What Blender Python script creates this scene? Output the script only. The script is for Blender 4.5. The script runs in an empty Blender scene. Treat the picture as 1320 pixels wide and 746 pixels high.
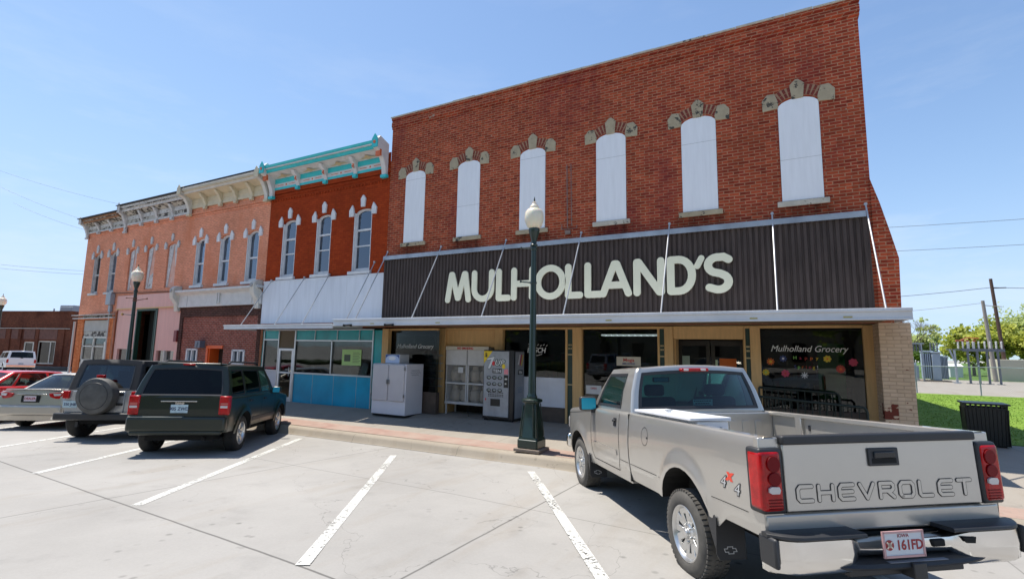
import bpy, bmesh, math, random
from mathutils import Vector, Matrix
random.seed(7)
R = math.radians
S = bpy.context.scene
COL = S.collection

# ------------------------------------------------------------------ camera
CAM_YAW, CAM_PITCH, CAM_ROLL, CAM_F = -0.484657, 0.124268, 0.017628, 637.88
cam_d = bpy.data.cameras.new('camera'); cam = bpy.data.objects.new('camera', cam_d); COL.objects.link(cam)
fw = Vector((math.sin(CAM_YAW)*math.cos(CAM_PITCH), math.cos(CAM_YAW)*math.cos(CAM_PITCH), math.sin(CAM_PITCH)))
rt = Vector((math.cos(CAM_YAW), -math.sin(CAM_YAW), 0)); up = rt.cross(fw)
r2 = rt*math.cos(CAM_ROLL)+up*math.sin(CAM_ROLL); u2 = -rt*math.sin(CAM_ROLL)+up*math.cos(CAM_ROLL)
cm = Matrix((r2, u2, -fw)).transposed().to_4x4(); cm.translation = (0, 0, 1.85)
cam.matrix_world = cm
cam_d.sensor_width = 36; cam_d.lens = CAM_F/1320*36; cam_d.clip_end = 3000; cam_d.clip_start = .05
S.camera = cam
# ------------------------------------------------------------------ sky, sun, exposure
SUN = Vector((-.42, .03, 1)).normalized()
w = bpy.data.worlds.new('World'); S.world = w; w.use_nodes = True
nt = w.node_tree; bg = nt.nodes['Background']
sky = nt.nodes.new('ShaderNodeTexSky'); sky.sky_type = 'NISHITA'; sky.sun_disc = False
sky.sun_elevation = math.asin(SUN.z); sky.sun_rotation = math.atan2(SUN.x, SUN.y) % (2*math.pi)
sky.air_density = 1.0; sky.dust_density = .2; sky.ozone_density = 2.4; sky.altitude = 200
# soft shoulder per channel, so the band above the horizon stays pale blue instead of clipping
sep = nt.nodes.new('ShaderNodeSeparateColor'); cmb = nt.nodes.new('ShaderNodeCombineColor'); nt.links.new(sky.outputs[0], sep.inputs[0])
for ch, c0 in enumerate((3.1, 4.1, 5.8)):
    def mth(op, a, bb):
        n_ = nt.nodes.new('ShaderNodeMath'); n_.operation = op
        for i_, v_ in enumerate((a, bb)):
            if isinstance(v_, (int, float)): n_.inputs[i_].default_value = v_
            else: nt.links.new(v_, n_.inputs[i_])
        return n_.outputs[0]
    q_ = mth('POWER', mth('ADD', mth('POWER', mth('DIVIDE', sep.outputs[ch], c0), 4.0), 1.0), .25)
    nt.links.new(mth('DIVIDE', sep.outputs[ch], q_), cmb.inputs[ch])
# very thin high cloud, strongest low in the sky
tcw = nt.nodes.new('ShaderNodeTexCoord'); mpw = nt.nodes.new('ShaderNodeMapping'); mpw.inputs['Scale'].default_value = (1.2, 1.2, 5.0); mpw.inputs['Rotation'].default_value = (.12, .05, .4)
nzw = nt.nodes.new('ShaderNodeTexNoise'); nzw.inputs['Scale'].default_value = 2.6; nzw.inputs['Detail'].default_value = 9; nzw.inputs['Roughness'].default_value = .62
nt.links.new(tcw.outputs['Generated'], mpw.inputs[0]); nt.links.new(mpw.outputs[0], nzw.inputs[0])
r1w = nt.nodes.new('ShaderNodeMapRange'); nt.links.new(nzw.outputs[0], r1w.inputs[0]); r1w.inputs[1].default_value = .48; r1w.inputs[2].default_value = .78; r1w.inputs[3].default_value = 0; r1w.inputs[4].default_value = .55
spw = nt.nodes.new('ShaderNodeSeparateXYZ'); nt.links.new(tcw.outputs['Generated'], spw.inputs[0])
r2w = nt.nodes.new('ShaderNodeMapRange'); nt.links.new(spw.outputs[2], r2w.inputs[0]); r2w.inputs[1].default_value = .0; r2w.inputs[2].default_value = .5; r2w.inputs[3].default_value = 1; r2w.inputs[4].default_value = .18
fcw = mth('MULTIPLY', r1w.outputs[0], r2w.outputs[0]); mxw = nt.nodes.new('ShaderNodeMix'); mxw.data_type = 'RGBA'
nt.links.new(fcw, mxw.inputs[0]); nt.links.new(cmb.outputs[0], mxw.inputs[6]); mxw.inputs[7].default_value = (4.3, 4.6, 5.0, 1)
nt.links.new(mxw.outputs[2], bg.inputs[0]); bg.inputs[1].default_value = .142
sl = bpy.data.lights.new('sun', 'SUN'); sl.energy = 4.7; sl.angle = R(.53); sl.color = (1, .935, .84)
so = bpy.data.objects.new('sun', sl); COL.objects.link(so); so.rotation_euler = (-SUN).to_track_quat('-Z', 'Y').to_euler()
so.location = (0, 0, 40)
S.view_settings.view_transform = 'Standard'; S.view_settings.look = 'None'; S.view_settings.gamma = 1
S.view_settings.use_curve_mapping = False; S.view_settings.exposure = .6
S.render.engine = 'CYCLES'
S.cycles.max_bounces = 8; S.cycles.transparent_max_bounces = 24

# ------------------------------------------------------------------ helpers
OFF = {}
SPLIT = {'hood_stone', 'bulkhead', 'green_panel', 'bracket', 'pilasters', 'foot', 'moulding', 'end_cap', 'painted_detail', 'jamb', 'wheel_well', 'painted_pier', 'handle', 'hinge', 'insulator', 'bushing', 'leg', 'pilaster', 'transom_panel', 'bulkhead_panel', 'peeling_board', 'brick_panel', 'clamp', 'tie_down', 'roll_bar', 'fuse_link', 'arch_lip'}
class MB:
    def __init__(s): s.v = []; s.f = []; s.T = None; s.g = []; s.marks = []
    def add(s, vs, fs, T=None):
        b = len(s.v); T = T or s.T; s.g.append((b, len(s.f)))
        s.v += [tuple(T @ Vector(p)) if T else tuple(p) for p in vs]
        s.f += [tuple(b+i for i in f) for f in fs]
        return s
    def quad(s, a, b, c, d): return s.add([a, b, c, d], [(0, 1, 2, 3)])
    def box(s, x0, x1, y0, y1, z0, z1, T=None):
        vs = [(x, y, z) for x in (x0, x1) for y in (y0, y1) for z in (z0, z1)]
        return s.add(vs, [(0, 1, 3, 2), (4, 6, 7, 5), (0, 4, 5, 1), (2, 3, 7, 6), (0, 2, 6, 4), (1, 5, 7, 3)], T)
    def tube(s, p0, p1, r0, r1=None, n=10, caps=True):
        r1 = r0 if r1 is None else r1
        p0 = Vector(p0); p1 = Vector(p1); d = (p1-p0).normalized()
        a = d.orthogonal().normalized(); b = d.cross(a)
        vs = []
        for p, r in ((p0, r0), (p1, r1)):
            for i in range(n):
                t = 2*math.pi*i/n; vs.append(p+(a*math.cos(t)+b*math.sin(t))*r)
        fs = [(i, (i+1) % n, n+(i+1) % n, n+i) for i in range(n)]
        if caps: fs += [tuple(range(n-1, -1, -1)), tuple(range(n, 2*n))]
        return s.add(vs, fs)
    def path(s, pts, r, n=8):
        for i in range(len(pts)-1): s.tube(pts[i], pts[i+1], r, n=n)
        return s
    def lathe(s, prof, n=24, M=None, caps=True):
        vs = []; fs = []
        for r, z in prof:
            for i in range(n):
                t = 2*math.pi*i/n; vs.append((r*math.cos(t), r*math.sin(t), z))
        for k in range(len(prof)-1):
            for i in range(n):
                fs.append((k*n+i, k*n+(i+1) % n, (k+1)*n+(i+1) % n, (k+1)*n+i))
        if caps: fs += [tuple(range(n-1, -1, -1)), tuple(range((len(prof)-1)*n, len(prof)*n))]
        return s.add(vs, fs, M)
    def prism(s, poly, d0, d1, M):
        """poly: 2D points (a,b); extruded along c from d0 to d1; M maps (a,b,c) to space"""
        n = len(poly)
        vs = [(a, b, d0) for a, b in poly]+[(a, b, d1) for a, b in poly]
        fs = [tuple(range(n)), tuple(range(2*n-1, n-1, -1))]+[(i, n+i, n+(i+1) % n, (i+1) % n) for i in range(n)]
        return s.add(vs, fs, M)
    def loft(s, loops, closed=True, cap0=False, cap1=False):
        n = len(loops[0]); vs = [p for l in loops for p in l]; fs = []
        m = n if closed else n-1
        for k in range(len(loops)-1):
            for i in range(m):
                j = (i+1) % n; fs.append((k*n+i, k*n+j, (k+1)*n+j, (k+1)*n+i))
        if cap0: fs.append(tuple(range(n-1, -1, -1)))
        if cap1: fs.append(tuple(range((len(loops)-1)*n, len(loops)*n)))
        return s.add(vs, fs)

FRONT = Matrix(((1, 0, 0, 0), (0, 0, -1, 0), (0, 1, 0, 0), (0, 0, 0, 1)))   # (a,b,c) -> (x=a, z=b, y=-c)
def front(y, x=0, z=0): return Matrix.Translation((x, y, z)) @ FRONT
SIDE = Matrix(((0, 0, 1, 0), (1, 0, 0, 0), (0, 1, 0, 0), (0, 0, 0, 1)))      # (a,b,c) -> (y=a, z=b, x=c)

def tag(o, label=None, cat=None, group=None, kind=None):
    if label: o['label'] = label
    if cat: o['category'] = cat
    if group: o['group'] = group
    if kind: o['kind'] = kind
    return o
def thing(name, label, cat, loc=(0, 0, 0), group=None, off=True):
    o = bpy.data.objects.new(name, None); COL.objects.link(o); o.empty_display_size = .2
    o.location = loc; tag(o, label, cat, group); OFF[o.name] = Vector(loc) if off else Vector((0, 0, 0))
    return o
def part(name, mb, mat, parent=None, bevel=0, smooth=40, seg=2, weld=False, solid=0, label=None):
    if mb.marks: mb.g = mb.marks; mb.marks = []
    if (name in SPLIT or name in ('panel_gap', 'arch_lip')) and len(mb.g) > 1 and parent is not None:
        o = None
        for i, (a, f0) in enumerate(mb.g):
            b, f1 = mb.g[i+1] if i+1 < len(mb.g) else (len(mb.v), len(mb.f))
            q = MB(); q.v = mb.v[a:b]; q.f = [tuple(k-a for k in f) for f in mb.f[f0:f1]]; q.g = [(0, 0)]
            o = part(name, q, mat, parent, bevel, smooth, seg, weld, solid, label)
        return o
    off = OFF[parent.name] if parent is not None else Vector((0, 0, 0))
    vs = mb.v
    if parent is None and vs:
        xs = [p[0] for p in vs]; ys = [p[1] for p in vs]; zs = [p[2] for p in vs]
        off = Vector(((min(xs)+max(xs))/2, (min(ys)+max(ys))/2, min(zs)))
    me = bpy.data.meshes.new(name)
    me.from_pydata([(p[0]-off.x, p[1]-off.y, p[2]-off.z) for p in vs], [], mb.f)
    bm = bmesh.new(); bm.from_mesh(me)
    if weld: bmesh.ops.remove_doubles(bm, verts=bm.verts, dist=.0015)
    bmesh.ops.recalc_face_normals(bm, faces=bm.faces)
    bm.to_mesh(me); bm.free()
    me.materials.append(mat)
    if smooth:
        me.polygons.foreach_set('use_smooth', [True]*len(me.polygons)); me.set_sharp_from_angle(angle=R(smooth))
    o = bpy.data.objects.new(name, me); COL.objects.link(o)
    if parent is None: o.location = off
    else: o.parent = parent
    OFF[o.name] = off
    if bevel:
        m = o.modifiers.new('bevel', 'BEVEL'); m.width = bevel; m.segments = seg; m.limit_method = 'ANGLE'; m.angle_limit = R(35)
        m.harden_normals = False
    if solid:
        m = o.modifiers.new('solid', 'SOLIDIFY'); m.thickness = solid; m.offset = -1
    if label: o['label'] = label
    return o
def struct(name, mb, mat, **k):
    o = part(name, mb, mat, None, **k); o['kind'] = 'structure'; return o
def single(name, mb, mat, label, cat, group=None, **k):
    return tag(part(name, mb, mat, None, **k), label, cat, group)
def kids(o): return [c for c in bpy.data.objects if c.parent == o]
def copy_tree(o, parent=None):
    c = o.copy(); COL.objects.link(c); OFF[c.name] = OFF[o.name]
    if parent is not None: c.parent = parent
    for ch in kids(o): copy_tree(ch, c)
    return c

# ---- text and strokes
def text2d(s, size=1, xs=1, shear=0, offset=0, align='CENTER', extr=.002):
    cu = bpy.data.curves.new('lettering', 'FONT'); cu.body = s; cu.size = size; cu.shear = shear; cu.offset = offset
    cu.align_x = align; cu.extrude = extr; cu.resolution_u = 3
    ob = bpy.data.objects.new('lettering', cu); COL.objects.link(ob)
    bpy.context.view_layer.update()
    me = bpy.data.meshes.new_from_object(ob.evaluated_get(bpy.context.evaluated_depsgraph_get()))
    vs = [(v.co.x*xs, v.co.y, v.co.z) for v in me.vertices]; fs = [tuple(p.vertices) for p in me.polygons]
    bpy.data.objects.remove(ob); bpy.data.curves.remove(cu); bpy.data.meshes.remove(me)
    return vs, fs
def arc(cx, cy, rx, ry, a0, a1, n=12):
    return [(cx+rx*math.cos(R(a0+(a1-a0)*i/n)), cy+ry*math.sin(R(a0+(a1-a0)*i/n))) for i in range(n+1)]
def ribbon(pts, r, n=8, closed=False):
    """outline polygons of a round-capped stroke -> quads + cap fans as list of polygons"""
    P = [Vector(p) for p in pts]; L = []; Rr = []
    m = len(P)
    for i, p in enumerate(P):
        if closed: a = P[i-1]; b = P[(i+1) % m]
        else: a = P[max(i-1, 0)]; b = P[min(i+1, m-1)]
        if i == 0 and not closed or i == m-1 and not closed:
            d = (b-a).normalized(); k = 1
        else:
            d1 = (p-a).normalized(); d2 = (b-p).normalized(); d = (d1+d2).normalized(); k = 1/max(.45, math.sqrt((1+d1.dot(d2))/2))
        nn = Vector((-d.y, d.x)); L.append(p+nn*r*k); Rr.append(p-nn*r*k)
    return L, Rr, P
def stroke(mb, pts, r, c0, c1, M, closed=False):
    L, Rr, P = ribbon(pts, r, closed=closed); m = len(P)
    vs = []
    for c in (c0, c1):
        vs += [(p.x, p.y, c) for p in L]+[(p.x, p.y, c) for p in Rr]
    fs = []
    rng = range(m if closed else m-1)
    for i in rng:
        j = (i+1) % m
        fs += [(i, j, m+j, m+i), (2*m+i, 3*m+i, 3*m+j, 2*m+j), (i, 2*m+i, 2*m+j, j), (m+i, m+j, 3*m+j, 3*m+i)]
    mb.add(vs, fs, M)
    if not closed:
        for e, q in ((0, 1), (m-1, m-2)):
            d = (P[e]-P[q]).normalized(); a = math.atan2(d.y, d.x)
            poly = [(P[e].x+r*math.cos(a-math.pi/2+math.pi*i/8), P[e].y+r*math.sin(a-math.pi/2+math.pi*i/8)) for i in range(9)]
            mb.prism(poly, c0, c1, M)

# ---- materials
_M = {}
def nodes(name):
    m = bpy.data.materials.new(name); m.use_nodes = True; t = m.node_tree
    return m, t, t.nodes['Principled BSDF']
def N(t, typ, **k):
    n = t.nodes.new(typ)
    for a, b in k.items():
        if a.startswith('i_'): n.inputs[a[2:].replace('_', ' ')].default_value = b
        else: setattr(n, a, b)
    return n
def rgba(c): return (c[0], c[1], c[2], 1)
def mat(name, col, rough=.5, metal=0, var=.12, vs=3, bump=0, bs=60, coat=0, col2=None, spots=None, spec=.5, streak=False, emit=0):
    if name in _M: return _M[name]
    m, t, b = nodes(name); L = t.links.new
    tc = N(t, 'ShaderNodeTexCoord'); n1 = N(t, 'ShaderNodeTexNoise'); n1.inputs['Scale'].default_value = vs; n1.inputs['Detail'].default_value = 6
    n1.inputs['Roughness'].default_value = .6
    if streak:
        mp = N(t, 'ShaderNodeMapping'); mp.inputs['Scale'].default_value = (6, 6, .6); L(tc.outputs['Object'], mp.inputs[0]); L(mp.outputs[0], n1.inputs[0])
    else: L(tc.outputs['Object'], n1.inputs[0])
    cr = N(t, 'ShaderNodeValToRGB'); cr.color_ramp.elements[0].position = .3; cr.color_ramp.elements[1].position = .72
    c2 = col2 or tuple(c*(1-var) for c in col); c1 = col if col2 else tuple(min(1, c*(1+var*.6)) for c in col)
    cr.color_ramp.elements[0].color = rgba(c2); cr.color_ramp.elements[1].color = rgba(c1)
    L(n1.outputs[0], cr.inputs[0]); out = cr.outputs[0]
    if spots:
        sc, thr, scol = spots
        n2 = N(t, 'ShaderNodeTexNoise'); n2.inputs['Scale'].default_value = sc; n2.inputs['Detail'].default_value = 8; n2.inputs['Roughness'].default_value = .7
        L(tc.outputs['Object'], n2.inputs[0])
        r = N(t, 'ShaderNodeValToRGB'); r.color_ramp.elements[0].position = thr; r.color_ramp.elements[1].position = thr+.03; L(n2.outputs[0], r.inputs[0])
        mx = N(t, 'ShaderNodeMix', data_type='RGBA'); L(r.outputs[0], mx.inputs[0]); L(out, mx.inputs[6]); mx.inputs[7].default_value = rgba(scol); out = mx.outputs[2]
    L(out, b.inputs['Base Color'])
    b.inputs['Roughness'].default_value = rough; b.inputs['Metallic'].default_value = metal
    b.inputs['Coat Weight'].default_value = coat; b.inputs['Coat Roughness'].default_value = .04; b.inputs['Specular IOR Level'].default_value = spec
    if bump:
        n3 = N(t, 'ShaderNodeTexNoise'); n3.inputs['Scale'].default_value = bs; n3.inputs['Detail'].default_value = 5; L(tc.outputs['Object'], n3.inputs[0])
        bp = N(t, 'ShaderNodeBump'); bp.inputs['Strength'].default_value = min(1, bump*10); bp.inputs['Distance'].default_value = bump*.1
        L(n3.outputs[0], bp.inputs['Height']); L(bp.outputs[0], b.inputs['Normal'])
    if emit: b.inputs['Emission Color'].default_value = rgba(col); b.inputs['Emission Strength'].default_value = emit
    _M[name] = m; return m
def plain(name, col, rough=.5, metal=0, **k): return mat(name, col, rough, metal, var=.05, **k)
def brick(name, cols, mortar, msize=.010, bump=.5, stain=None, paint=0, rot=0, chips=None, streaks=None):
    """cols: two brick colours; coordinates are metres, courses run level"""
    m, t, b = nodes(name); L = t.links.new
    tc = N(t, 'ShaderNodeTexCoord'); sp = N(t, 'ShaderNodeSeparateXYZ'); L(tc.outputs['Object'], sp.inputs[0])
    ad = N(t, 'ShaderNodeMath', operation='ADD'); L(sp.outputs[0], ad.inputs[0]); L(sp.outputs[1], ad.inputs[1])
    cb = N(t, 'ShaderNodeCombineXYZ'); L(ad.outputs[0], cb.inputs[0]); L(sp.outputs[2], cb.inputs[1])
    wob = N(t, 'ShaderNodeTexNoise'); wob.inputs['Scale'].default_value = 1.3; L(cb.outputs[0], wob.inputs[0])
    wv = N(t, 'ShaderNodeVectorMath', operation='MULTIPLY_ADD'); L(wob.outputs['Color'], wv.inputs[0]); wv.inputs[1].default_value = (.03, .022, 0); L(cb.outputs[0], wv.inputs[2])
    bk = N(t, 'ShaderNodeTexBrick'); L(wv.outputs[0], bk.inputs[0])
    for k, v in (('Scale', 1), ('Mortar Size', msize), ('Mortar Smooth', .25), ('Bias', 0), ('Brick Width', .212), ('Row Height', .0685)): bk.inputs[k].default_value = v
    bk.inputs['Color1'].default_value = rgba(cols[0]); bk.inputs['Color2'].default_value = rgba(cols[1]); bk.inputs['Mortar'].default_value = rgba(mortar)
    # brick to brick variation from a coarse cell noise stretched like the bricks
    vo = N(t, 'ShaderNodeTexWhiteNoise', noise_dimensions='2D'); fl = N(t, 'ShaderNodeVectorMath', operation='FLOOR')
    dv = N(t, 'ShaderNodeVectorMath', operation='DIVIDE'); L(wv.outputs[0], dv.inputs[0]); dv.inputs[1].default_value = (.106, .0685, 1); L(dv.outputs[0], fl.inputs[0]); L(fl.outputs[0], vo.inputs[0])
    n1 = N(t, 'ShaderNodeTexNoise'); n1.inputs['Scale'].default_value = .55; n1.inputs['Detail'].default_value = 8; n1.inputs['Roughness'].default_value = .65; L(cb.outputs[0], n1.inputs[0])
    mr = N(t, 'ShaderNodeMapRange'); L(n1.outputs[0], mr.inputs[0]); mr.inputs[1].default_value = .3; mr.inputs[2].default_value = .7; mr.inputs[3].default_value = .84; mr.inputs[4].default_value = 1.14
    mw = N(t, 'ShaderNodeMapRange'); L(vo.outputs[0], mw.inputs[0]); mw.inputs[3].default_value = .78+.14*paint; mw.inputs[4].default_value = 1.18-.11*paint
    ml = N(t, 'ShaderNodeMath', operation='MULTIPLY'); L(mr.outputs[0], ml.inputs[0]); L(mw.outputs[0], ml.inputs[1])
    cm_ = N(t, 'ShaderNodeVectorMath', operation='SCALE'); L(bk.outputs[0], cm_.inputs[0]); L(ml.outputs[0], cm_.inputs[3]); out = cm_.outputs[0]
    if stain:
        sc, thr, scol, amt = stain
        n2 = N(t, 'ShaderNodeTexNoise'); n2.inputs['Scale'].default_value = sc; n2.inputs['Detail'].default_value = 7; n2.inputs['Roughness'].default_value = .7
        mp = N(t, 'ShaderNodeMapping'); mp.inputs['Scale'].default_value = (1, .45, 1); mp.inputs['Location'].default_value = (3.3, 1.7, 0); L(cb.outputs[0], mp.inputs[0]); L(mp.outputs[0], n2.inputs[0])
        r = N(t, 'ShaderNodeMapRange'); L(n2.outputs[0], r.inputs[0]); r.inputs[1].default_value = thr; r.inputs[2].default_value = thr+.12; r.inputs[3].default_value = 0; r.inputs[4].default_value = amt
        mx = N(t, 'ShaderNodeMix', data_type='RGBA'); L(r.outputs[0], mx.inputs[0]); L(out, mx.inputs[6]); mx.inputs[7].default_value = rgba(scol); out = mx.outputs[2]
    if streaks:
        xl, hw_, zt_, ln_ = streaks; so_ = N(t, 'ShaderNodeSeparateXYZ'); L(tc.outputs['Object'], so_.inputs[0]); acc = None
        for xc in xl:
            d_ = N(t, 'ShaderNodeMath', operation='SUBTRACT'); L(so_.outputs[0], d_.inputs[0]); d_.inputs[1].default_value = xc
            a_ = N(t, 'ShaderNodeMath', operation='ABSOLUTE'); L(d_.outputs[0], a_.inputs[0])
            acc_ = N(t, 'ShaderNodeMath', operation='MINIMUM'); L(a_.outputs[0], acc_.inputs[0]); acc_.inputs[1].default_value = 9
            if acc is not None: L(acc, acc_.inputs[1])
            acc = acc_.outputs[0]
        mx_ = N(t, 'ShaderNodeMapRange'); L(acc, mx_.inputs[0]); mx_.inputs[1].default_value = hw_*.75; mx_.inputs[2].default_value = hw_*1.25; mx_.inputs[3].default_value = 1; mx_.inputs[4].default_value = 0
        mz_ = N(t, 'ShaderNodeMapRange'); L(so_.outputs[2], mz_.inputs[0]); mz_.inputs[1].default_value = zt_-ln_; mz_.inputs[2].default_value = zt_; 
        mt_ = N(t, 'ShaderNodeMath', operation='LESS_THAN'); L(so_.outputs[2], mt_.inputs[0]); mt_.inputs[1].default_value = zt_+.02
        sn_ = N(t, 'ShaderNodeTexNoise'); sn_.inputs['Scale'].default_value = 1; sn_.inputs['Detail'].default_value = 5; ms_ = N(t, 'ShaderNodeMapping'); ms_.inputs['Scale'].default_value = (9, .9, 1); L(cb.outputs[0], ms_.inputs[0]); L(ms_.outputs[0], sn_.inputs[0])
        p_ = mx_.outputs[0]
        for o_ in (mz_.outputs[0], mt_.outputs[0], sn_.outputs[0]):
            q_ = N(t, 'ShaderNodeMath', operation='MULTIPLY'); L(p_, q_.inputs[0]); L(o_, q_.inputs[1]); p_ = q_.outputs[0]
        iv = N(t, 'ShaderNodeMath', operation='MULTIPLY_ADD'); L(p_, iv.inputs[0]); iv.inputs[1].default_value = -1.1; iv.inputs[2].default_value = 1
        vs_ = N(t, 'ShaderNodeVectorMath', operation='SCALE'); L(out, vs_.inputs[0]); L(iv.outputs[0], vs_.inputs[3]); out = vs_.outputs[0]
    if chips:
        sc, thr, scol = chips
        n4 = N(t, 'ShaderNodeTexNoise'); n4.inputs['Scale'].default_value = sc; n4.inputs['Detail'].default_value = 3
        dd = N(t, 'ShaderNodeVectorMath', operation='MULTIPLY'); L(fl.outputs[0], dd.inputs[0]); dd.inputs[1].default_value = (.13, .07, 1); L(dd.outputs[0], n4.inputs[0])
        n5 = N(t, 'ShaderNodeTexNoise'); n5.inputs['Scale'].default_value = 9; n5.inputs['Detail'].default_value = 4; L(cb.outputs[0], n5.inputs[0])
        av = N(t, 'ShaderNodeMath', operation='MULTIPLY_ADD'); L(n5.outputs[0], av.inputs[0]); av.inputs[1].default_value = .5; L(n4.outputs[0], av.inputs[2])
        r = N(t, 'ShaderNodeMapRange'); L(av.outputs[0], r.inputs[0]); r.inputs[1].default_value = thr; r.inputs[2].default_value = thr+.02
        mx = N(t, 'ShaderNodeMix', data_type='RGBA'); L(r.outputs[0], mx.inputs[0]); L(out, mx.inputs[6]); mx.inputs[7].default_value = rgba(scol); out = mx.outputs[2]
    L(out, b.inputs['Base Color']); b.inputs['Roughness'].default_value = .9; b.inputs['Specular IOR Level'].default_value = .10
    fn = N(t, 'ShaderNodeTexNoise'); fn.inputs['Scale'].default_value = 90; L(tc.outputs['Object'], fn.inputs[0])
    h = N(t, 'ShaderNodeMath', operation='MULTIPLY_ADD'); L(bk.outputs['Fac'], h.inputs[0]); h.inputs[1].default_value = -1; 
    h2 = N(t, 'ShaderNodeMath', operation='MULTIPLY'); L(fn.outputs[0], h2.inputs[0]); h2.inputs[1].default_value = .35; L(h2.outputs[0], h.inputs[2])
    bp = N(t, 'ShaderNodeBump'); bp.inputs['Strength'].default_value = bump; bp.inputs['Distance'].default_value = .008; L(h.outputs[0], bp.inputs['Height']); L(bp.outputs[0], b.inputs['Normal'])
    _M[name] = m; return m
def glass(name, tint=(.3, .33, .33), refl=(1, 1, 1), rough=.01, boost=1.0):
    if name in _M: return _M[name]
    m, t, b = nodes(name); L = t.links.new; t.nodes.remove(b); o = t.nodes['Material Output']
    tr = N(t, 'ShaderNodeBsdfTransparent'); tr.inputs[0].default_value = rgba(tint)
    gl = N(t, 'ShaderNodeBsdfGlossy'); gl.inputs[0].default_value = rgba(refl); gl.inputs['Roughness'].default_value = rough
    fr = N(t, 'ShaderNodeFresnel'); fr.inputs[0].default_value = 1.52
    mu = N(t, 'ShaderNodeMath', operation='MULTIPLY', use_clamp=True); L(fr.outputs[0], mu.inputs[0]); mu.inputs[1].default_value = boost
    tc = N(t, 'ShaderNodeTexCoord'); nz = N(t, 'ShaderNodeTexNoise'); nz.inputs['Scale'].default_value = .9; L(tc.outputs['Object'], nz.inputs[0])
    bp = N(t, 'ShaderNodeBump'); bp.inputs['Strength'].default_value = .25; bp.inputs['Distance'].default_value = .01; L(nz.outputs[0], bp.inputs['Height']); L(bp.outputs[0], gl.inputs['Normal'])
    mx = N(t, 'ShaderNodeMixShader'); L(mu.outputs[0], mx.inputs[0]); L(tr.outputs[0], mx.inputs[1]); L(gl.outputs[0], mx.inputs[2]); L(mx.outputs[0], o.inputs[0])
    _M[name] = m; return m
def cutout(m, scale, thr, stretch=(1, 1, 1), thr2=None):
    """makes worn paint: parts of the sheet are missing"""
    t = m.node_tree; L = t.links.new; b = t.nodes['Principled BSDF']; tc = N(t, 'ShaderNodeTexCoord')
    mp = N(t, 'ShaderNodeMapping'); mp.inputs['Scale'].default_value = stretch; L(tc.outputs['Object'], mp.inputs[0])
    n = N(t, 'ShaderNodeTexNoise'); n.inputs['Scale'].default_value = scale; n.inputs['Detail'].default_value = 9; n.inputs['Roughness'].default_value = .75; L(mp.outputs[0], n.inputs[0])
    n2 = N(t, 'ShaderNodeTexNoise'); n2.inputs['Scale'].default_value = 1.1; L(tc.outputs['Object'], n2.inputs[0])
    a = N(t, 'ShaderNodeMath', operation='MULTIPLY_ADD'); L(n2.outputs[0], a.inputs[0]); a.inputs[1].default_value = .45; L(n.outputs[0], a.inputs[2])
    r = N(t, 'ShaderNodeMapRange'); L(a.outputs[0], r.inputs[0]); r.inputs[1].default_value = thr; r.inputs[2].default_value = thr+.05; L(r.outputs[0], b.inputs['Alpha'])
    return m

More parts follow.
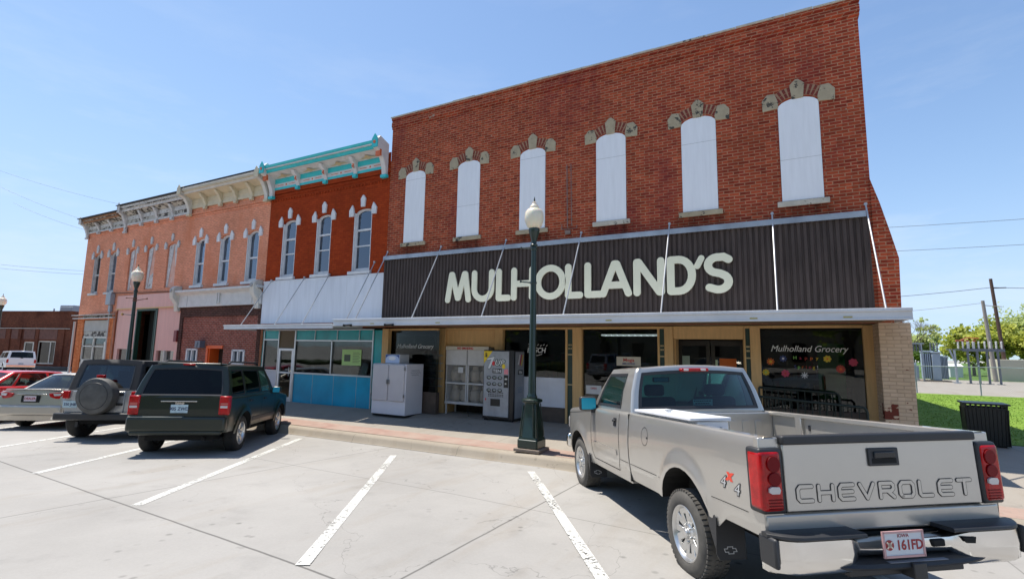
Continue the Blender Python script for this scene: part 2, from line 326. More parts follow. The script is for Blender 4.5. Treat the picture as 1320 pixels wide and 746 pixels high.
# ------------------------------------------------------------------ ground
def clamp(a, lo, hi): return max(lo, min(hi, a))
def ky(x): return 8.50-.075*(clamp(x, -11.5, 2.5)+3.2)                      # kerb line
def gz(x, y):
    k = min(y, 8.7)
    k = 1.0+(k-1.0)*(1 if k > 1 else .15)
    return -.212+.039*(8.4-k)+.020*(clamp(x, -24, -3.0)+3.3)
def sz(x, y):                                           # pavement surface
    k = -.06+.020*(clamp(x, -24, -3)+3.3)
    return k+(clamp(y, 8.7, 11.3)-8.7)/2.6*(.06-k)
def concrete(name, col, xj=(), yj=(), per=None, slope=-.072, dirt=.5, scale=1, light=None):
    m, t, b = nodes(name); L = t.links.new
    tc = N(t, 'ShaderNodeNewGeometry'); pos = tc.outputs['Position']
    sp = N(t, 'ShaderNodeSeparateXYZ'); L(pos, sp.inputs[0])
    n1 = N(t, 'ShaderNodeTexNoise'); n1.inputs['Scale'].default_value = .35*scale; n1.inputs['Detail'].default_value = 9; n1.inputs['Roughness'].default_value = .62; L(pos, n1.inputs[0])
    n2 = N(t, 'ShaderNodeTexNoise'); n2.inputs['Scale'].default_value = 38; n2.inputs['Detail'].default_value = 6; n2.inputs['Roughness'].default_value = .8; L(pos, n2.inputs[0])
    n3 = N(t, 'ShaderNodeTexNoise'); n3.inputs['Scale'].default_value = 2.1; n3.inputs['Detail'].default_value = 5; L(pos, n3.inputs[0])
    a = N(t, 'ShaderNodeMapRange'); L(n1.outputs[0], a.inputs[0]); a.inputs[1].default_value = .32; a.inputs[2].default_value = .68; a.inputs[3].default_value = .86; a.inputs[4].default_value = 1.08
    c = N(t, 'ShaderNodeMapRange'); L(n2.outputs[0], c.inputs[0]); c.inputs[1].default_value = .25; c.inputs[2].default_value = .75; c.inputs[3].default_value = .93; c.inputs[4].default_value = 1.06
    mu = N(t, 'ShaderNodeMath', operation='MULTIPLY'); L(a.outputs[0], mu.inputs[0]); L(c.outputs[0], mu.inputs[1]); f = mu.outputs[0]
    # small dark oil spots and soft tyre-dark patches
    vo = N(t, 'ShaderNodeTexVoronoi'); vo.inputs['Scale'].default_value = 1.15*scale; L(pos, vo.inputs[0])
    r = N(t, 'ShaderNodeMapRange'); L(vo.outputs['Distance'], r.inputs[0]); r.inputs[1].default_value = .022; r.inputs[2].default_value = .05; r.inputs[3].default_value = .5; r.inputs[4].default_value = 1
    m2 = N(t, 'ShaderNodeMath', operation='MULTIPLY'); L(f, m2.inputs[0]); L(r.outputs[0], m2.inputs[1]); f = m2.outputs[0]
    r = N(t, 'ShaderNodeMapRange'); L(n3.outputs[0], r.inputs[0]); r.inputs[1].default_value = .58; r.inputs[2].default_value = .8; r.inputs[3].default_value = 1; r.inputs[4].default_value = 1-.3*dirt
    m3 = N(t, 'ShaderNodeMath', operation='MULTIPLY'); L(f, m3.inputs[0]); L(r.outputs[0], m3.inputs[1]); f = m3.outputs[0]
    nc = N(t, 'ShaderNodeTexNoise'); nc.inputs['Scale'].default_value = .33; nc.inputs['Detail'].default_value = 7; nc.inputs['Roughness'].default_value = .5; nc.inputs['Distortion'].default_value = .6; L(pos, nc.inputs[0])
    ca = N(t, 'ShaderNodeMath', operation='SUBTRACT'); L(nc.outputs[0], ca.inputs[0]); ca.inputs[1].default_value = .47
    cb_ = N(t, 'ShaderNodeMath', operation='ABSOLUTE'); L(ca.outputs[0], cb_.inputs[0])
    rc = N(t, 'ShaderNodeMapRange'); L(cb_.outputs[0], rc.inputs[0]); rc.inputs[1].default_value = .0004; rc.inputs[2].default_value = .0012; rc.inputs[3].default_value = .72; rc.inputs[4].default_value = 1
    mc = N(t, 'ShaderNodeMath', operation='MULTIPLY'); L(f, mc.inputs[0]); L(rc.outputs[0], mc.inputs[1]); f = mc.outputs[0]
    v2 = N(t, 'ShaderNodeTexVoronoi'); v2.inputs['Scale'].default_value = 5.5*scale; L(pos, v2.inputs[0])
    rv = N(t, 'ShaderNodeMapRange'); L(v2.outputs['Distance'], rv.inputs[0]); rv.inputs[1].default_value = .10; rv.inputs[2].default_value = .22; rv.inputs[3].default_value = 1; rv.inputs[4].default_value = 0
    nm = N(t, 'ShaderNodeTexNoise'); nm.inputs['Scale'].default_value = .55; nm.inputs['Detail'].default_value = 3; mpn = N(t, 'ShaderNodeMapping'); mpn.inputs['Location'].default_value = (11, 5, 0); L(pos, mpn.inputs[0]); L(mpn.outputs[0], nm.inputs[0])
    rm = N(t, 'ShaderNodeMapRange'); L(nm.outputs[0], rm.inputs[0]); rm.inputs[1].default_value = .55; rm.inputs[2].default_value = .68; rm.inputs[3].default_value = 0; rm.inputs[4].default_value = .42
    dm = N(t, 'ShaderNodeMath', operation='MULTIPLY'); L(rv.outputs[0], dm.inputs[0]); L(rm.outputs[0], dm.inputs[1])
    di = N(t, 'ShaderNodeMath', operation='SUBTRACT'); di.inputs[0].default_value = 1; L(dm.outputs[0], di.inputs[1])
    md = N(t, 'ShaderNodeMath', operation='MULTIPLY'); L(f, md.inputs[0]); L(di.outputs[0], md.inputs[1]); f = md.outputs[0]
    wob = N(t, 'ShaderNodeMath', operation='MULTIPLY_ADD'); L(n3.outputs[0], wob.inputs[0]); wob.inputs[1].default_value = .02; wob.inputs[2].default_value = -.01
    hgt = []
    def line(src, cval, wd, dk, other=None, sl=0):
        nonlocal f
        s1 = N(t, 'ShaderNodeMath', operation='ADD'); L(src, s1.inputs[0]); L(wob.outputs[0], s1.inputs[1])
        cur = s1.outputs[0]
        if sl:
            q = N(t, 'ShaderNodeMath', operation='MULTIPLY_ADD'); L(other, q.inputs[0]); q.inputs[1].default_value = -sl; L(cur, q.inputs[2]); cur = q.outputs[0]
        q = N(t, 'ShaderNodeMath', operation='SUBTRACT'); L(cur, q.inputs[0]); q.inputs[1].default_value = cval
        q2 = N(t, 'ShaderNodeMath', operation='ABSOLUTE'); L(q.outputs[0], q2.inputs[0])
        rr = N(t, 'ShaderNodeMapRange'); L(q2.outputs[0], rr.inputs[0]); rr.inputs[1].default_value = wd*.4; rr.inputs[2].default_value = wd; rr.inputs[3].default_value = dk; rr.inputs[4].default_value = 1
        mm = N(t, 'ShaderNodeMath', operation='MULTIPLY'); L(f, mm.inputs[0]); L(rr.outputs[0], mm.inputs[1]); f = mm.outputs[0]
    for xv, wd, dk in xj: line(sp.outputs[0], xv, wd, dk)
    for yv, wd, dk in yj: line(sp.outputs[1], yv, wd, dk, sp.outputs[0], slope)
    if per:
        for axis, p, o, wd, dk in per:
            q = N(t, 'ShaderNodeMath', operation='MULTIPLY_ADD'); L(sp.outputs[axis], q.inputs[0]); q.inputs[1].default_value = 1/p; q.inputs[2].default_value = -o/p
            if axis == 1:
                q0 = N(t, 'ShaderNodeMath', operation='MULTIPLY_ADD'); L(sp.outputs[0], q0.inputs[0]); q0.inputs[1].default_value = -slope/p; L(q.outputs[0], q0.inputs[2]); q = q0
            q2 = N(t, 'ShaderNodeMath', operation='PINGPONG'); L(q.outputs[0], q2.inputs[0]); q2.inputs[1].default_value = .5
            rr = N(t, 'ShaderNodeMapRange'); L(q2.outputs[0], rr.inputs[0]); rr.inputs[1].default_value = wd/p*.4; rr.inputs[2].default_value = wd/p; rr.inputs[3].default_value = dk; rr.inputs[4].default_value = 1
            mm = N(t, 'ShaderNodeMath', operation='MULTIPLY'); L(f, mm.inputs[0]); L(rr.outputs[0], mm.inputs[1]); f = mm.outputs[0]
    n6 = N(t, 'ShaderNodeTexNoise'); n6.inputs['Scale'].default_value = .9; n6.inputs['Detail'].default_value = 7; n6.inputs['Roughness'].default_value = .65
    mp6 = N(t, 'ShaderNodeMapping'); mp6.inputs['Location'].default_value = (7, 3, 1); mp6.inputs['Rotation'].default_value = (0, 0, .58); mp6.inputs['Scale'].default_value = (2.2, .45, 1); L(pos, mp6.inputs[0]); L(mp6.outputs[0], n6.inputs[0])
    r6 = N(t, 'ShaderNodeMapRange'); L(n6.outputs[0], r6.inputs[0]); r6.inputs[1].default_value = .52; r6.inputs[2].default_value = .78; r6.inputs[3].default_value = 0; r6.inputs[4].default_value = dirt
    mx6 = N(t, 'ShaderNodeMix', data_type='RGBA'); L(r6.outputs[0], mx6.inputs[0]); mx6.inputs[6].default_value = rgba(col); mx6.inputs[7].default_value = (col[0]*.80, col[1]*.72, col[2]*.62, 1)
    sc = N(t, 'ShaderNodeVectorMath', operation='SCALE'); L(mx6.outputs[2], sc.inputs[0]); L(f, sc.inputs[3]); L(sc.outputs[0], b.inputs['Base Color'])
    b.inputs['Roughness'].default_value = .85; b.inputs['Specular IOR Level'].default_value = .25
    bp = N(t, 'ShaderNodeBump'); bp.inputs['Strength'].default_value = .35; bp.inputs['Distance'].default_value = .004; L(n2.outputs[0], bp.inputs['Height']); L(bp.outputs[0], b.inputs['Normal'])
    return m
ROADC = concrete('parking concrete', (.315, .305, .288), xj=[(-2.8, .016, .45), (-7.62, .014, .5), (-12.4, .012, .65), (2.0, .012, .65), (-17.2, .012, .65), (-22, .012, .65)],
                 yj=[(2.92, .017, .42), (5.72, .012, .6), (-1.5, .012, .6)], dirt=.5)
def sheet(xs, ys, zf, dz=0):
    mb = MB(); nx = len(xs)
    vs = [(x, y, zf(x, y)+dz) for y in ys for x in xs]
    mb.add(vs, [(j*nx+i, j*nx+i+1, (j+1)*nx+i+1, (j+1)*nx+i) for j in range(len(ys)-1) for i in range(nx-1)])
    return mb
xs = [-900, -300, -120, -80, -60, -50, -40, -34, -30, -24, -16, -8, -4, 0, 3, 6, 12, 30, 80, 300, 900]
ys = [-900, -200, -60, -20, -8, -3, 0, 1, 2, 4, 6, 8, 8.7, 10, 12, 16, 24, 40, 90, 300, 900]
struct('ground', sheet(xs, ys, lambda x, y: gz(x, y) if y < 40 else gz(x, y)-.05), ROADC)
# kerb: rolled profile swept along the row
kerb_m = concrete('kerb concrete', (.31, .27, .215), per=[(0, 3.1, .4, .008, .5)], dirt=.7)
walk_m = concrete('pavement concrete', (.295, .265, .225), per=[(0, 1.9, .45, .009, .55), (1, 1.45, 10.35, .006, .65)], dirt=.6)
kx = [-31, -28, -24, -20, -16, -12, -8, -4, 0, 4, 8, 14, 24, 60]
kb = MB(); loops = []
for x in kx:
    y = ky(x); g = gz(x, 8.6); z = sz(x, 8.8)
    loops.append([(x, y-.02, g-.1), (x, y-.02, g+.004), (x, y+.02, g+.03), (x, y+.05, z-.05), (x, y+.09, z-.012), (x, y+.15, z+.004), (x, y+.26, z+.005), (x, y+.26, g-.1)])
kb.loft(loops, closed=False, cap0=True)
struct('kerb', kb, kerb_m, smooth=50)
# strip of red pavers
pav = brick('red pavers', ((.42, .22, .17), (.50, .30, .24)), (.42, .36, .31), .007, .4)
t = pav.node_tree
pav2 = MB()
pl = sheet(kx, [0, 1], lambda x, y: 0); 
mb = MB()
for i in range(len(kx)-1):
    a, b_ = kx[i], kx[i+1]
    mb.quad((a, ky(a)+.26, sz(a, 8.95)), (b_, ky(b_)+.26, sz(b_, 8.95)), (b_, ky(b_)+.74, sz(b_, 9.45)), (a, ky(a)+.74, sz(a, 9.45)))
def paver_mat():
    m, t, b = nodes('paver strip'); L = t.links.new
    g = N(t, 'ShaderNodeNewGeometry'); bk = N(t, 'ShaderNodeTexBrick'); mp = N(t, 'ShaderNodeMapping'); mp.inputs['Rotation'].default_value = (0, 0, .04)
    L(g.outputs['Position'], mp.inputs[0]); L(mp.outputs[0], bk.inputs[0])
    for k, v in (('Scale', 1), ('Mortar Size', .006), ('Mortar Smooth', .3), ('Brick Width', .2), ('Row Height', .1), ('Bias', 0)): bk.inputs[k].default_value = v
    bk.inputs['Color1'].default_value = (.28, .165, .13, 1); bk.inputs['Color2'].default_value = (.33, .215, .17, 1); bk.inputs['Mortar'].default_value = (.24, .18, .15, 1)
    n = N(t, 'ShaderNodeTexNoise'); n.inputs['Scale'].default_value = 1.7; n.inputs['Detail'].default_value = 8; L(g.outputs['Position'], n.inputs[0])
    mx = N(t, 'ShaderNodeMix', data_type='RGBA'); r = N(t, 'ShaderNodeMapRange'); L(n.outputs[0], r.inputs[0]); r.inputs[1].default_value = .35; r.inputs[2].default_value = .7; r.inputs[4].default_value = .75
    L(r.outputs[0], mx.inputs[0]); L(bk.outputs[0], mx.inputs[6]); mx.inputs[7].default_value = (.34, .27, .22, 1); L(mx.outputs[2], b.inputs['Base Color']); b.inputs['Roughness'].default_value = .9
    return m
struct('paver_strip', mb, paver_mat(), smooth=0)
mb = MB()
for i in range(len(kx)-1):
    a, b_ = kx[i], kx[i+1]; YB = 12.6 if b_ <= 4 else 12.6
    yrow = [None, 11.3, 12.6]
    mb.quad((a, ky(a)+.74, sz(a, 9.45)), (b_, ky(b_)+.74, sz(b_, 9.45)), (b_, 11.3, sz(b_, 11.3)), (a, 11.3, sz(a, 11.3)))
    mb.quad((a, 11.3, .06), (b_, 11.3, .06), (b_, 14.5, .06), (a, 14.5, .06))
struct('pavement', mb, walk_m, smooth=0)
# lawn, gravel and far field on the right
def grass_mat(name, c1, c2):
    m, t, b = nodes(name); L = t.links.new
    g = N(t, 'ShaderNodeNewGeometry'); n = N(t, 'ShaderNodeTexNoise'); n.inputs['Scale'].default_value = 1.2; n.inputs['Detail'].default_value = 10; n.inputs['Roughness'].default_value = .75; L(g.outputs['Position'], n.inputs[0])
    cr = N(t, 'ShaderNodeValToRGB'); cr.color_ramp.elements[0].position = .35; cr.color_ramp.elements[1].position = .68; cr.color_ramp.elements[0].color = rgba(c1); cr.color_ramp.elements[1].color = rgba(c2)
    L(n.outputs[0], cr.inputs[0]); L(cr.outputs[0], b.inputs['Base Color']); b.inputs['Roughness'].default_value = .9; b.inputs['Specular IOR Level'].default_value = .15
    n2 = N(t, 'ShaderNodeTexNoise'); n2.inputs['Scale'].default_value = 25; L(g.outputs['Position'], n2.inputs[0])
    bp = N(t, 'ShaderNodeBump'); bp.inputs['Strength'].default_value = .6; bp.inputs['Distance'].default_value = .025; L(n2.outputs[0], bp.inputs['Height']); L(bp.outputs[0], b.inputs['Normal'])
    return m
GRASS = grass_mat('lawn grass', (.10, .19, .02), (.20, .30, .045))
lw = MB(); lw.box(2.3, 60, 14.5, 33, -.3, .075); struct('lawn', lw, GRASS, smooth=0)
gr = MB(); gr.box(2.0, 200, 33, 58, -.3, .02); struct('gravel_lot', gr, concrete('gravel', (.31, .285, .25), dirt=1, scale=4), smooth=0)
gr = MB(); gr.box(-20, 300, 58, 300, -.3, .03); struct('far_field', gr, grass_mat('field grass', (.05, .10, .02), (.12, .20, .05)), smooth=0)
# grass blades: one mesh of short tufts in the visible lawn
def tufts(name, n, x0, x1, y0, y1, m):
    vs = []; fs = []
    for i in range(n):
        x = random.uniform(x0, x1); y = random.uniform(y0, y1); a = random.uniform(0, math.pi); h = random.uniform(.015, .035); dx = math.cos(a)*.02; dy = math.sin(a)*.02
        b = len(vs); lx = random.uniform(-.03, .03); ly = random.uniform(-.03, .03)
        vs += [(x-dx, y-dy, .07), (x+dx, y+dy, .07), (x+lx, y+ly, .07+h)]; fs.append((b, b+1, b+2))
    mb = MB(); mb.add(vs, fs); o = part(name, mb, m, None, smooth=0); tag(o, 'short green grass blades growing on the lawn beside the brick store', 'grass', kind='stuff')
tufts('grass', 30000, 2.4, 18, 14.6, 32.5, mat('blades', (.18, .29, .04), .8, var=.35, vs=2))

# parking stripes
paint = cutout(mat('worn white road paint', (.56, .56, .53), .7, var=.1, vs=8), 22, .655, (1, 1, 1))
def stripe(p, q, wd=.125, k=1.0):
    a = Vector(p); b = Vector(q); d = (b-a).normalized(); n_ = Vector((-d.y, d.x))*wd/2; mb = MB(); m_ = 14
    for i in range(m_):
        c0 = a.lerp(b, i/m_); c1 = a.lerp(b, (i+1)/m_)
        mb.quad(*[(v.x, v.y, gz(v.x, v.y)+.004) for v in (c0-n_, c1-n_, c1+n_, c0+n_)])
    struct('parking_line', mb, paint, smooth=0)
DIR = Vector((-.548, .836))
for (x, y, ln) in ((-3.69, 3.2, 5.78), (-1.15, 4.0, 4.86), (-6.96, 3.48, 6.25), (-10.27, 3.66, 6.1), (-13.75, 3.9, 5.9), (-17.2, 4.1, 5.6), (1.9, 4.0, 4.6), (5.0, 3.9, 4.6), (-20.6, 4.3, 5.4), (-24, 4.5, 5.2)):
    stripe((x, y), (x+DIR.x*ln, y+DIR.y*ln))
# ------------------------------------------------------------------ buildings
D = 11.4
def wall_open(mb, x0, x1, z0, z1, y, ops, depth=.22, n=8):
    """front wall with arched openings (xa, xb, za, zb, rise) and their reveals"""
    cuts = {x0, x1}
    for xa, xb, za, zb, rs in ops:
        for i in range(n+1 if rs else 2): cuts.add(round(xa+(xb-xa)*i/(n if rs else 1), 5))
    cuts = sorted(cuts)
    def topz(o, x):
        xa, xb, za, zb, rs = o
        if not rs: return zb
        u = (x-(xa+xb)/2)/((xb-xa)/2); return zb+rs*math.sqrt(max(0, 1-u*u*.92))-rs*math.sqrt(.08)
    for a, b in zip(cuts, cuts[1:]):
        mid = (a+b)/2; here = sorted([o for o in ops if o[0]-1e-4 < mid < o[1]+1e-4], key=lambda o: o[2])
        la = lb = z0
        for o in here:
            mb.quad((a, y, la), (b, y, lb), (b, y, o[2]), (a, y, o[2])); ta, tb = topz(o, a), topz(o, b)
            mb.quad((a, y, ta), (b, y, tb), (b, y+depth, tb), (a, y+depth, ta)); la, lb = ta, tb
            mb.quad((a, y, o[2]), (a, y+depth, o[2]), (b, y+depth, o[2]), (b, y, o[2]))
        mb.quad((a, y, la), (b, y, lb), (b, y, z1), (a, y, z1))
    for o in ops:
        for x in (o[0], o[1]): mb.quad((x, y, o[2]), (x, y+depth, o[2]), (x, y+depth, topz(o, x)), (x, y, topz(o, x)))
    return topz
def arch_poly(xa, xb, za, zb, rs, n=10, inset=0):
    xa += inset; xb -= inset; za += inset
    pts = [(xa, za), (xb, za)]
    for i in range(n+1):
        x = xb+(xa-xb)*i/n; u = (x-(xa+xb)/2)/((xb-xa)/2); pts.append((x, zb-inset+rs*math.sqrt(max(0, 1-u*u*.92))-rs*math.sqrt(.08)))
    return pts
def shell(mb, x0, x1, y0, y1, z0, z1, front_=False):
    """side walls, back"""
    mb.quad((x0, y0, z0), (x0, y1, z0), (x0, y1, z1), (x0, y0, z1)); mb.quad((x1, y0, z0), (x1, y1, z0), (x1, y1, z1), (x1, y0, z1))
    mb.quad((x0, y1, z0), (x1, y1, z0), (x1, y1, z1), (x0, y1, z1))
def block_poly(x, z, w_, h, lean=0, top=.4):
    """keystone shaped block: straight base, pointed shoulders; leans sideways for the end stones"""
    c, s = math.cos(R(lean)), math.sin(R(lean))
    P = [(-w_*.38, 0), (w_*.38, 0), (w_*.5, h*(1-top)), (w_*.1, h), (-w_*.1, h), (-w_*.5, h*(1-top))]
    return [(x+a*c-b*s, z+a*s+b*c) for a, b in P]

white_board = mat('white window board', (.79, .80, .82), .6, var=.06, vs=2, streak=True, spots=(9, .73, (.55, .55, .55)))
stone = mat('weathered sandstone', (.40, .33, .22), .9, var=.2, vs=5, bump=.02, bs=40, spots=(4.5, .56, (.06, .055, .045)))
stone_lt = mat('pale stone sill', (.50, .46, .38), .9, var=.2, vs=6, spots=(7, .6, (.10, .09, .08)))
brown_metal = mat('brown corrugated metal', (.070, .053, .047), .6, metal=.0, spec=.2, var=.35, vs=2.2, streak=True)
alu = mat('weathered white aluminium', (.66, .67, .69), .4, metal=.1, var=.15, vs=1.2, spots=(7, .74, (.42, .36, .28)))
alu2 = mat('bare aluminium', (.5, .5, .52), .35, metal=.8, var=.2)
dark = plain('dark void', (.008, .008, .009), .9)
roofm = plain('roof tar', (.05, .05, .05), .9)

# ================= Mulholland's: tall red brick grocery
bm_red = brick('old red brick', ((.41, .076, .032), (.25, .036, .020)), (.39, .18, .105), .0110, .6, stain=(.42, .51, (.17, .025, .028), .65), chips=(2.2, 1.02, (.36, .27, .2)), streaks=([x+4.3 for x in (-9.36, -7.45, -5.45, -3.33, -1.30, .67)], .5, 4.92, .9))
def brick_band(name): return bm_red
MX0, MX1 = -10.36, 1.80
T = thing('brick_store', 'tall dark red brick grocery with six boarded white windows above a brown metal band', 'building', (-4.3, D, 0))
mb = MB(); bx = [-9.36, -7.45, -5.45, -3.33, -1.30, .67]; BW = .375
tz = wall_open(mb, MX0, MX1, 2.5, 8.72, D, [(x-BW, x+BW, 5.02, 7.09, .19) for x in bx], .10)
shell(mb, MX0, MX1, D, 34, 2.5, 9.0)
part('wall', mb, bm_red, T, smooth=0)
mb = MB()                                                # corbelled parapet courses stepping out
for i, (za, zb, pr) in enumerate(((8.72, 8.79, .025), (8.79, 8.93, .05), (8.93, 9.0, .03), (9.0, 9.07, .06))):
    mb.box(MX0-.01, MX1+.02+pr*.3, D-pr, D+.3, za, zb-.001)
part('parapet', mb, bm_red, T, smooth=0)
mb = MB()
x = MX0-.03
while x < MX1:
    w_ = random.uniform(.5, 1.3); mb.box(x, min(x+w_-.01, MX1+.06), D-.09, D+.34, 9.072, 9.10+random.uniform(.0, .02)); x += w_
mb.box(MX1-.2, MX1+.05, D+.3, 34, 8.99, 9.05)
part('coping', mb, stone_lt, T)
mb = MB(); mb.quad((MX0+.01, D+.02, 8.6), (MX1-.01, D+.02, 8.6), (MX1-.01, 34, 8.2), (MX0+.01, 34, 8.2)); part('roof', mb, roofm, T)
for x in bx:
    wn = MB(); wn.prism(arch_poly(x-BW, x+BW, 5.02, 7.09, .19, inset=.006), 0, .02, front(D+.012)); W = part('window', wn, white_board, T, smooth=0)
    sm = MB(); zz_ = random.choice([6.6, 6.95, 5.9]); sm.box(x-BW+.01, x+BW-.01, D-.0105, D-.0075, zz_, zz_+.006); part('board_seam', sm, plain('grey seam', (.38, .38, .39), .7), W, smooth=0)
    s = MB(); pale = x in (bx[3], bx[5]); s.box(x-.46, x+.46, D-.045, D+.10, 4.90, 5.015); part('sill', s, stone_lt if pale else stone, W, bevel=.012)
    h = MB()
    h.prism(block_poly(x, 7.20, .27, .42, 0, .25), -.05, .026, front(D))
    for sg in (-1, 1): h.prism([(x+sg*a, b) for a, b in ((.36, 7.06), (.655, 7.03), (.665, 7.27), (.56, 7.40), (.42, 7.39), (.36, 7.2))], -.05, .022, front(D))
    part('hood_stone', h, stone, W, bevel=.006)
    for side_ in (-1, 1):                                 # rings of arch bricks standing slightly proud
        a = MB()
        for k in range(5):
            t_ = side_*(12+7.2*k)
            for rr in (.0, .112):
                px_, pz_ = x+math.sin(R(t_))*(.58+rr), 6.70+math.cos(R(t_))*(.58+rr)
                a.box(-.026, .026, .0, .100, -.02, .010, front(D, px_, pz_) @ Matrix.Rotation(-R(t_), 4, 'Z'))
        bk2 = MB(); bk2.prism([(x+math.sin(R(side_*(8+6*k)))*.575, 6.70+math.cos(R(side_*(8+6*k)))*.575) for k in range(8)]+[(x+math.sin(R(side_*(8+6*k)))*.80, 6.70+math.cos(R(side_*(8+6*k)))*.80) for k in range(7, -1, -1)], -.02, .004, front(D))
        part('arch_mortar', bk2, plain('pale arch mortar', (.34, .20, .12), .9), W, smooth=0)
        part('arch', a, mat('arch brick', (.20, .035, .022), .85, var=.4, vs=9), W, smooth=0)
# pier and buttress at the right corner
mb = MB()
mb.add([(1.79, D-.03, 2.5), (2.12, D-.03, 2.5), (2.15, D-.03, 3.7), (2.06, D-.03, 4.15), (1.92, D-.03, 4.8), (1.79, D-.03, 5.3),
        (1.79, D+2.2, 2.5), (2.12, D+2.2, 2.5), (2.15, D+2.2, 3.7), (2.06, D+2.2, 4.15), (1.92, D+2.2, 4.8), (1.79, D+2.2, 5.3)],
       [(0, 1, 2, 3, 4, 5), (1, 7, 8, 2), (2, 8, 9, 3), (3, 9, 10, 4), (4, 10, 11, 5), (6, 11, 10, 9, 8, 7)])
part('buttress', mb, bm_red, T, smooth=0)
bm_cream = brick('cream painted brick', ((.60, .44, .30), (.54, .39, .26)), (.46, .33, .22), .010, .7, paint=1, chips=(1.7, .895, (.17, .045, .03)))
mb = MB(); mb.box(1.76, 2.24, D-.03, D+2.4, -.1, 2.497); mb.box(-11.0, -10.72, 12.14, 13, -.1, 2.45)
mb.quad((2.24, 13.8, -.1), (2.24, 34, -.1), (2.24, 34, 2.49), (2.24, 13.8, 2.49))
part('painted_pier', mb, bm_cream, T, smooth=0)
# recess behind the canopy: soffit, timber pilasters, doors, glass
GY = 12.1
tan = mat('tan painted timber', (.64, .40, .17), .6, var=.15, vs=3, streak=True)
grn = mat('dark green trim', (.015, .045, .035), .5, var=.2)
mb = MB(); mb.box(MX0-.6, 1.8, 10.2, 12.5, 2.51, 2.55); part('soffit', mb, mat('soffit board', (.20, .15, .09), .8), T)
mb = MB()
for a, b in ((-8.81, -8.5), (-6.84, -6.59), (-4.55, -4.30), (-2.26, -2.06), (-.44, -.24), (1.60, 1.77)): mb.box(a, b, GY-.09, GY+.1, .03, 2.495)
mb.box(-4.75, -4.69, GY-.08, GY+.09, .03, 2.495); mb.box(-2.42, -2.37, GY-.08, GY+.09, .03, 2.495); mb.box(-.56, -.53, GY-.08, GY+.09, .03, 2.495)
mb.box(-2.06, -.56, GY-.05, GY+.05, 2.2, 2.49); mb.box(-8.5, -6.84, GY-.02, GY+.05, 1.95, 2.44)
mb.box(-8.5, 1.6, GY-.07, GY+.08, 2.44, 2.5)
mb.box(-10.44, -10.20, 11.47, 11.62, .06, 2.46); mb.box(-10.3, -8.46, 11.55, 11.66, 2.41, 2.47)
part('pilasters', mb, tan, T, bevel=.008)
mb = MB(); mo = MB()
for a, b in ((-4.69, -4.55), (-2.37, -2.26), (-.53, -.44)):
    mb.box(a, b, GY-.05, GY+.08, .03, 2.49); 
    for z in (1.02, 1.78): mo.box(a-.01, b+.01, GY-.075, GY-.051, z, z+.03)
    for (dx, dz) in ((.3, 1.93), (.7, 1.93), (.3, 2.02), (.7, 2.02)): mo.box(a+(b-a)*dx-.016, a+(b-a)*dx+.016, GY-.07, GY-.051, dz, dz+.04)
part('green_panel', mb, grn, T); part('moulding', mo, plain('cream moulding', (.45, .36, .2), .5), T)
# bulkheads, panels
mb = MB(); mb.box(-10.25, -8.46, 11.58, 11.75, .02, .66); mb.box(-6.59, -4.75, GY-.03, GY+.15, .02, .43); mb.box(-4.30, -2.42, GY-.04, GY+.15, .02, .60); mb.box(-.24, 1.60, GY-.04, GY+.15, .02, .76)
part('bulkhead', mb, mat('brown tile bulkhead', (.09, .065, .05), .6, var=.3, vs=6), T, bevel=.006)
mb = MB(); mb.box(-6.59, -4.76, GY-.05, GY+.0, .44, 1.19); part('white_panel', mb, mat('white sheet panel', (.62, .64, .70), .5, var=.08), T, bevel=.004)
store_glass = glass('shop window glass', (.42, .45, .44), boost=.9)
low_refl_glass = glass('low reflection window glass', (.45, .48, .47), boost=.35)  # reflection weakened so the first window mirrors less sky
def pane(parent, xa, xb, za, zb, y, name='shop_window', g=store_glass):
    m_ = MB(); m_.box(xa, xb, y, y+.012, za, zb); return part(name, m_, g, parent, smooth=0)
GW = {}
for k, (a, b, za, zb) in enumerate(((-10.25, -8.46, .66, 2.42), (-6.59, -4.75, 1.19, 2.44), (-4.30, -2.42, .60, 2.44), (-.24, 1.60, .76, 2.44))):
    GW[k] = pane(T, a, b, za, zb, GY+.03 if k else 11.65, g=store_glass if k else low_refl_glass)
q = MB(); q.add([(-8.46, 11.65, .66), (-8.79, 12.06, .66), (-8.79, 12.06, 2.42), (-8.46, 11.65, 2.42)], [(0, 1, 2, 3)]); part('return_window', q, store_glass, T, smooth=0)
q = MB(); q.add([(-8.46, 11.60, .03), (-8.80, 12.04, .03), (-8.80, 12.04, .66), (-8.46, 11.60, .66)], [(0, 1, 2, 3)]); part('return_bulkhead', q, _M['brown tile bulkhead'], T, smooth=0)
# doors in the two alcoves
for k, (a, b, yy) in enumerate(((-8.5, -6.84, GY+.55), (-2.06, -.56, GY+.5))):
    d = MB(); mid = (a+b)/2; zt = 1.93 if k == 0 else 2.18
    for xa, xb in ((a+.02, mid-.01), (mid+.01, b-.02)):
        d.box(xa, xa+.09, yy-.02, yy+.03, .04, zt); d.box(xb-.09, xb, yy-.02, yy+.03, .04, zt); d.box(xa+.09, xb-.09, yy-.02, yy+.03, .04, .28); d.box(xa+.09, xb-.09, yy-.02, yy+.03, zt-.12, zt); d.box(xa+.09, xb-.09, yy-.03, yy+.02, 1.0, 1.06)
    dd = part('door', d, plain('dark bronze frame', (.035, .03, .025), .4, .5), T, bevel=.004)
    pane(dd, a+.1, b-.1, .28, zt-.12, yy, 'pane')
    side_ = MB(); side_.box(a-.001, a+.03, GY+.1, yy, .03, 2.44); side_.box(b-.03, b+.001, GY+.1, yy, .03, 2.44); part('jamb', side_, tan, T)
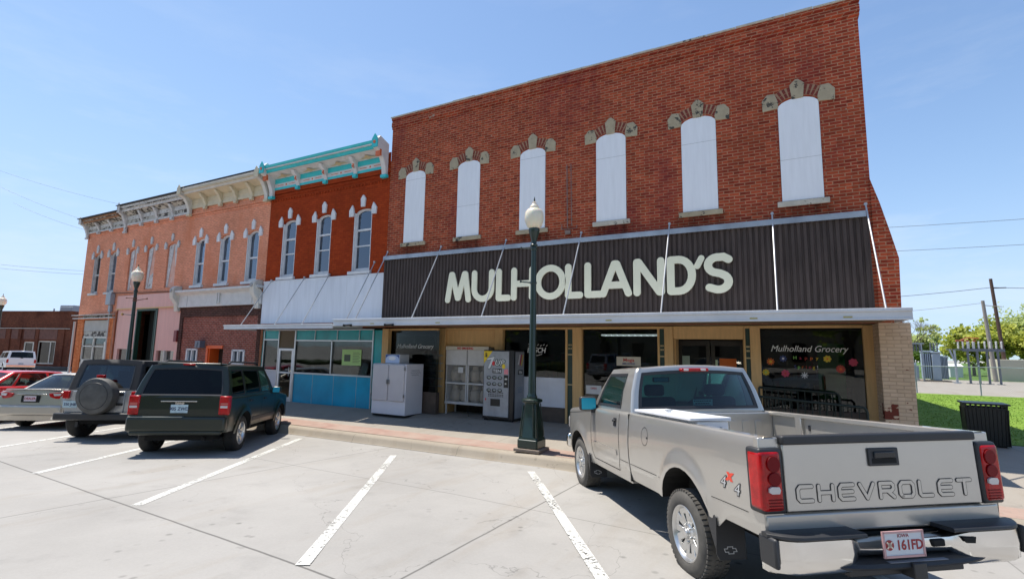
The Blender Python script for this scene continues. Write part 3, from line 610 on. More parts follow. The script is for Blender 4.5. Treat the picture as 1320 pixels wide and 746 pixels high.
# inside: floor, back wall, ceiling, shelves with goods, so the glass looks into a dim room
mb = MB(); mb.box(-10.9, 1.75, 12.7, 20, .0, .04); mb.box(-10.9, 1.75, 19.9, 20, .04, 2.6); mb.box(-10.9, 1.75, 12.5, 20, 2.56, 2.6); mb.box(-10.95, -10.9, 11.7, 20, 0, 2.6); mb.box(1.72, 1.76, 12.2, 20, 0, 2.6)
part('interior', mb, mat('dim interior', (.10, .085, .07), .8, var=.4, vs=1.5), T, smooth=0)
goods = [mat('goods red', (.30, .04, .03), .5, var=.5, vs=14), mat('goods blue', (.05, .10, .28), .5, var=.5, vs=14), mat('goods cream', (.42, .38, .28), .5, var=.5, vs=14), mat('goods green', (.06, .18, .07), .5, var=.5, vs=14)]
for gi, gm in enumerate(goods):
    m_ = MB()
    for q in range(60):
        sx = random.choice([-10.3, -9.6, -9.0, -5.8, -5.2, -3.9, -3.0, .1, .6, 1.2])+random.uniform(-.25, .25); lv = random.choice([.75, 1.05, 1.35, 1.62]); sy = 13.3+random.uniform(0, .3)
        m_.box(sx, sx+random.uniform(.06, .16), sy, sy+.1, lv, lv+random.uniform(.1, .24))
    o = part('shelf_goods', m_, gm, T, smooth=0)
mb = MB()
for a, b in ((-10.6, -8.9), (-6.5, -4.8), (-4.3, -2.5), (-.2, 1.5)):
    for z in (.45, .74, 1.04, 1.34, 1.6): mb.box(a, b, 13.25, 13.7, z-.02, z)
part('shelf', mb, plain('shelf metal', (.25, .25, .24), .5), T, smooth=0)
# things standing just inside or stuck on the glass
wtxt = plain('white vinyl lettering', (.70, .70, .68), .5)
def on_glass(parent, txt, x, z, size, y=GY+.022, xs=1, shear=0, m_=None, name='window_lettering', offset=0):
    q = MB(); vs, fs = text2d(txt, size, xs, shear, offset); q.add(vs, fs, front(y, x, z)); return part(name, q, m_ or wtxt, parent, smooth=0)
on_glass(GW[3], 'Mulholland Grocery', .64, 1.95, .185, shear=.32, xs=.92)
on_glass(GW[0], 'Mulholland Grocery', -9.33, 1.89, .178, y=11.64, shear=.32, xs=.92)
on_glass(GW[1], 'BUSCH', -5.62, 1.83, .19, shear=.2, xs=.9, offset=.003)
q = MB()
for i in range(7): q.add([(-5.85+i*.085, 0, 0), (-5.82+i*.085, 0, 0), (-5.79+i*.085, 0, .05)], [(0, 1, 2)], Matrix.Translation((0, GY+.021, 2.0+.02*(i % 2))))
stroke(q, [(-5.85, 2.05), (-5.75, 2.09), (-5.66, 2.06)], .006, 0, .002, front(GY+.021)); stroke(q, [(-5.72, 1.77), (-5.6, 1.75), (-5.45, 1.79)], .006, 0, .002, front(GY+.021)); part('window_lettering', q, wtxt, GW[1])
# old steel framed rack in the first window
q = MB()
for a, b, c, d_ in ((-10.0, -9.98, 1.88, 2.27), (-9.42, -9.40, 1.88, 2.27), (-8.64, -8.62, 1.88, 2.27)): q.box(a, b, 11.68, 11.70, c, d_)
q.box(-10.0, -8.62, 11.68, 11.70, 2.26, 2.28); q.box(-10.0, -8.62, 11.68, 11.70, 1.87, 1.89)
part('display_frame', q, plain('display frame grey', (.42, .44, .42), .5), T)
q = MB()
for i in range(5): q.box(-9.25, -8.55, 11.95, 12.0, .8+i*.22, .82+i*.22)
for i in range(14): q.tube((-9.2+i*.045, 11.97, .8), (-9.2+i*.045, 11.97, 1.75), .004, n=4)
part('display_frame', q, plain('display frame grey', (.42, .44, .42), .5), T)
# spring decorations and notes, each a thing stuck to the glass
def flower(x, z, r, col, cc, n, label, petal=.5):
    q = MB(); M = front(GY+.026); r *= .8
    t_ = thing('paper_flower', label, 'flower', (x, GY, z), 'paper flowers stuck inside the right window')
    for i in range(n):
        a = 2*math.pi*i/n; stroke(q, [(x+math.cos(a)*r*.3, z+math.sin(a)*r*.3), (x+math.cos(a)*r*.8, z+math.sin(a)*r*.8)], r*petal*.42, 0, .001+.0003*i, M)
    part('petals', q, col, t_, smooth=0)
    q = MB(); q.lathe([(r*.3, 0), (r*.3, .004)], 14, front(GY+.021, x, z)); part('centre', q, cc, t_)
P_or = plain('orange paper', (.62, .13, .01), .6); P_ye = plain('yellow paper', (.55, .40, .02), .6); P_pk = plain('pink paper', (.45, .04, .09), .6); P_wh = plain('white paper', (.62, .62, .62), .7)
P_rd = plain('red paper', (.42, .04, .02), .6); P_bl = plain('blue paper', (.03, .05, .16), .6); P_gr = plain('green paper', (.25, .55, .12), .6)
flower(-.06, 1.73, .10, P_or, P_ye, 9, 'orange paper flower with a yellow centre on the left of the right shop window', .35)
flower(-.16, 1.50, .08, P_ye, P_gr, 8, 'small yellow round paper flower in the lower left of the right shop window', .7)
flower(.21, 1.49, .085, P_pk, P_rd, 7, 'pink red round paper flower below the blue one in the right shop window', .9)
flower(.18, 1.80, .09, P_bl, P_wh, 8, 'dark blue paper flower at the upper left of the right shop window', .45)
flower(.56, 1.46, .095, P_wh, P_wh, 8, 'white spoked paper flower in the middle of the right shop window', .22)
flower(.98, 1.81, .08, P_ye, P_or, 7, 'bright yellow paper flower under the word Grocery in the right shop window', .8)
flower(1.20, 1.61, .11, P_rd, P_or, 12, 'large red orange paper flower in the right half of the right shop window', .35)
flower(1.42, 1.75, .085, P_pk, P_pk, 7, 'solid pink paper flower at the far right of the right shop window', .95)
for s_, x, z, cols in (('Happy', .60, 1.79, (P_gr, P_pk, P_rd, P_or, P_ye)), ('Spring!', .60, 1.60, (P_bl, P_gr, P_or, P_rd, P_pk, P_ye, P_wh))):
    for i, ch in enumerate(s_): on_glass(GW[3], ch, x-.2+.4*i/(len(s_)-1), z, .10, y=GY+.026, m_=cols[i])
q = MB(); q.box(.81, 1.28, GY+.055, GY+.06, 1.0, 2.12); single('poster', q, mat('translucent green card', (.10, .58, .14), .6, var=.4), 'tall dark green poster hanging behind the right shop window', 'poster')
q = MB(); q.lathe([(.10, 0), (.14, .10), (.135, .12), (0.0, .13)], 20, Matrix.Translation((1.25, GY+.2, .80))); single('bowl', q, plain('white plastic', (.7, .72, .74), .4), 'white plastic tub on the sill inside the right shop window', 'tub')
def note(x0, x1, z0, z1, label, base, lines, m_=P_wh, y=GY+.016):
    t_ = thing('notice', label, 'notice', ((x0+x1)/2, y, z0)); q = MB(); q.box(x0, x1, y-.004, y, z0, z1); part('sheet', q, m_, t_, smooth=0)
    for (s_, x, z, size, col, xs_) in lines:
        q = MB(); vs, fs = text2d(s_, size, xs_, 0, .001 if size > .05 else 0); q.add(vs, fs, front(y-.008, x, z)); part('lettering', q, col, t_, smooth=0)
    return t_
P_red = plain('red ink', (.5, .02, .02), .5); P_blk = plain('black ink', (.02, .02, .02), .5); P_blue = plain('blue ink', (.04, .06, .2), .5)
note(-3.43, -2.84, 1.55, 1.77, 'cream card with bold red lettering in the window left of the shop door', None, [('Mega', -3.13, 1.655, .11, P_red, 1.2), ('MILLIONS', -3.13, 1.58, .065, P_blue, 1.1)], plain('cream card', (.55, .50, .40), .6))
note(-4.22, -3.82, .83, 1.04, 'white paper notice low in the window beside the green pilaster', None, [('OPEN', -4.02, .95, .06, P_red, 1)])
note(-1.12, -.76, 1.57, 1.77, 'bright orange card in the shop door glass', None, [], P_or, y=GY+.49)
note(-1.30, -1.16, 1.57, 1.74, 'small pale green card beside the orange card in the shop door', None, [], plain('pale green paper', (.5, .62, .42), .6), y=GY+.49)
note(-1.98, -1.78, 1.6, 1.82, 'pale grey green card at the left of the shop door', None, [], plain('grey green paper', (.3, .4, .33), .6), y=GY+.49)
q = MB()
for i in range(10): q.box(-5.8+i*.22, -5.64+i*.22, 18.4, 18.9, 2.50, 2.555)
part('ceiling_light', q, plain('lit ceiling tube', (.9, .95, 1), .5, emit=1.2), T, smooth=0)
# conduit on the wall
mb = MB(); mb.path([(-4.47, D-.02, 6.6), (-4.45, D-.02, 4.95)], .012, 6); mb.path([(-4.36, D-.02, 6.6), (-4.34, D-.02, 5.0)], .010, 6); mb.box(-4.5, -4.36, D-.06, D, 4.78, 4.88); mb.path([(-4.6, D-.02, 5.05), (-4.6, D-.02, 4.92), (-4.2, D-.02, 4.92), (-4.2, D-.02, 5.0)], .01, 6)
part('conduit', mb, plain('conduit metal', (.25, .17, .14), .5, .5), T)
# canopy of the grocery
CY = 10.15
mb = MB(); mb.box(-11.1, 2.04, CY, CY+.03, 2.49, 2.64); mb.box(-11.1, 2.04, CY-.03, CY+.0, 2.62, 2.675); mb.box(-11.1, 2.04, CY+.03, D-.1, 2.565, 2.62); mb.box(-11.1, 2.04, CY-.02, CY, 2.475, 2.505); mb.box(1.99, 2.04, CY+.03, D-.1, 2.49, 2.565)
CN = part('canopy', mb, alu, T, bevel=.006)
rust = plain('yellowed bracket', (.45, .38, .14), .6)
mb = MB()
for x in (-9.68, -7.5, -3.1, -.36, 1.09): mb.box(x, x+.13, CY-.012, CY-.001, 2.52, 2.545)
part('bracket', mb, rust, CN)
lf = MB()
for x in (-10.5, -9.0): lf.tube((x-.1, CY-.04, 2.49), (x+.12, CY-.04, 2.5), .022, n=8); lf.box(x-.14, x-.1, CY-.07, CY-.02, 2.46, 2.52); lf.box(x+.12, x+.16, CY-.07, CY-.02, 2.46, 2.52)
part('clamp', lf, dark, CN)
for x in (-10.30, -8.31, -6.19, -4.08, -1.97, .10, 1.70):
    r_ = MB(); r_.tube((x, D-.02, 4.79), (x+.0, CY+.05, 2.67), .016, n=8); r_.tube((x, D-.04, 4.79), (x, D+.02, 4.79), .03, n=8)
    part('rod', r_, plain('rod steel', (.48, .48, .48), .35, .5), T)
# brown corrugated band as a real folded sheet
mb = MB(); xs_ = []; x = MX0-.0
prof = []
while x < 1.66:
    prof += [(x, 0), (x+.055, 0), (x+.07, .028), (x+.095, .028)]; x += .11
lo = [(px_, D-.09+dy, 2.62) for px_, dy in prof]; hi = [(px_, D-.09+dy, 4.56) for px_, dy in prof]
mb.loft([lo, hi], closed=False)
mb.quad(*[(1.66, D-.09, 2.62), (1.66, D, 2.62), (1.66, D, 4.56), (1.66, D-.09, 4.56)])
SG = thing('store_sign', "wide brown corrugated sign band with cream rounded letters above the grocery canopy", 'sign', (-4.3, D, 2.62))
part('sign_panel', mb, brown_metal, SG, smooth=0)
mb = MB(); mb.box(MX0, 1.68, D-.14, D+.0, 4.56, 4.64); mb.box(MX0, 1.68, D-.15, D-.12, 4.52, 4.6); part('flashing', mb, mat('galvanised flashing', (.40, .42, .46), .4, metal=.6, var=.35, vs=1.5), SG)
# letters drawn as thick round ended strokes
LC = plain('pale cream letter', (.76, .74, .56), .5)
LR = .083; zb, zt = 3.23, 3.93
def letter(strokes, label_=None):
    q = MB()
    k = 0
    for pts, cl in strokes:
        P = [Vector(p) for p in pts]
        if cl and len(P) > 20: stroke(q, pts, LR, 0, .035, front(D-.105), True); continue
        if cl: P.append(P[0])
        P = [p for i, p in enumerate(P) if i == 0 or (p-P[i-1]).length > 1e-5]
        run = [P[0]]; runs = []
        for i in range(1, len(P)):
            run.append(P[i])
            if i < len(P)-1 and (P[i]-P[i-1]).angle(P[i+1]-P[i]) > R(34): runs.append(run); run = [P[i]]
        runs.append(run)
        for r_ in runs: stroke(q, r_, LR, .0, .035+.0009*k, front(D-.105)); k += 1
    part('letter', q, LC, SG, smooth=0)
def A_(x0, x1):
    m = (x0+x1)/2; zc = zb+.2; k = (zc-zb)/(zt-zb)
    return [([(x0, zb), (m-.03, zt), (m+.03, zt), (x1, zb)], False), ([(x0+(m-x0)*k, zc), (x1-(x1-m)*k, zc)], False)]
letter([([(-7.95, zb), (-7.84, zt), (-7.81, zt), (-7.62, zb+.05), (-7.60, zb+.05), (-7.41, zt), (-7.38, zt), (-7.27, zb)], False)])
letter([([(-7.09, zt), (-7.09, 3.5)]+arc(-6.82, 3.5, .27, .27, 180, 360)+[(-6.55, 3.5), (-6.55, zt)], False)])
letter([([(-6.33, zt), (-6.33, zb), (-6.05, zb)], False)])
letter([([(-5.88, zt), (-5.88, zb)], False), ([(-5.36, zt), (-5.36, zb)], False), ([(-5.88, 3.58), (-5.36, 3.58)], False)])
letter([(arc(-4.86, 3.58, .335, .355, 0, 360, 32)[:-1], True)])
letter([([(-4.38, zt), (-4.38, zb), (-4.08, zb)], False)])
letter([([(-3.88, zt), (-3.88, zb), (-3.57, zb)], False)])
letter(A_(-3.50, -2.90))
letter([([(-2.70, zb), (-2.70, zt), (-2.66, zt), (-2.20, zb), (-2.16, zb), (-2.16, zt)], False)])
letter([([(-1.95, zb), (-1.95, zt), (-1.78, zt)]+arc(-1.78, 3.58, .28, .35, 90, -90)[1:]+[(-1.95, zb)], True)])
q = MB(); stroke(q, [(-1.30, 3.93), (-1.39, 3.76)], .065, 0, .036, front(D-.105)); part('letter', q, LC, SG)
sx = -1.0
letter([([(-.76+.0, 3.87), (-.86, 3.93)]+arc(-.97, 3.76, .20, .17, 80, 245, 10)+[(-.93, 3.575)]+arc(-.97, 3.40, .20, .17, 62, -100, 10)[1:]+[(-1.15, 3.28)], False)])

# ================= the red painted building with the turquoise cornice
def sash_window(T, x, w_, z0, z1, rise, y, frame, gl, split=.5, hood=None, hoodm=None, sill=True, sash2=None, siden=.10):
    fr = MB(); fr.prism(arch_poly(x-w_/2, x+w_/2, z0, z1, rise), 0, .05, front(y+.14))
    back = fr
    outer = arch_poly(x-w_/2, x+w_/2, z0, z1, rise, inset=.004); inner = arch_poly(x-w_/2, x+w_/2, z0, z1, rise, inset=.065)
    q = MB(); n = len(outer)
    for yy0, yy1 in ((y+.08, y+.14),):
        for i in range(n):
            j = (i+1) % n
            a, b, c, d = outer[i], outer[j], inner[j], inner[i]
            q.quad((a[0], yy0, a[1]), (b[0], yy0, b[1]), (c[0], yy0, c[1]), (d[0], yy0, d[1])); q.quad((d[0], yy0, d[1]), (c[0], yy0, c[1]), (c[0], yy1, c[1]), (d[0], yy1, d[1]))
    zs = z0+(z1-z0)*split; q.box(x-w_/2+.06, x+w_/2-.06, y+.09, y+.13, zs-.03, zs+.03); q.box(x-w_/2+.06, x+w_/2-.06, y+.1, y+.14, z0+.06, z0+.11)
    if sash2: q.box(x-w_/2+.06, x+w_/2-.06, y+.105, y+.14, sash2-.02, sash2+.02)
    for sg in (-1, 1): q.box(min(x+sg*(w_/2-.03), x+sg*(w_/2-.002)), max(x+sg*(w_/2-.03), x+sg*(w_/2-.002)), y+.005, y+.085, z0+.005, z1-.02)
    W = part('window', q, frame, T, smooth=0)
    g_ = MB(); g_.prism(inner, 0, .006, front(y+.135)); part('pane', g_, gl, W, smooth=0)
    b_ = MB(); b_.box(x-w_/2+.02, x+w_/2-.02, y+.45, y+.46, z0, z1+rise); b_.box(x-w_/2+.1, x-.02, y+.3, y+.31, zs+.1, z1); part('blind', b_, mat('dim curtain', (.10, .11, .13), .9, var=.5, vs=3), W)
    if sill: s = MB(); s.box(x-w_/2-.09, x+w_/2+.09, y-.09, y+.10, z0-.10, z0-.003); part('sill', s, frame, W, bevel=.008)
    if hoodm:
        h = MB(); top = z1+rise*.7
        h.prism(block_poly(x, top+.04, .20, .38, 0, .3), -.02, .05, front(y))
        for sg in (-1, 1): h.prism([(x+sg*a, b) for a, b in ((w_/2+.005, z1-.13), (w_/2+.19, z1-.13), (w_/2+.20, z1+.08), (w_/2+.07, z1+.25), (w_/2+.005, z1+.10))], -.02, .05, front(y))
        part('hood_stone', h, hoodm, W, bevel=.003)
    return W
up_glass = glass('upstairs glass', (.25, .28, .30), refl=(.75, .85, 1), boost=3.0)
BX0, BX1 = -15.98, -10.37
brB = brick('red painted brick', ((.37, .052, .012), (.30, .040, .010)), (.24, .034, .010), .008, .45, paint=1, stain=(1.2, .55, (.22, .035, .008), .7))
wframe = mat('white painted timber', (.66, .66, .66), .5, var=.12, vs=5)
T = thing('painted_brick_shop', 'orange red painted brick building with a turquoise and white cornice', 'building', (-13.2, D, 0))
bwin = [(-14.87, .70), (-13.17, .70), (-11.42, .76)]
mb = MB(); wall_open(mb, BX0, BX1, 2.5, 8.0, D, [(x, x+0, 0, 0, 0) for x in []]+[(x-w_/2, x+w_/2, 4.27, 6.20, .16) for x, w_ in bwin], .2)
shell(mb, BX0, BX1, D, 30, 2.5, 7.6); mb.box(BX0, BX1, D-.03, D, 7.22, 7.28); mb.box(BX0, BX1, D-.05, D, 7.32, 7.47)
for i in range(40): mb.box(BX0+.06+i*.14, BX0+.13+i*.14, D-.03, D, 7.06, 7.12)
part('wall', mb, brB, T, smooth=0)
mb = MB(); mb.quad((BX0, D, 7.7), (BX1, D, 7.7), (BX1, 30, 7.3), (BX0, 30, 7.3)); part('roof', mb, roofm, T)
for i, (x, w_) in enumerate(bwin): sash_window(T, x, w_, 4.27, 6.20, .16, D, wframe, up_glass, .70 if i != 9 else .6, hoodm=wframe, sash2=5.1)
turq = mat('turquoise paint', (.03, .50, .52), .45, var=.12, vs=4); cwhite = mat('cornice white paint', (.62, .60, .58), .5, var=.14, vs=5); orange = plain('orange detail paint', (.62, .14, .05), .5); beige = plain('beige detail paint', (.55, .42, .24), .5)
def cornice(parent, x0, x1, z, mats, brackets, ends, prefix=0, d=.75, worn=None, hscale=1.0):
    """mats: dict frieze, cove, crown, fascia; z = bottom of frieze; d = projection"""
    M_ = mats; s_ = hscale; k_ = d/.75
    q = MB(); q.box(x0, x1, D-.06, D, z, z+.50*s_); C = part('cornice', q, M_['frieze'], parent)
    q = MB(); q.box(x0, x1, D-.075, D-.06, z+.0, z+.10*s_); q.box(x0, x1, D-.075, D-.06, z+.29*s_, z+.50*s_); part('band', q, M_['band'], C)
    q = MB(); q.loft([[(x, D-.05+a*k_, z+b*s_) for a, b in [(0, .50), (-.10, .53), (-.30, .60), (-.52, .66), (-.60, .67)]] for x in (x0, x1)], closed=False); part('cove', q, M_['cove'], C)
    q = MB(); q.loft([[(x, D-.05+a*k_, z+b*s_) for a, b in [(-.55, .66), (-.60, .67), (-.60, .74), (-.64, .77), (-.64, .82), (-.72, .86), (-.75, .92), (-.75, .95), (0, .97)]] for x in (x0, x1)], closed=False, cap0=True, cap1=True); part('crown', q, M_['crown'], C, smooth=20)
    q = MB(); q.box(x0, x1, D-.05-.72*k_, D-.05-.645*k_, z+.785*s_, z+.83*s_); part('moulding', q, M_['line'], C)
    for x in brackets:
        q = MB(); pf = [(0, -.02), (-.09, -.02), (-.11, .12), (-.20, .24), (-.26, .38), (-.38, .46), (-.50, .60), (0, .62)]
        q.prism([(a*d/.75, b*s_) for a, b in pf], x-.07, x+.07, Matrix.Translation((0, D-.05, z)) @ SIDE); b_ = part('bracket', q, M_['bracket'], C, bevel=.012)
        q = MB(); q.box(x-.075, x+.075, D-.15, D-.04, z-.16*s_, z-.02*s_); part('drop', q, M_['band'], b_)
        if M_.get('det'):
            q = MB(); stroke(q, [(x-.03, z+.40*s_), (x+.03, z+.35*s_), (x-.03, z+.28*s_), (x+.03, z+.22*s_)], .018, 0, .05*k_, front(D-.05-.22*k_)); part('ornament', q, M_['det'], b_)
    for x in ends:
        q = MB(); pf = [(0, -.30), (-.16, -.30), (-.20, .0), (-.34, .28), (-.50, .50), (-.78, .60), (-.80, .94), (-.6, 1.14), (0, .97)]
        q.prism([(a*d/.75, b*s_) for a, b in pf], x-.085, x+.085, Matrix.Translation((0, D-.04, z)) @ SIDE); b_ = part('end_bracket', q, M_['end'], C, bevel=.015)
        q = MB(); q.box(x-.115, x+.115, D-.05-.18*k_, D-.05, z-.40*s_, z-.29*s_); q.prism([(x-.115, z+.62*s_), (x+.115, z+.62*s_), (x+.115, z+.96*s_), (x, z+1.16*s_), (x-.115, z+.96*s_)], 0, .03, front(D-.04-.80*k_)); part('end_cap', q, M_['band'], b_)
        if M_.get('det'):
            q = MB(); q.lathe([(.05, 0), (.05, .02)], 12, front(D-.075-.80*k_, x, z+.82*s_)); q.box(x-.09, x+.09, D-.05-.60*k_, D-.05-.48*k_, z+.36*s_, z+.60*s_); part('ornament', q, M_['det'], b_)
    return C
C = cornice(T, BX0+.1, BX1-.15, 7.47, dict(frieze=cwhite, band=turq, cove=cwhite, crown=turq, line=cwhite, bracket=cwhite, end=cwhite, det=orange), [-14.50, -13.14, -11.78], [-15.84, -10.52], hscale=.80, d=.50)
BAYS = ((-15.68, -14.62), (-14.38, -13.26), (-13.02, -11.90), (-11.66, -10.68))
q = MB()
for a, b in BAYS:
    m = (a+b)/2
    for s_ in (-1, 1): q.box(m+s_*.30-.15, m+s_*.30+.15, D-.066, D-.061, 7.615, 7.635)
    q.lathe([(.032, 0), (.032, .01)], 10, front(D-.061, m, 7.625))
part('painted_detail', q, orange, C)
q = MB()
for a, b in BAYS:
    m = (a+b)/2; y_ = lambda f: D-.05-.52*f*.667
    q.add([(m-.42, y_(.35), 7.904), (m-.1, y_(.3), 7.902), (m, y_(.2), 7.89), (m+.1, y_(.3), 7.902), (m+.42, y_(.35), 7.904), (m+.12, y_(.5), 7.925), (m, y_(.78), 7.955), (m-.12, y_(.5), 7.925)], [tuple(range(8))], Matrix.Translation((0, 0, -.03)))
part('painted_detail', q, beige, C, smooth=0)
# white panel, canopy, teal shop front
mb = MB(); mb.box(BX0+.03, BX1-.0, D-.07, D, 2.66, 4.13); part('fascia_panel', mb, mat('white sheet fascia', (.66, .68, .72), .45, var=.1, vs=1.2, streak=True), T, bevel=.006)
mb = MB(); mb.box(BX0+.03, BX1, D-.085, D-.07, 4.10, 4.15)
for x in (-14.6, -13.3, -11.9): mb.box(x, x+.012, D-.074, D-.07, 2.66, 4.1)
part('flashing', mb, alu, T)
mb = MB(); mb.box(-16.15, -11.11, CY, CY+.03, 2.41, 2.52); mb.box(-16.15, -11.11, CY-.025, CY, 2.51, 2.55); mb.box(-16.15, -11.11, CY+.03, D-.08, 2.48, 2.52); mb.box(-16.15, -16.11, CY+.03, D-.08, 2.41, 2.48); part('canopy', mb, alu, T, bevel=.005)
for x, z, dx in ((-15.5, 4.17, .1), (-13.83, 4.19, .1), (-12.7, 4.2, .2), (-10.75, 4.5, -.0)):
    r_ = MB(); r_.tube((x, D-.08, z), (x+dx, CY+.08, 2.54), .014, n=8); r_.tube((x, D-.12, z), (x, D-.06, z), .03, n=8); part('rod', r_, plain('dull rod', (.42, .42, .42), .4, .5), T)
TY_ = 11.5
tealg = mat('teal glazed panel', (.010, .36, .38), .25, var=.25, vs=2); bluep = mat('blue glazed panel', (.004, .33, .52), .28, var=.22, vs=1.2)
silver = plain('anodised aluminium', (.55, .56, .56), .3, .7)
mb = MB(); mb.box(-14.25, -10.80, TY_, TY_+.05, .03, 1.0); part('bulkhead_panel', mb, bluep, T)
mb = MB(); mb.box(-15.86, -15.12, TY_, TY_+.03, 2.13, 2.42); mb.box(-14.25, -10.80, TY_, TY_+.03, 2.11, 2.42); mb.box(-10.80, -10.47, TY_+.005, TY_+.04, .03, 2.42); mb.box(-15.96, -15.9, TY_-.02, TY_+.1, .03, 2.45); part('transom_panel', mb, tealg, T)
mb = MB()
for a, b, c, d_ in ((-15.90, -15.86, .03, 2.45), (-15.12, -15.08, .03, 2.45), (-14.30, -14.24, .03, 2.45), (-10.82, -10.78, .03, 2.45), (-12.56, -12.52, 1.02, 2.11), (-15.86, -15.12, 2.09, 2.13), (-14.24, -10.82, 2.07, 2.11), (-14.24, -10.82, .99, 1.04), (-15.86, -15.12, 1.05, 1.08), (-15.9, -10.78, 2.42, 2.46),
                    (-13.34, -13.32, 2.11, 2.42), (-12.33, -12.31, 2.11, 2.42), (-11.38, -11.36, 2.11, 2.42), (-13.35, -13.34, .03, .99), (-12.4, -12.39, .03, .99), (-11.42, -11.41, .03, .99)): mb.box(a, b, TY_-.035 if b-a > .015 else TY_-.006, TY_+.0, c, d_)
part('window_frame', mb, silver, T, bevel=.004)
mb = MB(); mb.box(-15.86, -15.12, TY_, TY_+.05, .03, 1.05); part('door_side_panel', mb, plain('pale lilac panel', (.5, .5, .55), .5), T)
pane(T, -14.24, -10.82, 1.02, 2.09, TY_+.01); pane(T, -15.86, -15.12, 1.06, 2.1, TY_+.01)
d = MB()
for a, b, c, e in ((-15.07, -14.98, .05, 1.82), (-14.40, -14.31, .05, 1.82), (-14.98, -14.40, .05, .2), (-14.98, -14.40, 1.74, 1.82), (-14.98, -14.40, .98, 1.03)): d.box(a, b, TY_-.03, TY_+.02, c, e)
dd = part('door', d, plain('pale aluminium frame', (.62, .63, .64), .35, .5), T, bevel=.004); pane(dd, -14.98, -14.40, .2, 1.74, TY_, 'pane')
q = MB(); q.tube((-14.44, TY_-.07, .9), (-14.44, TY_-.07, 1.2), .012); part('handle', q, silver, dd)
mb = MB(); mb.box(-15.08, -14.30, TY_-.0, TY_+.04, 1.84, 2.42); part('transom_board', mb, plain('brown board', (.13, .10, .06), .7), T)
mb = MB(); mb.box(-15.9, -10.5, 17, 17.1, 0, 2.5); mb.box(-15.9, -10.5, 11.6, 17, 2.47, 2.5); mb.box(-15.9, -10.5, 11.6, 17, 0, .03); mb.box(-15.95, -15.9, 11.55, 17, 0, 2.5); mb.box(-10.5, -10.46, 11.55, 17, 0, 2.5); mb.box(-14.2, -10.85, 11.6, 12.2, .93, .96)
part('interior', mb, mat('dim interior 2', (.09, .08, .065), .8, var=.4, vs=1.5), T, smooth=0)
note(-12.08, -11.27, 1.33, 1.82, 'light green poster with a dark picture in the teal shop window', None, [('NOTICE', -11.6, 1.72, .0, P_blk, 1)] if 0 else [], plain('lime paper', (.42, .62, .22), .6), y=TY_-.002)
q = MB(); q.box(-11.98, -11.72, TY_-.012, TY_-.007, 1.45, 1.66); 
for i in range(7): q.box(-11.62, -11.36+.05*(i % 2), TY_-.012, TY_-.007, 1.42+i*.05, 1.432+i*.05)
for o in bpy.data.objects:
    if o.get('label', '').startswith('light green poster'): part('picture', q, plain('dark print', (.08, .10, .07), .6), o)
# small toys along the sill
toy_cols = [('yellow', P_ye), ('red', P_rd), ('white', P_wh), ('pink', P_pk), ('cream', plain('cream toy', (.6, .55, .4), .7))]
for i, (x, (cn, cm2)) in enumerate(zip([-13.15, -12.75, -12.3, -11.95, -11.45, -13.6], [toy_cols[0], toy_cols[1], toy_cols[3], toy_cols[2], toy_cols[4], toy_cols[2]])):
    q = MB(); h = .16+.03*(i % 3)
    q.lathe([(.03, 0), (.075, .02), (.085, h*.4), (.05, h*.75), (.062, h), (.05, h*1.25), (.01, h*1.38)], 12, Matrix.Translation((x, TY_+.18, 1.02)))
    pos = ['left of the middle bar', 'third from the left', 'just right of the middle bar', 'under the green poster', 'rightmost of the row', 'leftmost of the row'][i]
    single('plush_toy', q, cm2, f'small {cn} stuffed toy on the teal shop sill, {pos}', 'toy', 'stuffed toys along the shop window sill')

# ================= salmon painted block: three bays
AX0, AX1 = -29.60, -15.99
brA = brick('salmon painted brick', ((.78, .34, .21), (.70, .29, .17)), (.56, .22, .14), .010, .5, paint=1, stain=(.7, .52, (.60, .21, .11), .8))
brA2 = brick('orange stained painted brick', ((.74, .28, .12), (.60, .17, .055)), (.50, .18, .09), .009, .5, paint=1, stain=(.9, .46, (.40, .10, .03), .8))
T = thing('salmon_brick_block', 'long salmon pink painted brick block with peeling cornice and tall narrow windows', 'building', (-22.8, D, 0))
aw = [(-28.38, .62), (-26.90, .62), (-25.2, .62), (-23.7, .66), (-22.1, .72), (-20.10, .62), (-18.50, .64), (-16.84, .68)]
mb = MB(); wall_open(mb, AX0, -26.0, 3.0, 7.9, D, [(x-w_/2, x+w_/2, 4.22, 6.0, .17) for x, w_ in aw[:2]], .18); wall_open(mb, -26.0, AX1, 3.44, 7.9, D, [(x-w_/2, x+w_/2, 4.22, 6.0, .17) for x, w_ in aw[2:]], .18)
shell(mb, AX0, AX1, D, 32, -.3, 7.6); mb.box(AX0, AX1, D-.03, D, 7.06, 7.11); mb.box(AX0, AX1, D-.05, D, 7.15, 7.22)
part('wall', mb, brA, T, smooth=0)
mb = MB(); mb.quad((AX0, D, 7.7), (AX1, D, 7.7), (AX1, 32, 7.3), (AX0, 32, 7.3)); part('roof', mb, roofm, T)
peel = mat('peeling window board', (.66, .46, .38), .8, col2=(.62, .27, .18), vs=2.4, spots=(4, .60, (.66, .63, .60)))
oldw = mat('weathered white timber', (.55, .54, .52), .7, var=.3, vs=8, spots=(6, .6, (.25, .22, .2)))
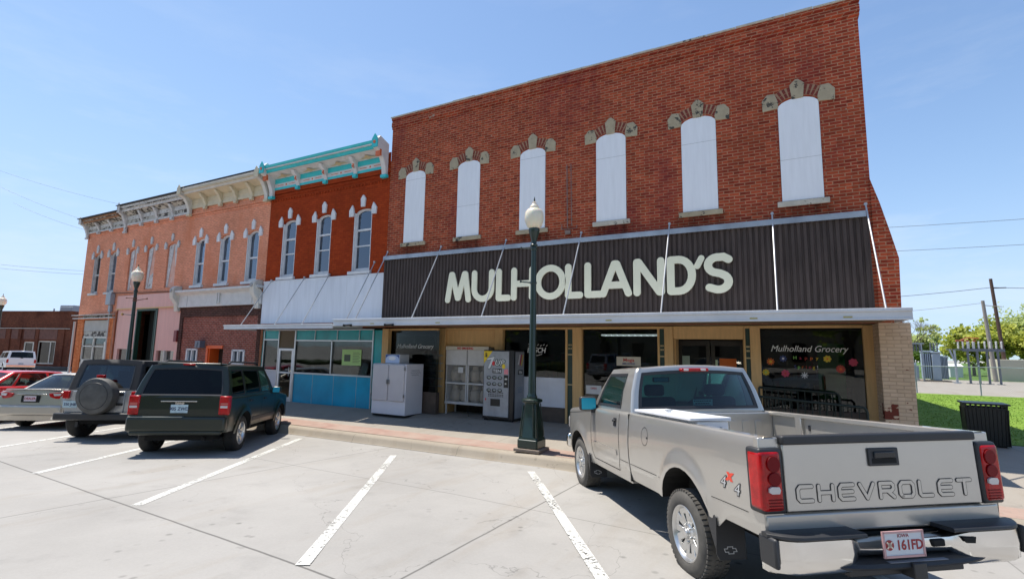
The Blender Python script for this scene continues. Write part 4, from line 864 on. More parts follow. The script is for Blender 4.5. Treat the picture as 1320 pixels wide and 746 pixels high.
for i, (x, w_) in enumerate(aw):
    if i in (0, 1, 5, 6, 7): sash_window(T, x, w_, 4.22, 6.0, .17, D, wframe if i > 4 else oldw, up_glass if i else glass('old dark glass', (.1, .1, .1), boost=1.2), .5, hoodm=wframe if i > 4 else oldw)
    else:
        q = MB(); q.prism(arch_poly(x-w_/2, x+w_/2, 4.22, 6.0, .17, inset=.004), 0, .02, front(D+.10)); W = part('window', q, peel, T, smooth=0)
        q = MB(); zt_ = 6.08
        q.prism([(x-w_/2+.01, 4.26), (x-w_/2+.13, 4.26), (x+.02, zt_), (x-w_/2+.02, zt_-.08)], 0, .012, front(D+.075))
        if i != 3: q.prism([(x+.06, zt_-.02), (x+w_/2-.02, zt_-.1), (x+w_/2-.1, 5.0), (x+.13, 5.5)], 0, .012, front(D+.075))
        else: q.prism([(x-.16, 4.26), (x+.28, 4.26), (x+.26, 4.95), (x-.06, 4.82)], 0, .012, front(D+.075))
        part('peeling_board', q, oldw, W, smooth=0)
        h = MB(); h.prism(block_poly(x, 6.19, .16, .33, 0, .35), -.02, .05, front(D)); [h.prism(block_poly(x+s_*(w_/2+.1), 5.87, .17, .3, -s_*4, .35), -.02, .05, front(D)) for s_ in (-1, 1)]; part('hood_stone', h, oldw, W)
cream = mat('cream cornice paint', (.60, .52, .36), .6, var=.15, vs=4, spots=(7, .68, (.36, .25, .16))); cwh = mat('dull white cornice paint', (.58, .56, .50), .6, var=.15, vs=5)
rotten = mat('rotten cornice timber', (.50, .48, .42), .8, var=.25, vs=6, col2=(.38, .36, .31), spots=(4.0, .49, (.05, .042, .035)))
rotm2 = dict(frieze=rotten, band=oldw, cove=rotten, crown=oldw, line=rotten, bracket=oldw, end=oldw)
cornice(T, -20.95, AX1+.05, 7.40, dict(frieze=cream, band=cream, cove=cream, crown=cwh, line=cream, bracket=cream, end=cwh), [-19.9, -18.9, -17.95, -17.0], [-20.95, -16.12], hscale=.76, d=.50)
cornice(T, -25.9, -21.1, 7.22, rotm2, [-24.6, -23.4, -22.2], [-25.95], hscale=.86, d=.36)
cornice(T, AX0-.05, -26.1, 7.18, dict(rotm2, crown=mat('rusted cornice', (.30, .14, .06), .8, var=.4)), [-28.4, -27.2], [-29.5], hscale=.66, d=.36)
mb = MB(); mb.box(AX0-.1, -26.0, D-.50, D+.2, 7.83, 7.86); mb.box(-26.1, -20.9, D-.50, D+.2, 8.06, 8.09); mb.box(-21.0, AX1, D-.58, D+.2, 8.14, 8.17); part('roof_edge', mb, plain('dark roof edge', (.04, .04, .045), .7), T)
# bay three ground floor: white cornice and brick infill
mb = MB(); mb.box(-21.2, -15.99, D-.10, D, 3.36, 3.78); mb.box(-21.2, -15.99, D-.28, D, 3.94, 4.02); q = mb
mb.loft([[(x, D-a, b) for a, b in ((.10, 3.78), (.12, 3.84), (.22, 3.9), (.28, 3.94))] for x in (-21.2, -15.99)], closed=False)
for x in (-18.5,): mb.box(x-.03, x+.03, D-.16, D-.1, 3.45, 3.9); mb.box(x+.09, x+.15, D-.16, D-.1, 3.45, 3.9)
for x in (-20.5, -16.5): mb.box(x-.02, x+.02, D-.12, D-.1, 3.4, 3.8)
SC = part('shop_cornice', mb, mat('flaking white cornice', (.60, .60, .58), .6, var=.12, vs=4, spots=(4, .68, (.22, .2, .19))), T)
for x in (-21.2, -16.2):
    q = MB(); pf = [(0, 3.2), (-.12, 3.2), (-.16, 3.5), (-.34, 3.74), (-.36, 4.1), (-.22, 4.22), (0, 4.22)]; q.prism(pf, x-.12, x+.12, Matrix.Translation((0, D, 0)) @ SIDE); 
    b_ = part('end_bracket', q, cwh, SC, bevel=.02); q = MB(); q.lathe([(.07, 0), (.07, .02)], 14, front(D-.362, x, 4.02)); part('rosette', q, plain('grey rosette', (.3, .3, .3), .6), b_)
brD = brick('dark brown brick', ((.085, .035, .028), (.06, .028, .022)), (.13, .085, .07), .010, .6)
brI = brick('infill red brick', ((.30, .075, .05), (.23, .055, .04)), (.30, .2, .16), .011, .6)
mb = MB(); mb.box(-21.05, -16.0, D-.005, D+.2, 2.97, 3.358); mb.box(-21.05, -20.85, D-.005, D+.2, -.3, 2.97); mb.box(-16.2, -16.0, D-.005, D+.2, -.3, 2.97); part('dark_brick_border', mb, brD, T, smooth=0)
mb = MB(); wall_open(mb, -20.85, -16.2, -.3, 2.97, D+.04, [(-20.42, -19.72, 1.25, 1.72, 0), (-19.0, -18.12, 0, 1.78, 0), (-17.55, -16.85, 1.25, 1.70, 0)], .12); part('infill_wall', mb, brI, T, smooth=0)
mb = MB(); mb.box(-20.85, -16.2, D+.03, D+.045, 2.68, 2.75); part('soldier_course', mb, brI, T, smooth=0)
for a, b in ((-20.42, -19.72), (-17.55, -16.85)):
    q = MB(); m = (a+b)/2
    for xa, xb, za, zb_ in ((a-.02, a+.06, 1.23, 1.72), (b-.06, b+.02, 1.23, 1.72), (m-.03, m+.03, 1.25, 1.72), (a, b, 1.21, 1.28), (a, b, 1.68, 1.74)): q.box(xa, xb, D+.01, D+.10, za, zb_)
    W = part('window', q, wframe, T, bevel=.004); pane(W, a, b, 1.25, 1.72, D+.09, 'pane', up_glass)
q = MB(); q.box(-19.12, -19.0, D-.0, D+.14, 0, 1.86); q.box(-19.0, -18.12, D-.0, D+.14, 1.76, 1.88); q.box(-19.0, -18.93, D+.04, D+.45, 0, 1.76); fr_ = part('door_frame', q, plain('bright orange paint', (.72, .10, .01), .5), T)
q = MB(); q.box(-18.95, -18.12, D+.40, D+.45, 0, 1.76); q2 = part('door', q, plain('dark door', (.03, .028, .025), .5), T)
q = MB(); q.box(-19.60, -19.28, D-.16, D+.04, 1.78, 2.05); q.prism([(-19.58, 1.8), (-19.46, 1.8), (-19.4, 2.0), (-19.58, 1.9)], 0, .01, front(D-.165)); part('wall_lamp', q, plain('wall lamp grey', (.12, .14, .18), .4), T, bevel=.01)
q = MB(); q.box(-21.28, -21.08, D-.06, D+.05, 2.0, 2.45); part('alarm_box', q, plain('dark red box', (.20, .03, .03), .5), T, bevel=.01)
# bay two ground floor: pink boards with tall dark doors
pink = mat('pink painted board', (.68, .38, .32), .6, var=.1, vs=1.5, spots=(8, .76, (.34, .17, .12)), streak=True)
mb = MB(); wall_open(mb, -26.0, -21.05, -.3, 3.42, D+.03, [(-24.36, -22.74, 0, 3.38, 0), (-25.7, -24.45, .6, 1.66, 0), (-22.58, -21.32, .6, 1.63, 0)], .12); mb.box(-26.0, -21.28, D-.05, D+.05, 3.42, 4.0); part('board_front', mb, pink, T, smooth=0)
mb = MB(); mb.box(-26.0, -21.28, D-.06, D-.05, 3.38, 3.43); part('moulding', mb, tan, T)
dg = plain('dark green door', (.012, .05, .03), .45)
mb = MB(); mb.box(-24.36, -24.28, D+.0, D+.16, 0, 3.38); mb.box(-22.84, -22.74, D, D+.16, 0, 3.38); mb.box(-24.3, -22.8, D, D+.16, 3.3, 3.4); mb.box(-23.12, -23.08, D+.1, D+.16, 0, 3.3); part('door_frame', mb, dg, T)
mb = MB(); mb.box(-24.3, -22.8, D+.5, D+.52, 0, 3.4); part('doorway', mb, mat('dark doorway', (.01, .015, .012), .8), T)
pane(T, -25.7, -24.45, .6, 1.66, D+.12, 'window', glass('old dark glass', (.1, .1, .1), boost=1.2)); pane(T, -22.58, -21.32, .6, 1.63, D+.12, 'window', glass('greenish glass', (.1, .3, .25), boost=2.5))
mb = MB(); mb.box(-21.98, -21.92, D, D+.11, .6, 1.63); mb.box(-22.6, -21.3, D-.0, D+.05, .55, .6); part('mullion', mb, cwh, T)
mb = MB()
for i in range(5): mb.box(-25.7+i*.28, -25.66+i*.28, D+.3, D+.32, .6, 1.6)
# bay one ground floor
mb = MB(); wall_open(mb, AX0, -26.0, -.3, 3.0, D+.005, [(-29.02, -26.62, 0, 2.98, 0)], .15); part('bay_wall', mb, brA2, T, smooth=0)
mb = MB(); mb.box(-26.2, -26.02, D-.03, D+.02, -.2, 3.3); part('pilaster', mb, mat('rust orange pilaster', (.36, .12, .05), .7, var=.3), T)
mb = MB(); mb.box(-29.75, -26.05, D-.16, D-.0, 3.02, 3.06); mb.box(-29.75, -26.1, D-.22, D-.0, 3.17, 3.20); part('ledge', mb, oldw, T)
mb = MB(); mb.box(-29.1, -26.4, D-.01, D+.03, 3.06, 3.16); part('broken_signboard', mb, rotten, T)
mb = MB(); mb.box(-29.02, -26.62, D+.05, D+.1, 2.44, 2.95); part('grey_board', mb, mat('grey board', (.40, .39, .36), .7, var=.15), T)
mb = MB(); mb.box(-29.02, -26.62, D+.06, D+.1, 2.2, 2.43); part('louvre', mb, rotten, T)
mb = MB()
for a, b, c, d_ in ((-29.02, -28.94, 0, 2.18), (-28.0, -27.92, 1.1, 2.18), (-26.95, -26.62, .9, 1.95), (-29.02, -26.62, 2.12, 2.2), (-29.02, -27.0, 1.72, 1.77), (-29.02, -26.62, 1.0, 1.14)): mb.box(a, b, D+.04, D+.1, c, d_)
part('window_frame', mb, cwh, T); pane(T, -28.95, -26.9, 1.1, 2.15, D+.09, 'shop_window'); mb = MB(); mb.box(-29.02, -26.62, D+.05, D+.12, 0, 1.0); part('bulkhead', mb, oldw, T)
mb = MB(); mb.box(-27.75, -26.95, D+.4, D+.42, 1.0, 2.1); part('curtain', mb, plain('white curtain', (.5, .52, .52), .8), T)
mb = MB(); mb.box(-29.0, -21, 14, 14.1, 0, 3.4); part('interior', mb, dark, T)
mb = MB(); mb.box(-26.72, -26.3, D-.2, D-.01, 3.62, 4.12); mb.box(-26.6, -26.42, D-.12, D-.01, 3.3, 3.62); part('meter_box', mb, plain('grey enamel', (.30, .34, .37), .5), T, bevel=.015)
mb = MB(); mb.path([(-26.5, D-.08, 3.3), (-26.5, D-.05, 0)], .03); part('downpipe', mb, plain('pale downpipe', (.5, .5, .48), .6), T); mb = MB(); mb.path([(-29.72, D-.06, 2.9), (-29.72, D-.06, 0)], .05); part('downpipe', mb, plain('pale downpipe', (.5, .5, .48), .6), T)
mb = MB(); mb.path([(-26.6, D-.05, 4.16), (-24, D-.05, 4.08), (-22, D-.05, 4.05)], .02, 6); part('conduit', mb, plain('rust conduit', (.15, .07, .04), .7), T)

# ================= far dark brick building across the side street
A_p = Vector((-67.5, 18.4)); B_p = Vector((-57.0, 21.5)); dvec = (B_p-A_p).normalized(); ang = math.atan2(dvec.y, dvec.x); Lw = (B_p-A_p).length
T = thing('low_brick_building', 'low dark brown brick building across the side street on the left', 'building', (0, 0, 0))
T.location = (A_p.x, A_p.y, -.25); T.rotation_euler = (0, 0, ang)
brF = brick('far brown brick', ((.15, .045, .024), (.10, .030, .018)), (.15, .075, .05), .01, .4, stain=(.4, .5, (.06, .02, .014), .7))
H_ = 5.05
ops = [(Lw-5.2, Lw-4.0, .1, 2.2, 0), (Lw-3.6, Lw-1.5, .2, 2.3, 0)]
mb = MB(); wall_open(mb, -9, Lw, 0, H_, 0, ops, .2); mb.quad((Lw, 0, 0), (Lw, 14, 0), (Lw, 14, H_), (Lw, 0, H_)); mb.quad((-9, 0, H_-.3), (Lw, 0, H_-.3), (Lw, 14, H_-.5), (-9, 14, H_-.5))
mb.box(-9, Lw+.05, -.08, .2, H_-.14, H_+.02)
for x in (-9, -5.8, Lw-7.2, Lw-5.9, Lw-3.85, Lw-.9): mb.box(x, x+.35, -.09, 0, 0, 3.55)
mb.box(-9, Lw, -.06, 0, 3.56, 3.75)
part('wall', mb, brF, T, smooth=0)
mb = MB(); mb.box(-9.0, Lw+.02, -.14, -.06, 3.42, 3.47); part('conduit', mb, plain('pale pipe', (.45, .42, .38), .6), T)
mb = MB()
for i, (a, b) in enumerate(((Lw-9.5, Lw-7.5), (Lw-6.8, Lw-6.0), (Lw-5.3, Lw-4.0), (Lw-3.5, Lw-1.4))): mb.box(a, b, -.03, -.0, 2.45, 3.4)
part('brick_panel', mb, mat('faded brick panel', (.13, .055, .04), .8, var=.3), T)
for xa, xb, za, zb_, _ in ops:
    q = MB(); m = xa+(xb-xa)*(.68 if xb-xa > 1.5 else .85)
    for a, b, c, d_ in ((xa, xa+.09, za, zb_), (xb-.09, xb, za, zb_), (m, m+.07, za, zb_), (xa, xb, za, za+.09), (xa, xb, zb_-.09, zb_)): q.box(a, b, .04, .1, c, d_)
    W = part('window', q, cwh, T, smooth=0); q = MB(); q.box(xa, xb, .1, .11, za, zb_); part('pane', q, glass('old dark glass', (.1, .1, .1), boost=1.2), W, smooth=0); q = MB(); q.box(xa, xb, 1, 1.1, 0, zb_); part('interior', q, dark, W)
mb = MB(); mb.box(Lw-5.6, Lw-4.0, 3, 4.2, H_-.2, H_+.85); 
for i in range(4): mb.box(Lw-5.62, Lw-3.98, 2.95, 3, H_+.1+i*.18, H_+.14+i*.18)
mb.tube((Lw-6.6, 3.2, H_-.3), (Lw-6.6, 3.2, H_+.55), .07, n=8)
ac = part('rooftop_unit', mb, plain('grey duct metal', (.38, .42, .44), .5, .4), T, bevel=.02)
# pale wall and ledge at its foot
# ------------------------------------------------------------------ street lamps
lampg = mat('dark green cast iron', (.006, .022, .015), .35, var=.2, vs=8, coat=.3)
globe_m = mat('cream lamp globe', (.74, .68, .54), .3, var=.04)
globe_m.node_tree.nodes['Principled BSDF'].inputs['Subsurface Weight'].default_value = .3
concpad = mat('concrete pad', (.24, .19, .15), .9, var=.2, vs=6)
def street_lamp(x, y, label, arms, z0=-.05, big=True, mm=lampg):
    T = thing('street_lamp', label, 'street lamp', (x, y, z0), 'acorn globe street lamps along the kerb')
    MT = Matrix.Translation((x, y, z0)) @ Matrix.Rotation(0, 4, 'Z')
    q = MB(); q.box(-.27, .27, -.25, .25, 0, .06, MT); part('pad', q, concpad, T, bevel=.01)
    q = MB(); q.T = MT
    def sq(h, z, ch=.12):
        c = h*ch/.5*.5; return [(h-c, -h, z), (h, -h+c, z), (h, h-c, z), (h-c, h, z), (-h+c, h, z), (-h, h-c, z), (-h, -h+c, z), (-h+c, -h, z)]
    q.loft([sq(.215, .071), sq(.215, .215), sq(.20, .23), sq(.195, .26), sq(.19, .27, .4), sq(.125, .90, .4), sq(.17, .93, .3), sq(.17, .975, .3), sq(.10, 1.0, .5)], cap0=True, cap1=True)
    for s_ in (-1, 1):   # raised corner ribs on the taper
        for k in (-1, 1): q.tube((s_*.175, k*.175, .27), (s_*.125, k*.125, .9), .018, .012, n=6)
    part('base', q, mm, T, smooth=30, bevel=.006)
    q = MB(); q.lathe([(.10, 1.0), (.105, 1.03), (.085, 1.06), (.078, 1.1), (.052, 4.02), (.075, 4.03), (.078, 4.06), (.055, 4.08), (.055, 4.15), (.10, 4.30), (.115, 4.36), (.11, 4.40), (.09, 4.41)], 20, MT)
    part('pole', q, mm, T, smooth=50)
    q = MB(); q.lathe([(.10, 4.40), (.15, 4.45), (.19, 4.55), (.198, 4.65), (.185, 4.74), (.145, 4.80), (.095, 4.825), (.10, 4.84), (.085, 4.875), (.05, 4.92), (.04, 4.94), (.045, 4.955), (.012, 4.975)], 28, MT)
    part('globe', q, globe_m, T, smooth=60)
    q = MB(); q.lathe([(.02, 4.97), (.012, 4.99), (.018, 5.0), (.006, 5.07)], 8, MT); part('finial', q, mm, T)
    for (z, dx, tip) in arms:
        q = MB(); q.T = MT; s_ = 1 if dx > 0 else -1
        q.tube((0, 0, z), (dx*.93, dx*.25 if 0 else 0, z+.04*1), .016, .013, n=8); q.lathe([(.062, z-.03), (.072, z), (.062, z+.03)], 14)
        q.tube((dx*.93, 0, z+.04), (dx, 0, z+.045), .024, n=8)
        a_ = part('banner_arm', q, mm if tip != 'rust' else plain('rusty arm', (.12, .05, .025), .7), T)
        if tip == 'gold': q = MB(); q.lathe([(.01, -.05), (.045, -.02), (.05, .01), (.03, .045), (.0, .05)], 12, MT @ Matrix.Translation((dx*1.03, 0, z+.045))); part('ball', q, plain('worn gold ball', (.45, .32, .10), .4, .3), a_)
    return T
street_lamp(-4.24, 8.98, 'dark green street lamp with cream globe standing before the grocery sign', [(3.28, -.30, ''), (4.18-.2, -.30, '')])
street_lamp(-21.0, 9.72, 'street lamp with rusty banner arms in front of the pink boarded shop', [(3.78, -.62, 'rust'), (3.70, .85, 'rust'), (3.16, -.75, 'gold')], z0=-.22)
street_lamp(-38.9, 11.4, 'street lamp cut by the left edge of the photo, only its globe in view', [], z0=-.45)

# ------------------------------------------------------------------ ice chest
ice_w = mat('white enamel', (.62, .62, .66), .35, var=.06, vs=2, spots=(6, .78, (.45, .42, .4)))
IX0, IX1, IY0, IY1 = -10.08, -8.88, 10.77, 11.52
T = thing('ice_chest', 'white two door ice chest standing between teal shop and grocery window', 'freezer', ((IX0+IX1)/2, (IY0+IY1)/2, .03))
mb = MB(); mb.box(IX0, IX1, IY0, IY1, .07, 1.45); part('body', mb, ice_w, T, bevel=.012)
mb = MB(); mb.box(IX0+.03, IX1-.03, IY0+.03, IY1-.03, .02, .07); part('plinth', mb, dark, T)
for a, b in ((IX0+.02, -9.50), (-9.46, IX1-.04)):
    q = MB(); q.box(a, b, IY0-.035, IY0-.002, .44, 1.43); dr = part('door', q, mat('grey white door', (.50, .48, .49), .4, var=.05), T, bevel=.015)
for x in (-9.525, -9.465): q = MB(); q.box(x, x+.04, IY0-.07, IY0-.036, .90, 1.02); part('handle', q, plain('steel handle', (.3, .3, .3), .3, .8), T, bevel=.005)
q = MB(); [q.box(IX1-.05, IX1-.01, IY0-.05, IY0-.036, z, z+.08) for z in (.55, 1.28)]; [q.box(IX0-.003, IX0+.02, IY0-.05, IY0-.036, z, z+.08) for z in (.55, 1.28)]; part('hinge', q, plain('steel handle', (.3, .3, .3), .3, .8), T)
sgn = MB(); sgn.box(-9.73, -9.21, IY0+.10, IY0+.5, 1.455, 1.71); ob = part('sign_box', sgn, plain('pale grey box', (.45, .47, .48), .5), T, bevel=.008)
q = MB(); q.box(-9.72, -9.22, IY0+.09, IY0+.1, 1.47, 1.70); f_ = part('sign_face', q, plain('pale blue sign', (.45, .55, .75), .4), ob)
q = MB(); q.prism([(-9.71, 1.58)]+[(-9.47+.24*math.cos(R(t)), 1.58+.11*math.sin(R(t))) for t in range(180, -1, -15)][1:-1]+[(-9.23, 1.58), (-9.23, 1.695), (-9.71, 1.695)], 0, .004, front(IY0+.088)); part('sign_print', q, plain('navy print', (.02, .05, .22), .4), ob)
q = MB(); q.prism([(-9.47+.13*math.cos(R(t)), 1.60+.055*math.sin(R(t))) for t in range(0, 360, 20)], 0, .004, front(IY0+.082)); part('sign_print', q, plain('ice white', (.7, .72, .75), .4), ob)
q = MB(); M = Matrix.Translation((IX1+.004, 0, 0)) @ SIDE
for (ya, yb, z) in ((10.98, 11.34, 1.27), (10.95, 11.4, 1.21), (11.0, 11.3, 1.15)):
    pts = [(ya+(yb-ya)*i/16, z+.018*math.sin(i*1.9)) for i in range(17)]; stroke(q, pts, .005, 0, .002, M)
part('side_print', q, plain('grey print', (.28, .30, .33), .5), T)
# ------------------------------------------------------------------ propane cage
PX0, PX1, PY0, PY1 = -8.42, -6.98, 11.95, 12.08+.3
PY1 = 12.5
T = thing('propane_cage', 'white propane cylinder cage with red NO SMOKING lettering', 'cage', ((PX0+PX1)/2, PY0+.2, .03))
cw = mat('white cage paint', (.60, .59, .58), .45, var=.1, vs=5)
mb = MB()
m_ = (PX0+PX1)/2+.02
for a, b in ((PX0, PX0+.05), (m_-.05, m_-.01), (m_+.01, m_+.05), (PX1-.05, PX1)): mb.box(a, b, PY0, PY0+.04, .36, 1.96)
for z in (.36, .90): mb.box(PX0, PX1, PY0-.005, PY0+.035, z, z+.05)
mb.box(PX0, PX0+.03, PY0, PY1, .36, 1.96); mb.box(PX1-.03, PX1, PY0, PY1, .36, 1.96); mb.box(PX0, PX1, PY0, PY1, 1.93, 1.96); mb.box(PX0, PX1, PY0, PY1, .34, .38)
for x in (PX0+.02, PX1-.06): 
    for y in (PY0+.02, PY1-.06): mb.box(x, x+.04, y, y+.04, .03, .36)
part('frame', mb, cw, T, bevel=.004)
mb = MB(); mb.box(PX0+.03, PX1-.03, PY1-.02, PY1-.005, .38, 1.93); part('back_panel', mb, mat('brown board back', (.20, .13, .07), .8), T)
mb = MB(); mb.box(PX0+.02, m_-.03, PY0-.012, PY0-.006, 1.44, 1.86); mb.box(m_+.03, PX1-.02, PY0-.012, PY0-.006, 1.44, 1.86); part('door_panel', mb, cw, T)
mb = MB(); mb.box(PX0+.0, PX1, PY0-.02, PY0-.007, 1.865, 1.965); h_ = part('header', mb, plain('cream header', (.60, .56, .48), .5), T)
q = MB(); vs, fs = text2d('NO SMOKING', .085, 1.0, 0, .003); q.add(vs, fs, front(PY0-.024, (PX0+PX1)/2-.05, 1.885)); part('lettering', q, P_red, h_, smooth=0)
def mesh_sheet(name, cell, wd, col, ax=(0, 2), diag=False):
    m, t, b = nodes(name); L = t.links.new; b.inputs['Base Color'].default_value = rgba(col); b.inputs['Roughness'].default_value = .5; b.inputs['Metallic'].default_value = .3
    tc = N(t, 'ShaderNodeTexCoord'); mp = N(t, 'ShaderNodeMapping'); mp.inputs['Rotation'].default_value = (0, R(45) if diag else 0, 0); L(tc.outputs['Object'], mp.inputs[0]); sp = N(t, 'ShaderNodeSeparateXYZ'); L(mp.outputs[0], sp.inputs[0]); outs = []
    for k in ax:
        a = N(t, 'ShaderNodeMath', operation='MULTIPLY'); L(sp.outputs[k], a.inputs[0]); a.inputs[1].default_value = 1/cell
        p_ = N(t, 'ShaderNodeMath', operation='PINGPONG'); L(a.outputs[0], p_.inputs[0]); p_.inputs[1].default_value = .5
        l_ = N(t, 'ShaderNodeMath', operation='LESS_THAN'); L(p_.outputs[0], l_.inputs[0]); l_.inputs[1].default_value = wd/cell/2; outs.append(l_.outputs[0])
    mx = N(t, 'ShaderNodeMath', operation='MAXIMUM'); L(outs[0], mx.inputs[0]); L(outs[1], mx.inputs[1]); L(mx.outputs[0], b.inputs['Alpha']); return m
q = MB(); q.quad((PX0+.03, PY0+.01, .40), (PX1-.03, PY0+.01, .40), (PX1-.03, PY0+.01, 1.45), (PX0+.03, PY0+.01, 1.45)); part('wire_mesh', q, mesh_sheet('cage mesh', .04, .007, (.4, .4, .38)), T, smooth=0)
tank = mat('beige propane tank', (.50, .42, .33), .45, var=.1)
for lv in (.40, .95):
    for i in range(4):
        x = PX0+.22+i*.33
        q = MB(); q.lathe([(.09, 0), (.10, .03), (.14, .06), (.15, .12), (.15, .26), (.12, .33), (.05, .36), (.03, .38), (.03, .42)], 16, Matrix.Translation((x, PY0+.24, lv))); q.lathe([(.085, .36), (.085, .45)], 14, Matrix.Translation((x, PY0+.24, lv)), caps=False)
        pos = ['at the left end', 'second from the left', 'third from the left', 'at the right end'][i]
        single('propane_tank', q, tank, f'beige propane cylinder on the {"bottom" if lv < .5 else "upper"} shelf of the white cage, {pos}', 'gas cylinder', 'propane cylinders in the cage', smooth=50)
q = MB(); q.box(PX0+.03, PX1-.03, PY0+.05, PY1, .91, .94); part('shelf', q, cw, T)
q = MB(); q.box(-8.17+.2, -7.85+.05, PY0-.018, PY0-.012, 1.22, 1.38); part('label', q, P_wh, T, smooth=0)
# ------------------------------------------------------------------ vending machine
VX0, VX1, VY0, VY1 = -6.84, -5.93, 11.42, 12.04
T = thing('vending_machine', 'silver and black soda vending machine with a yellow corner and nine round buttons', 'vending machine', ((VX0+VX1)/2, (VY0+VY1)/2, .03))
VH = 1.88
mb = MB(); mb.box(VX0, VX1, VY0+.02, VY1, .10, VH); part('cabinet', mb, plain('vending black', (.012, .012, .014), .35), T, bevel=.015)
mb = MB(); [mb.box(x, x+.08, y, y+.08, .03, .10) for x in (VX0+.04, VX1-.12) for y in (VY0+.04, VY1-.12)]; part('foot', mb, dark, T)
vsil = mat('vending silver face', (.36, .38, .41), .3, metal=.2, var=.3, vs=2.2)
mb = MB(); mb.box(VX0+.03, VX1-.13, VY0-.012, VY0+.02, .17, VH-.03); pf_ = part('front_panel', mb, vsil, T, bevel=.01)
mb = MB(); mb.box(VX1-.001, VX1+.006, VY0+.10, VY1-.02, .14, VH-.04); part('side_panel', mb, mat('vending side grey', (.26, .28, .31), .4, var=.2, vs=2), T)
VY0 += .0
def vf(poly, m_, k=1, nm='print', d=0): q = MB(); q.prism(poly, 0, .0015, front(VY0-.0125-.0016*k)); return part(nm, q, m_, pf_, smooth=0)
def vt(txt, x, z, sz_, m_, k=2, xs=1, sh=0, of=0): q = MB(); vs, fs = text2d(txt, sz_, xs, sh, of, extr=.0006); q.add(vs, fs, front(VY0-.014-.0016*k, x, z)); return part('lettering', q, m_, pf_, smooth=0)
vx = lambda f: VX0+.03+(VX1-.13-VX0-.03)*f
Y_ = plain('vending yellow', (.80, .58, .02), .4); W_ = plain('vending white', (.72, .73, .74), .4); K_ = plain('vending print black', (.015, .015, .015), .4); Rd_ = plain('vending red', (.60, .02, .03), .4)
vf([(vx(0), 1.52), (vx(.35), 1.85), (vx(0), 1.85)], Y_); vt('$', vx(.09), 1.70, .14, K_, of=.004)
G_ = plain('lettering grey edge', (.05, .09, .06), .4)
q7 = [(vx(.14), 1.66), (vx(.44), 1.71), (vx(.26), 1.40), (vx(.17), 1.40), (vx(.31), 1.64), (vx(.13), 1.61)]
vf([(a+(.012 if i in (1, 2) else -.012), b+(.013 if i < 2 else -.013)) for i, (a, b) in enumerate(q7)], G_, 1); vf(q7, W_, 2)
vf([(vx(.40)+.052*math.cos(R(t)), 1.53+.055*math.sin(R(t))) for t in range(0, 360, 20)], Rd_, 3)
vt('UP', vx(.62), 1.485, .20, G_, 3, 1.15, .25, .020); vt('UP', vx(.62), 1.485, .20, W_, 5, 1.15, .25, .002)
vf([(vx(.80)+.05*math.cos(R(t)), 1.46+.06*math.sin(R(t))) for t in range(0, 360, 20)], Y_, 1)
vf([(vx(.36), 1.28), (vx(.72), 1.28), (vx(.72), 1.40), (vx(.36), 1.40)], K_, 2); vt('TEN', vx(.54), 1.30, .11, W_, 4, 1.2, 0, .002)
vf([(vx(.82), 1.26), (vx(.98), 1.26), (vx(.98), 1.39), (vx(.82), 1.39)], plain('pink sticker', (.75, .25, .28), .5), 2)
q = MB(); q.box(vx(.82), vx(.99), VY0-.03, VY0-.012, .92, 1.24); cp = part('coin_panel', q, K_, T, bevel=.004); q = MB(); q.box(vx(.86), vx(.96), VY0-.034, VY0-.03, 1.12, 1.16); q.box(vx(.87), vx(.93), VY0-.036, VY0-.03, 1.0, 1.04); part('coin_slot', q, silver, cp)
for rz in (1.16, 1.0, .84):
    for cx_ in (.22, .44, .66):
        q = MB(); M = front(VY0-.012, vx(cx_), rz) @ Matrix.Diagonal((1, .72, 1, 1)); q.lathe([(.066, 0), (.066, .008), (.055, .012)], 18, M); b_ = part('button', q, K_, T)
        q = MB(); q.lathe([(.045, .0121), (.03, .016), (.0, .017)], 14, front(VY0-.012, vx(cx_)+.008, rz+.006) @ Matrix.Diagonal((1, .6, 1, 1))); part('can_picture', q, mat('can picture', (.5, .52, .5), .4, col2=(.12, .16, .14), vs=25), b_)
q = MB(); q.box(vx(.30), vx(.68), VY0-.02, VY0-.012, .44, .62); part('delivery_slot', q, K_, T, bevel=.004)
q = MB()
for k, z in enumerate((.77, .72, .68)):
    for j in range(9): q.box(vx(.2)+j*.052, vx(.2)+j*.052+.036, VY0-.0145, VY0-.0125, z, z+.022)
part('print', q, K_, pf_, smooth=0)
vf([(vx(.10)+.022*math.cos(R(t)), .60+.03*math.sin(R(t))) for t in range(0, 360, 30)], Rd_)
q = MB(); M = Matrix.Translation((VX1+.007, 0, 0)) @ SIDE
for i, m_2 in enumerate((W_, Rd_, Y_)):
    q = MB(); y_ = 11.66+i*.09; q.prism([(y_, 1.52-.03*i), (y_+.05, 1.50), (y_+.13, 1.76), (y_+.09, 1.78)], .0005*i, .002+.0005*i, M); part('print', q, m_2, T, smooth=0)
q = MB(); q.prism([(11.66, 1.25), (11.94, 1.25), (11.94, 1.37), (11.66, 1.37)], 0, .002, M); part('print', q, K_, T, smooth=0)
q = MB(); vs, fs = text2d('TEN', .10, 1, 0, .002); q.add(vs, fs, M @ Matrix.Translation((11.8, 1.27, .004))); part('lettering', q, W_, T, smooth=0)
q = MB()
for (z, a, b) in ((.92, 11.66, 11.95), (.86, 11.68, 11.93), (.80, 11.7, 11.9)): stroke(q, [(a+(b-a)*i/12, z+.014*math.sin(i*2.2)) for i in range(13)], .005, 0, .002, M)
part('print', q, plain('grey blue print', (.12, .20, .28), .5), T, smooth=0)
mb = MB(); pts = [(-7.55, 12.0, .40), (-7.6, 11.9, .2), (-7.5, 11.8, .06), (-7.2, 11.75, .035), (-6.9, 11.8, .035)]; mb.path(pts, .008, 6)
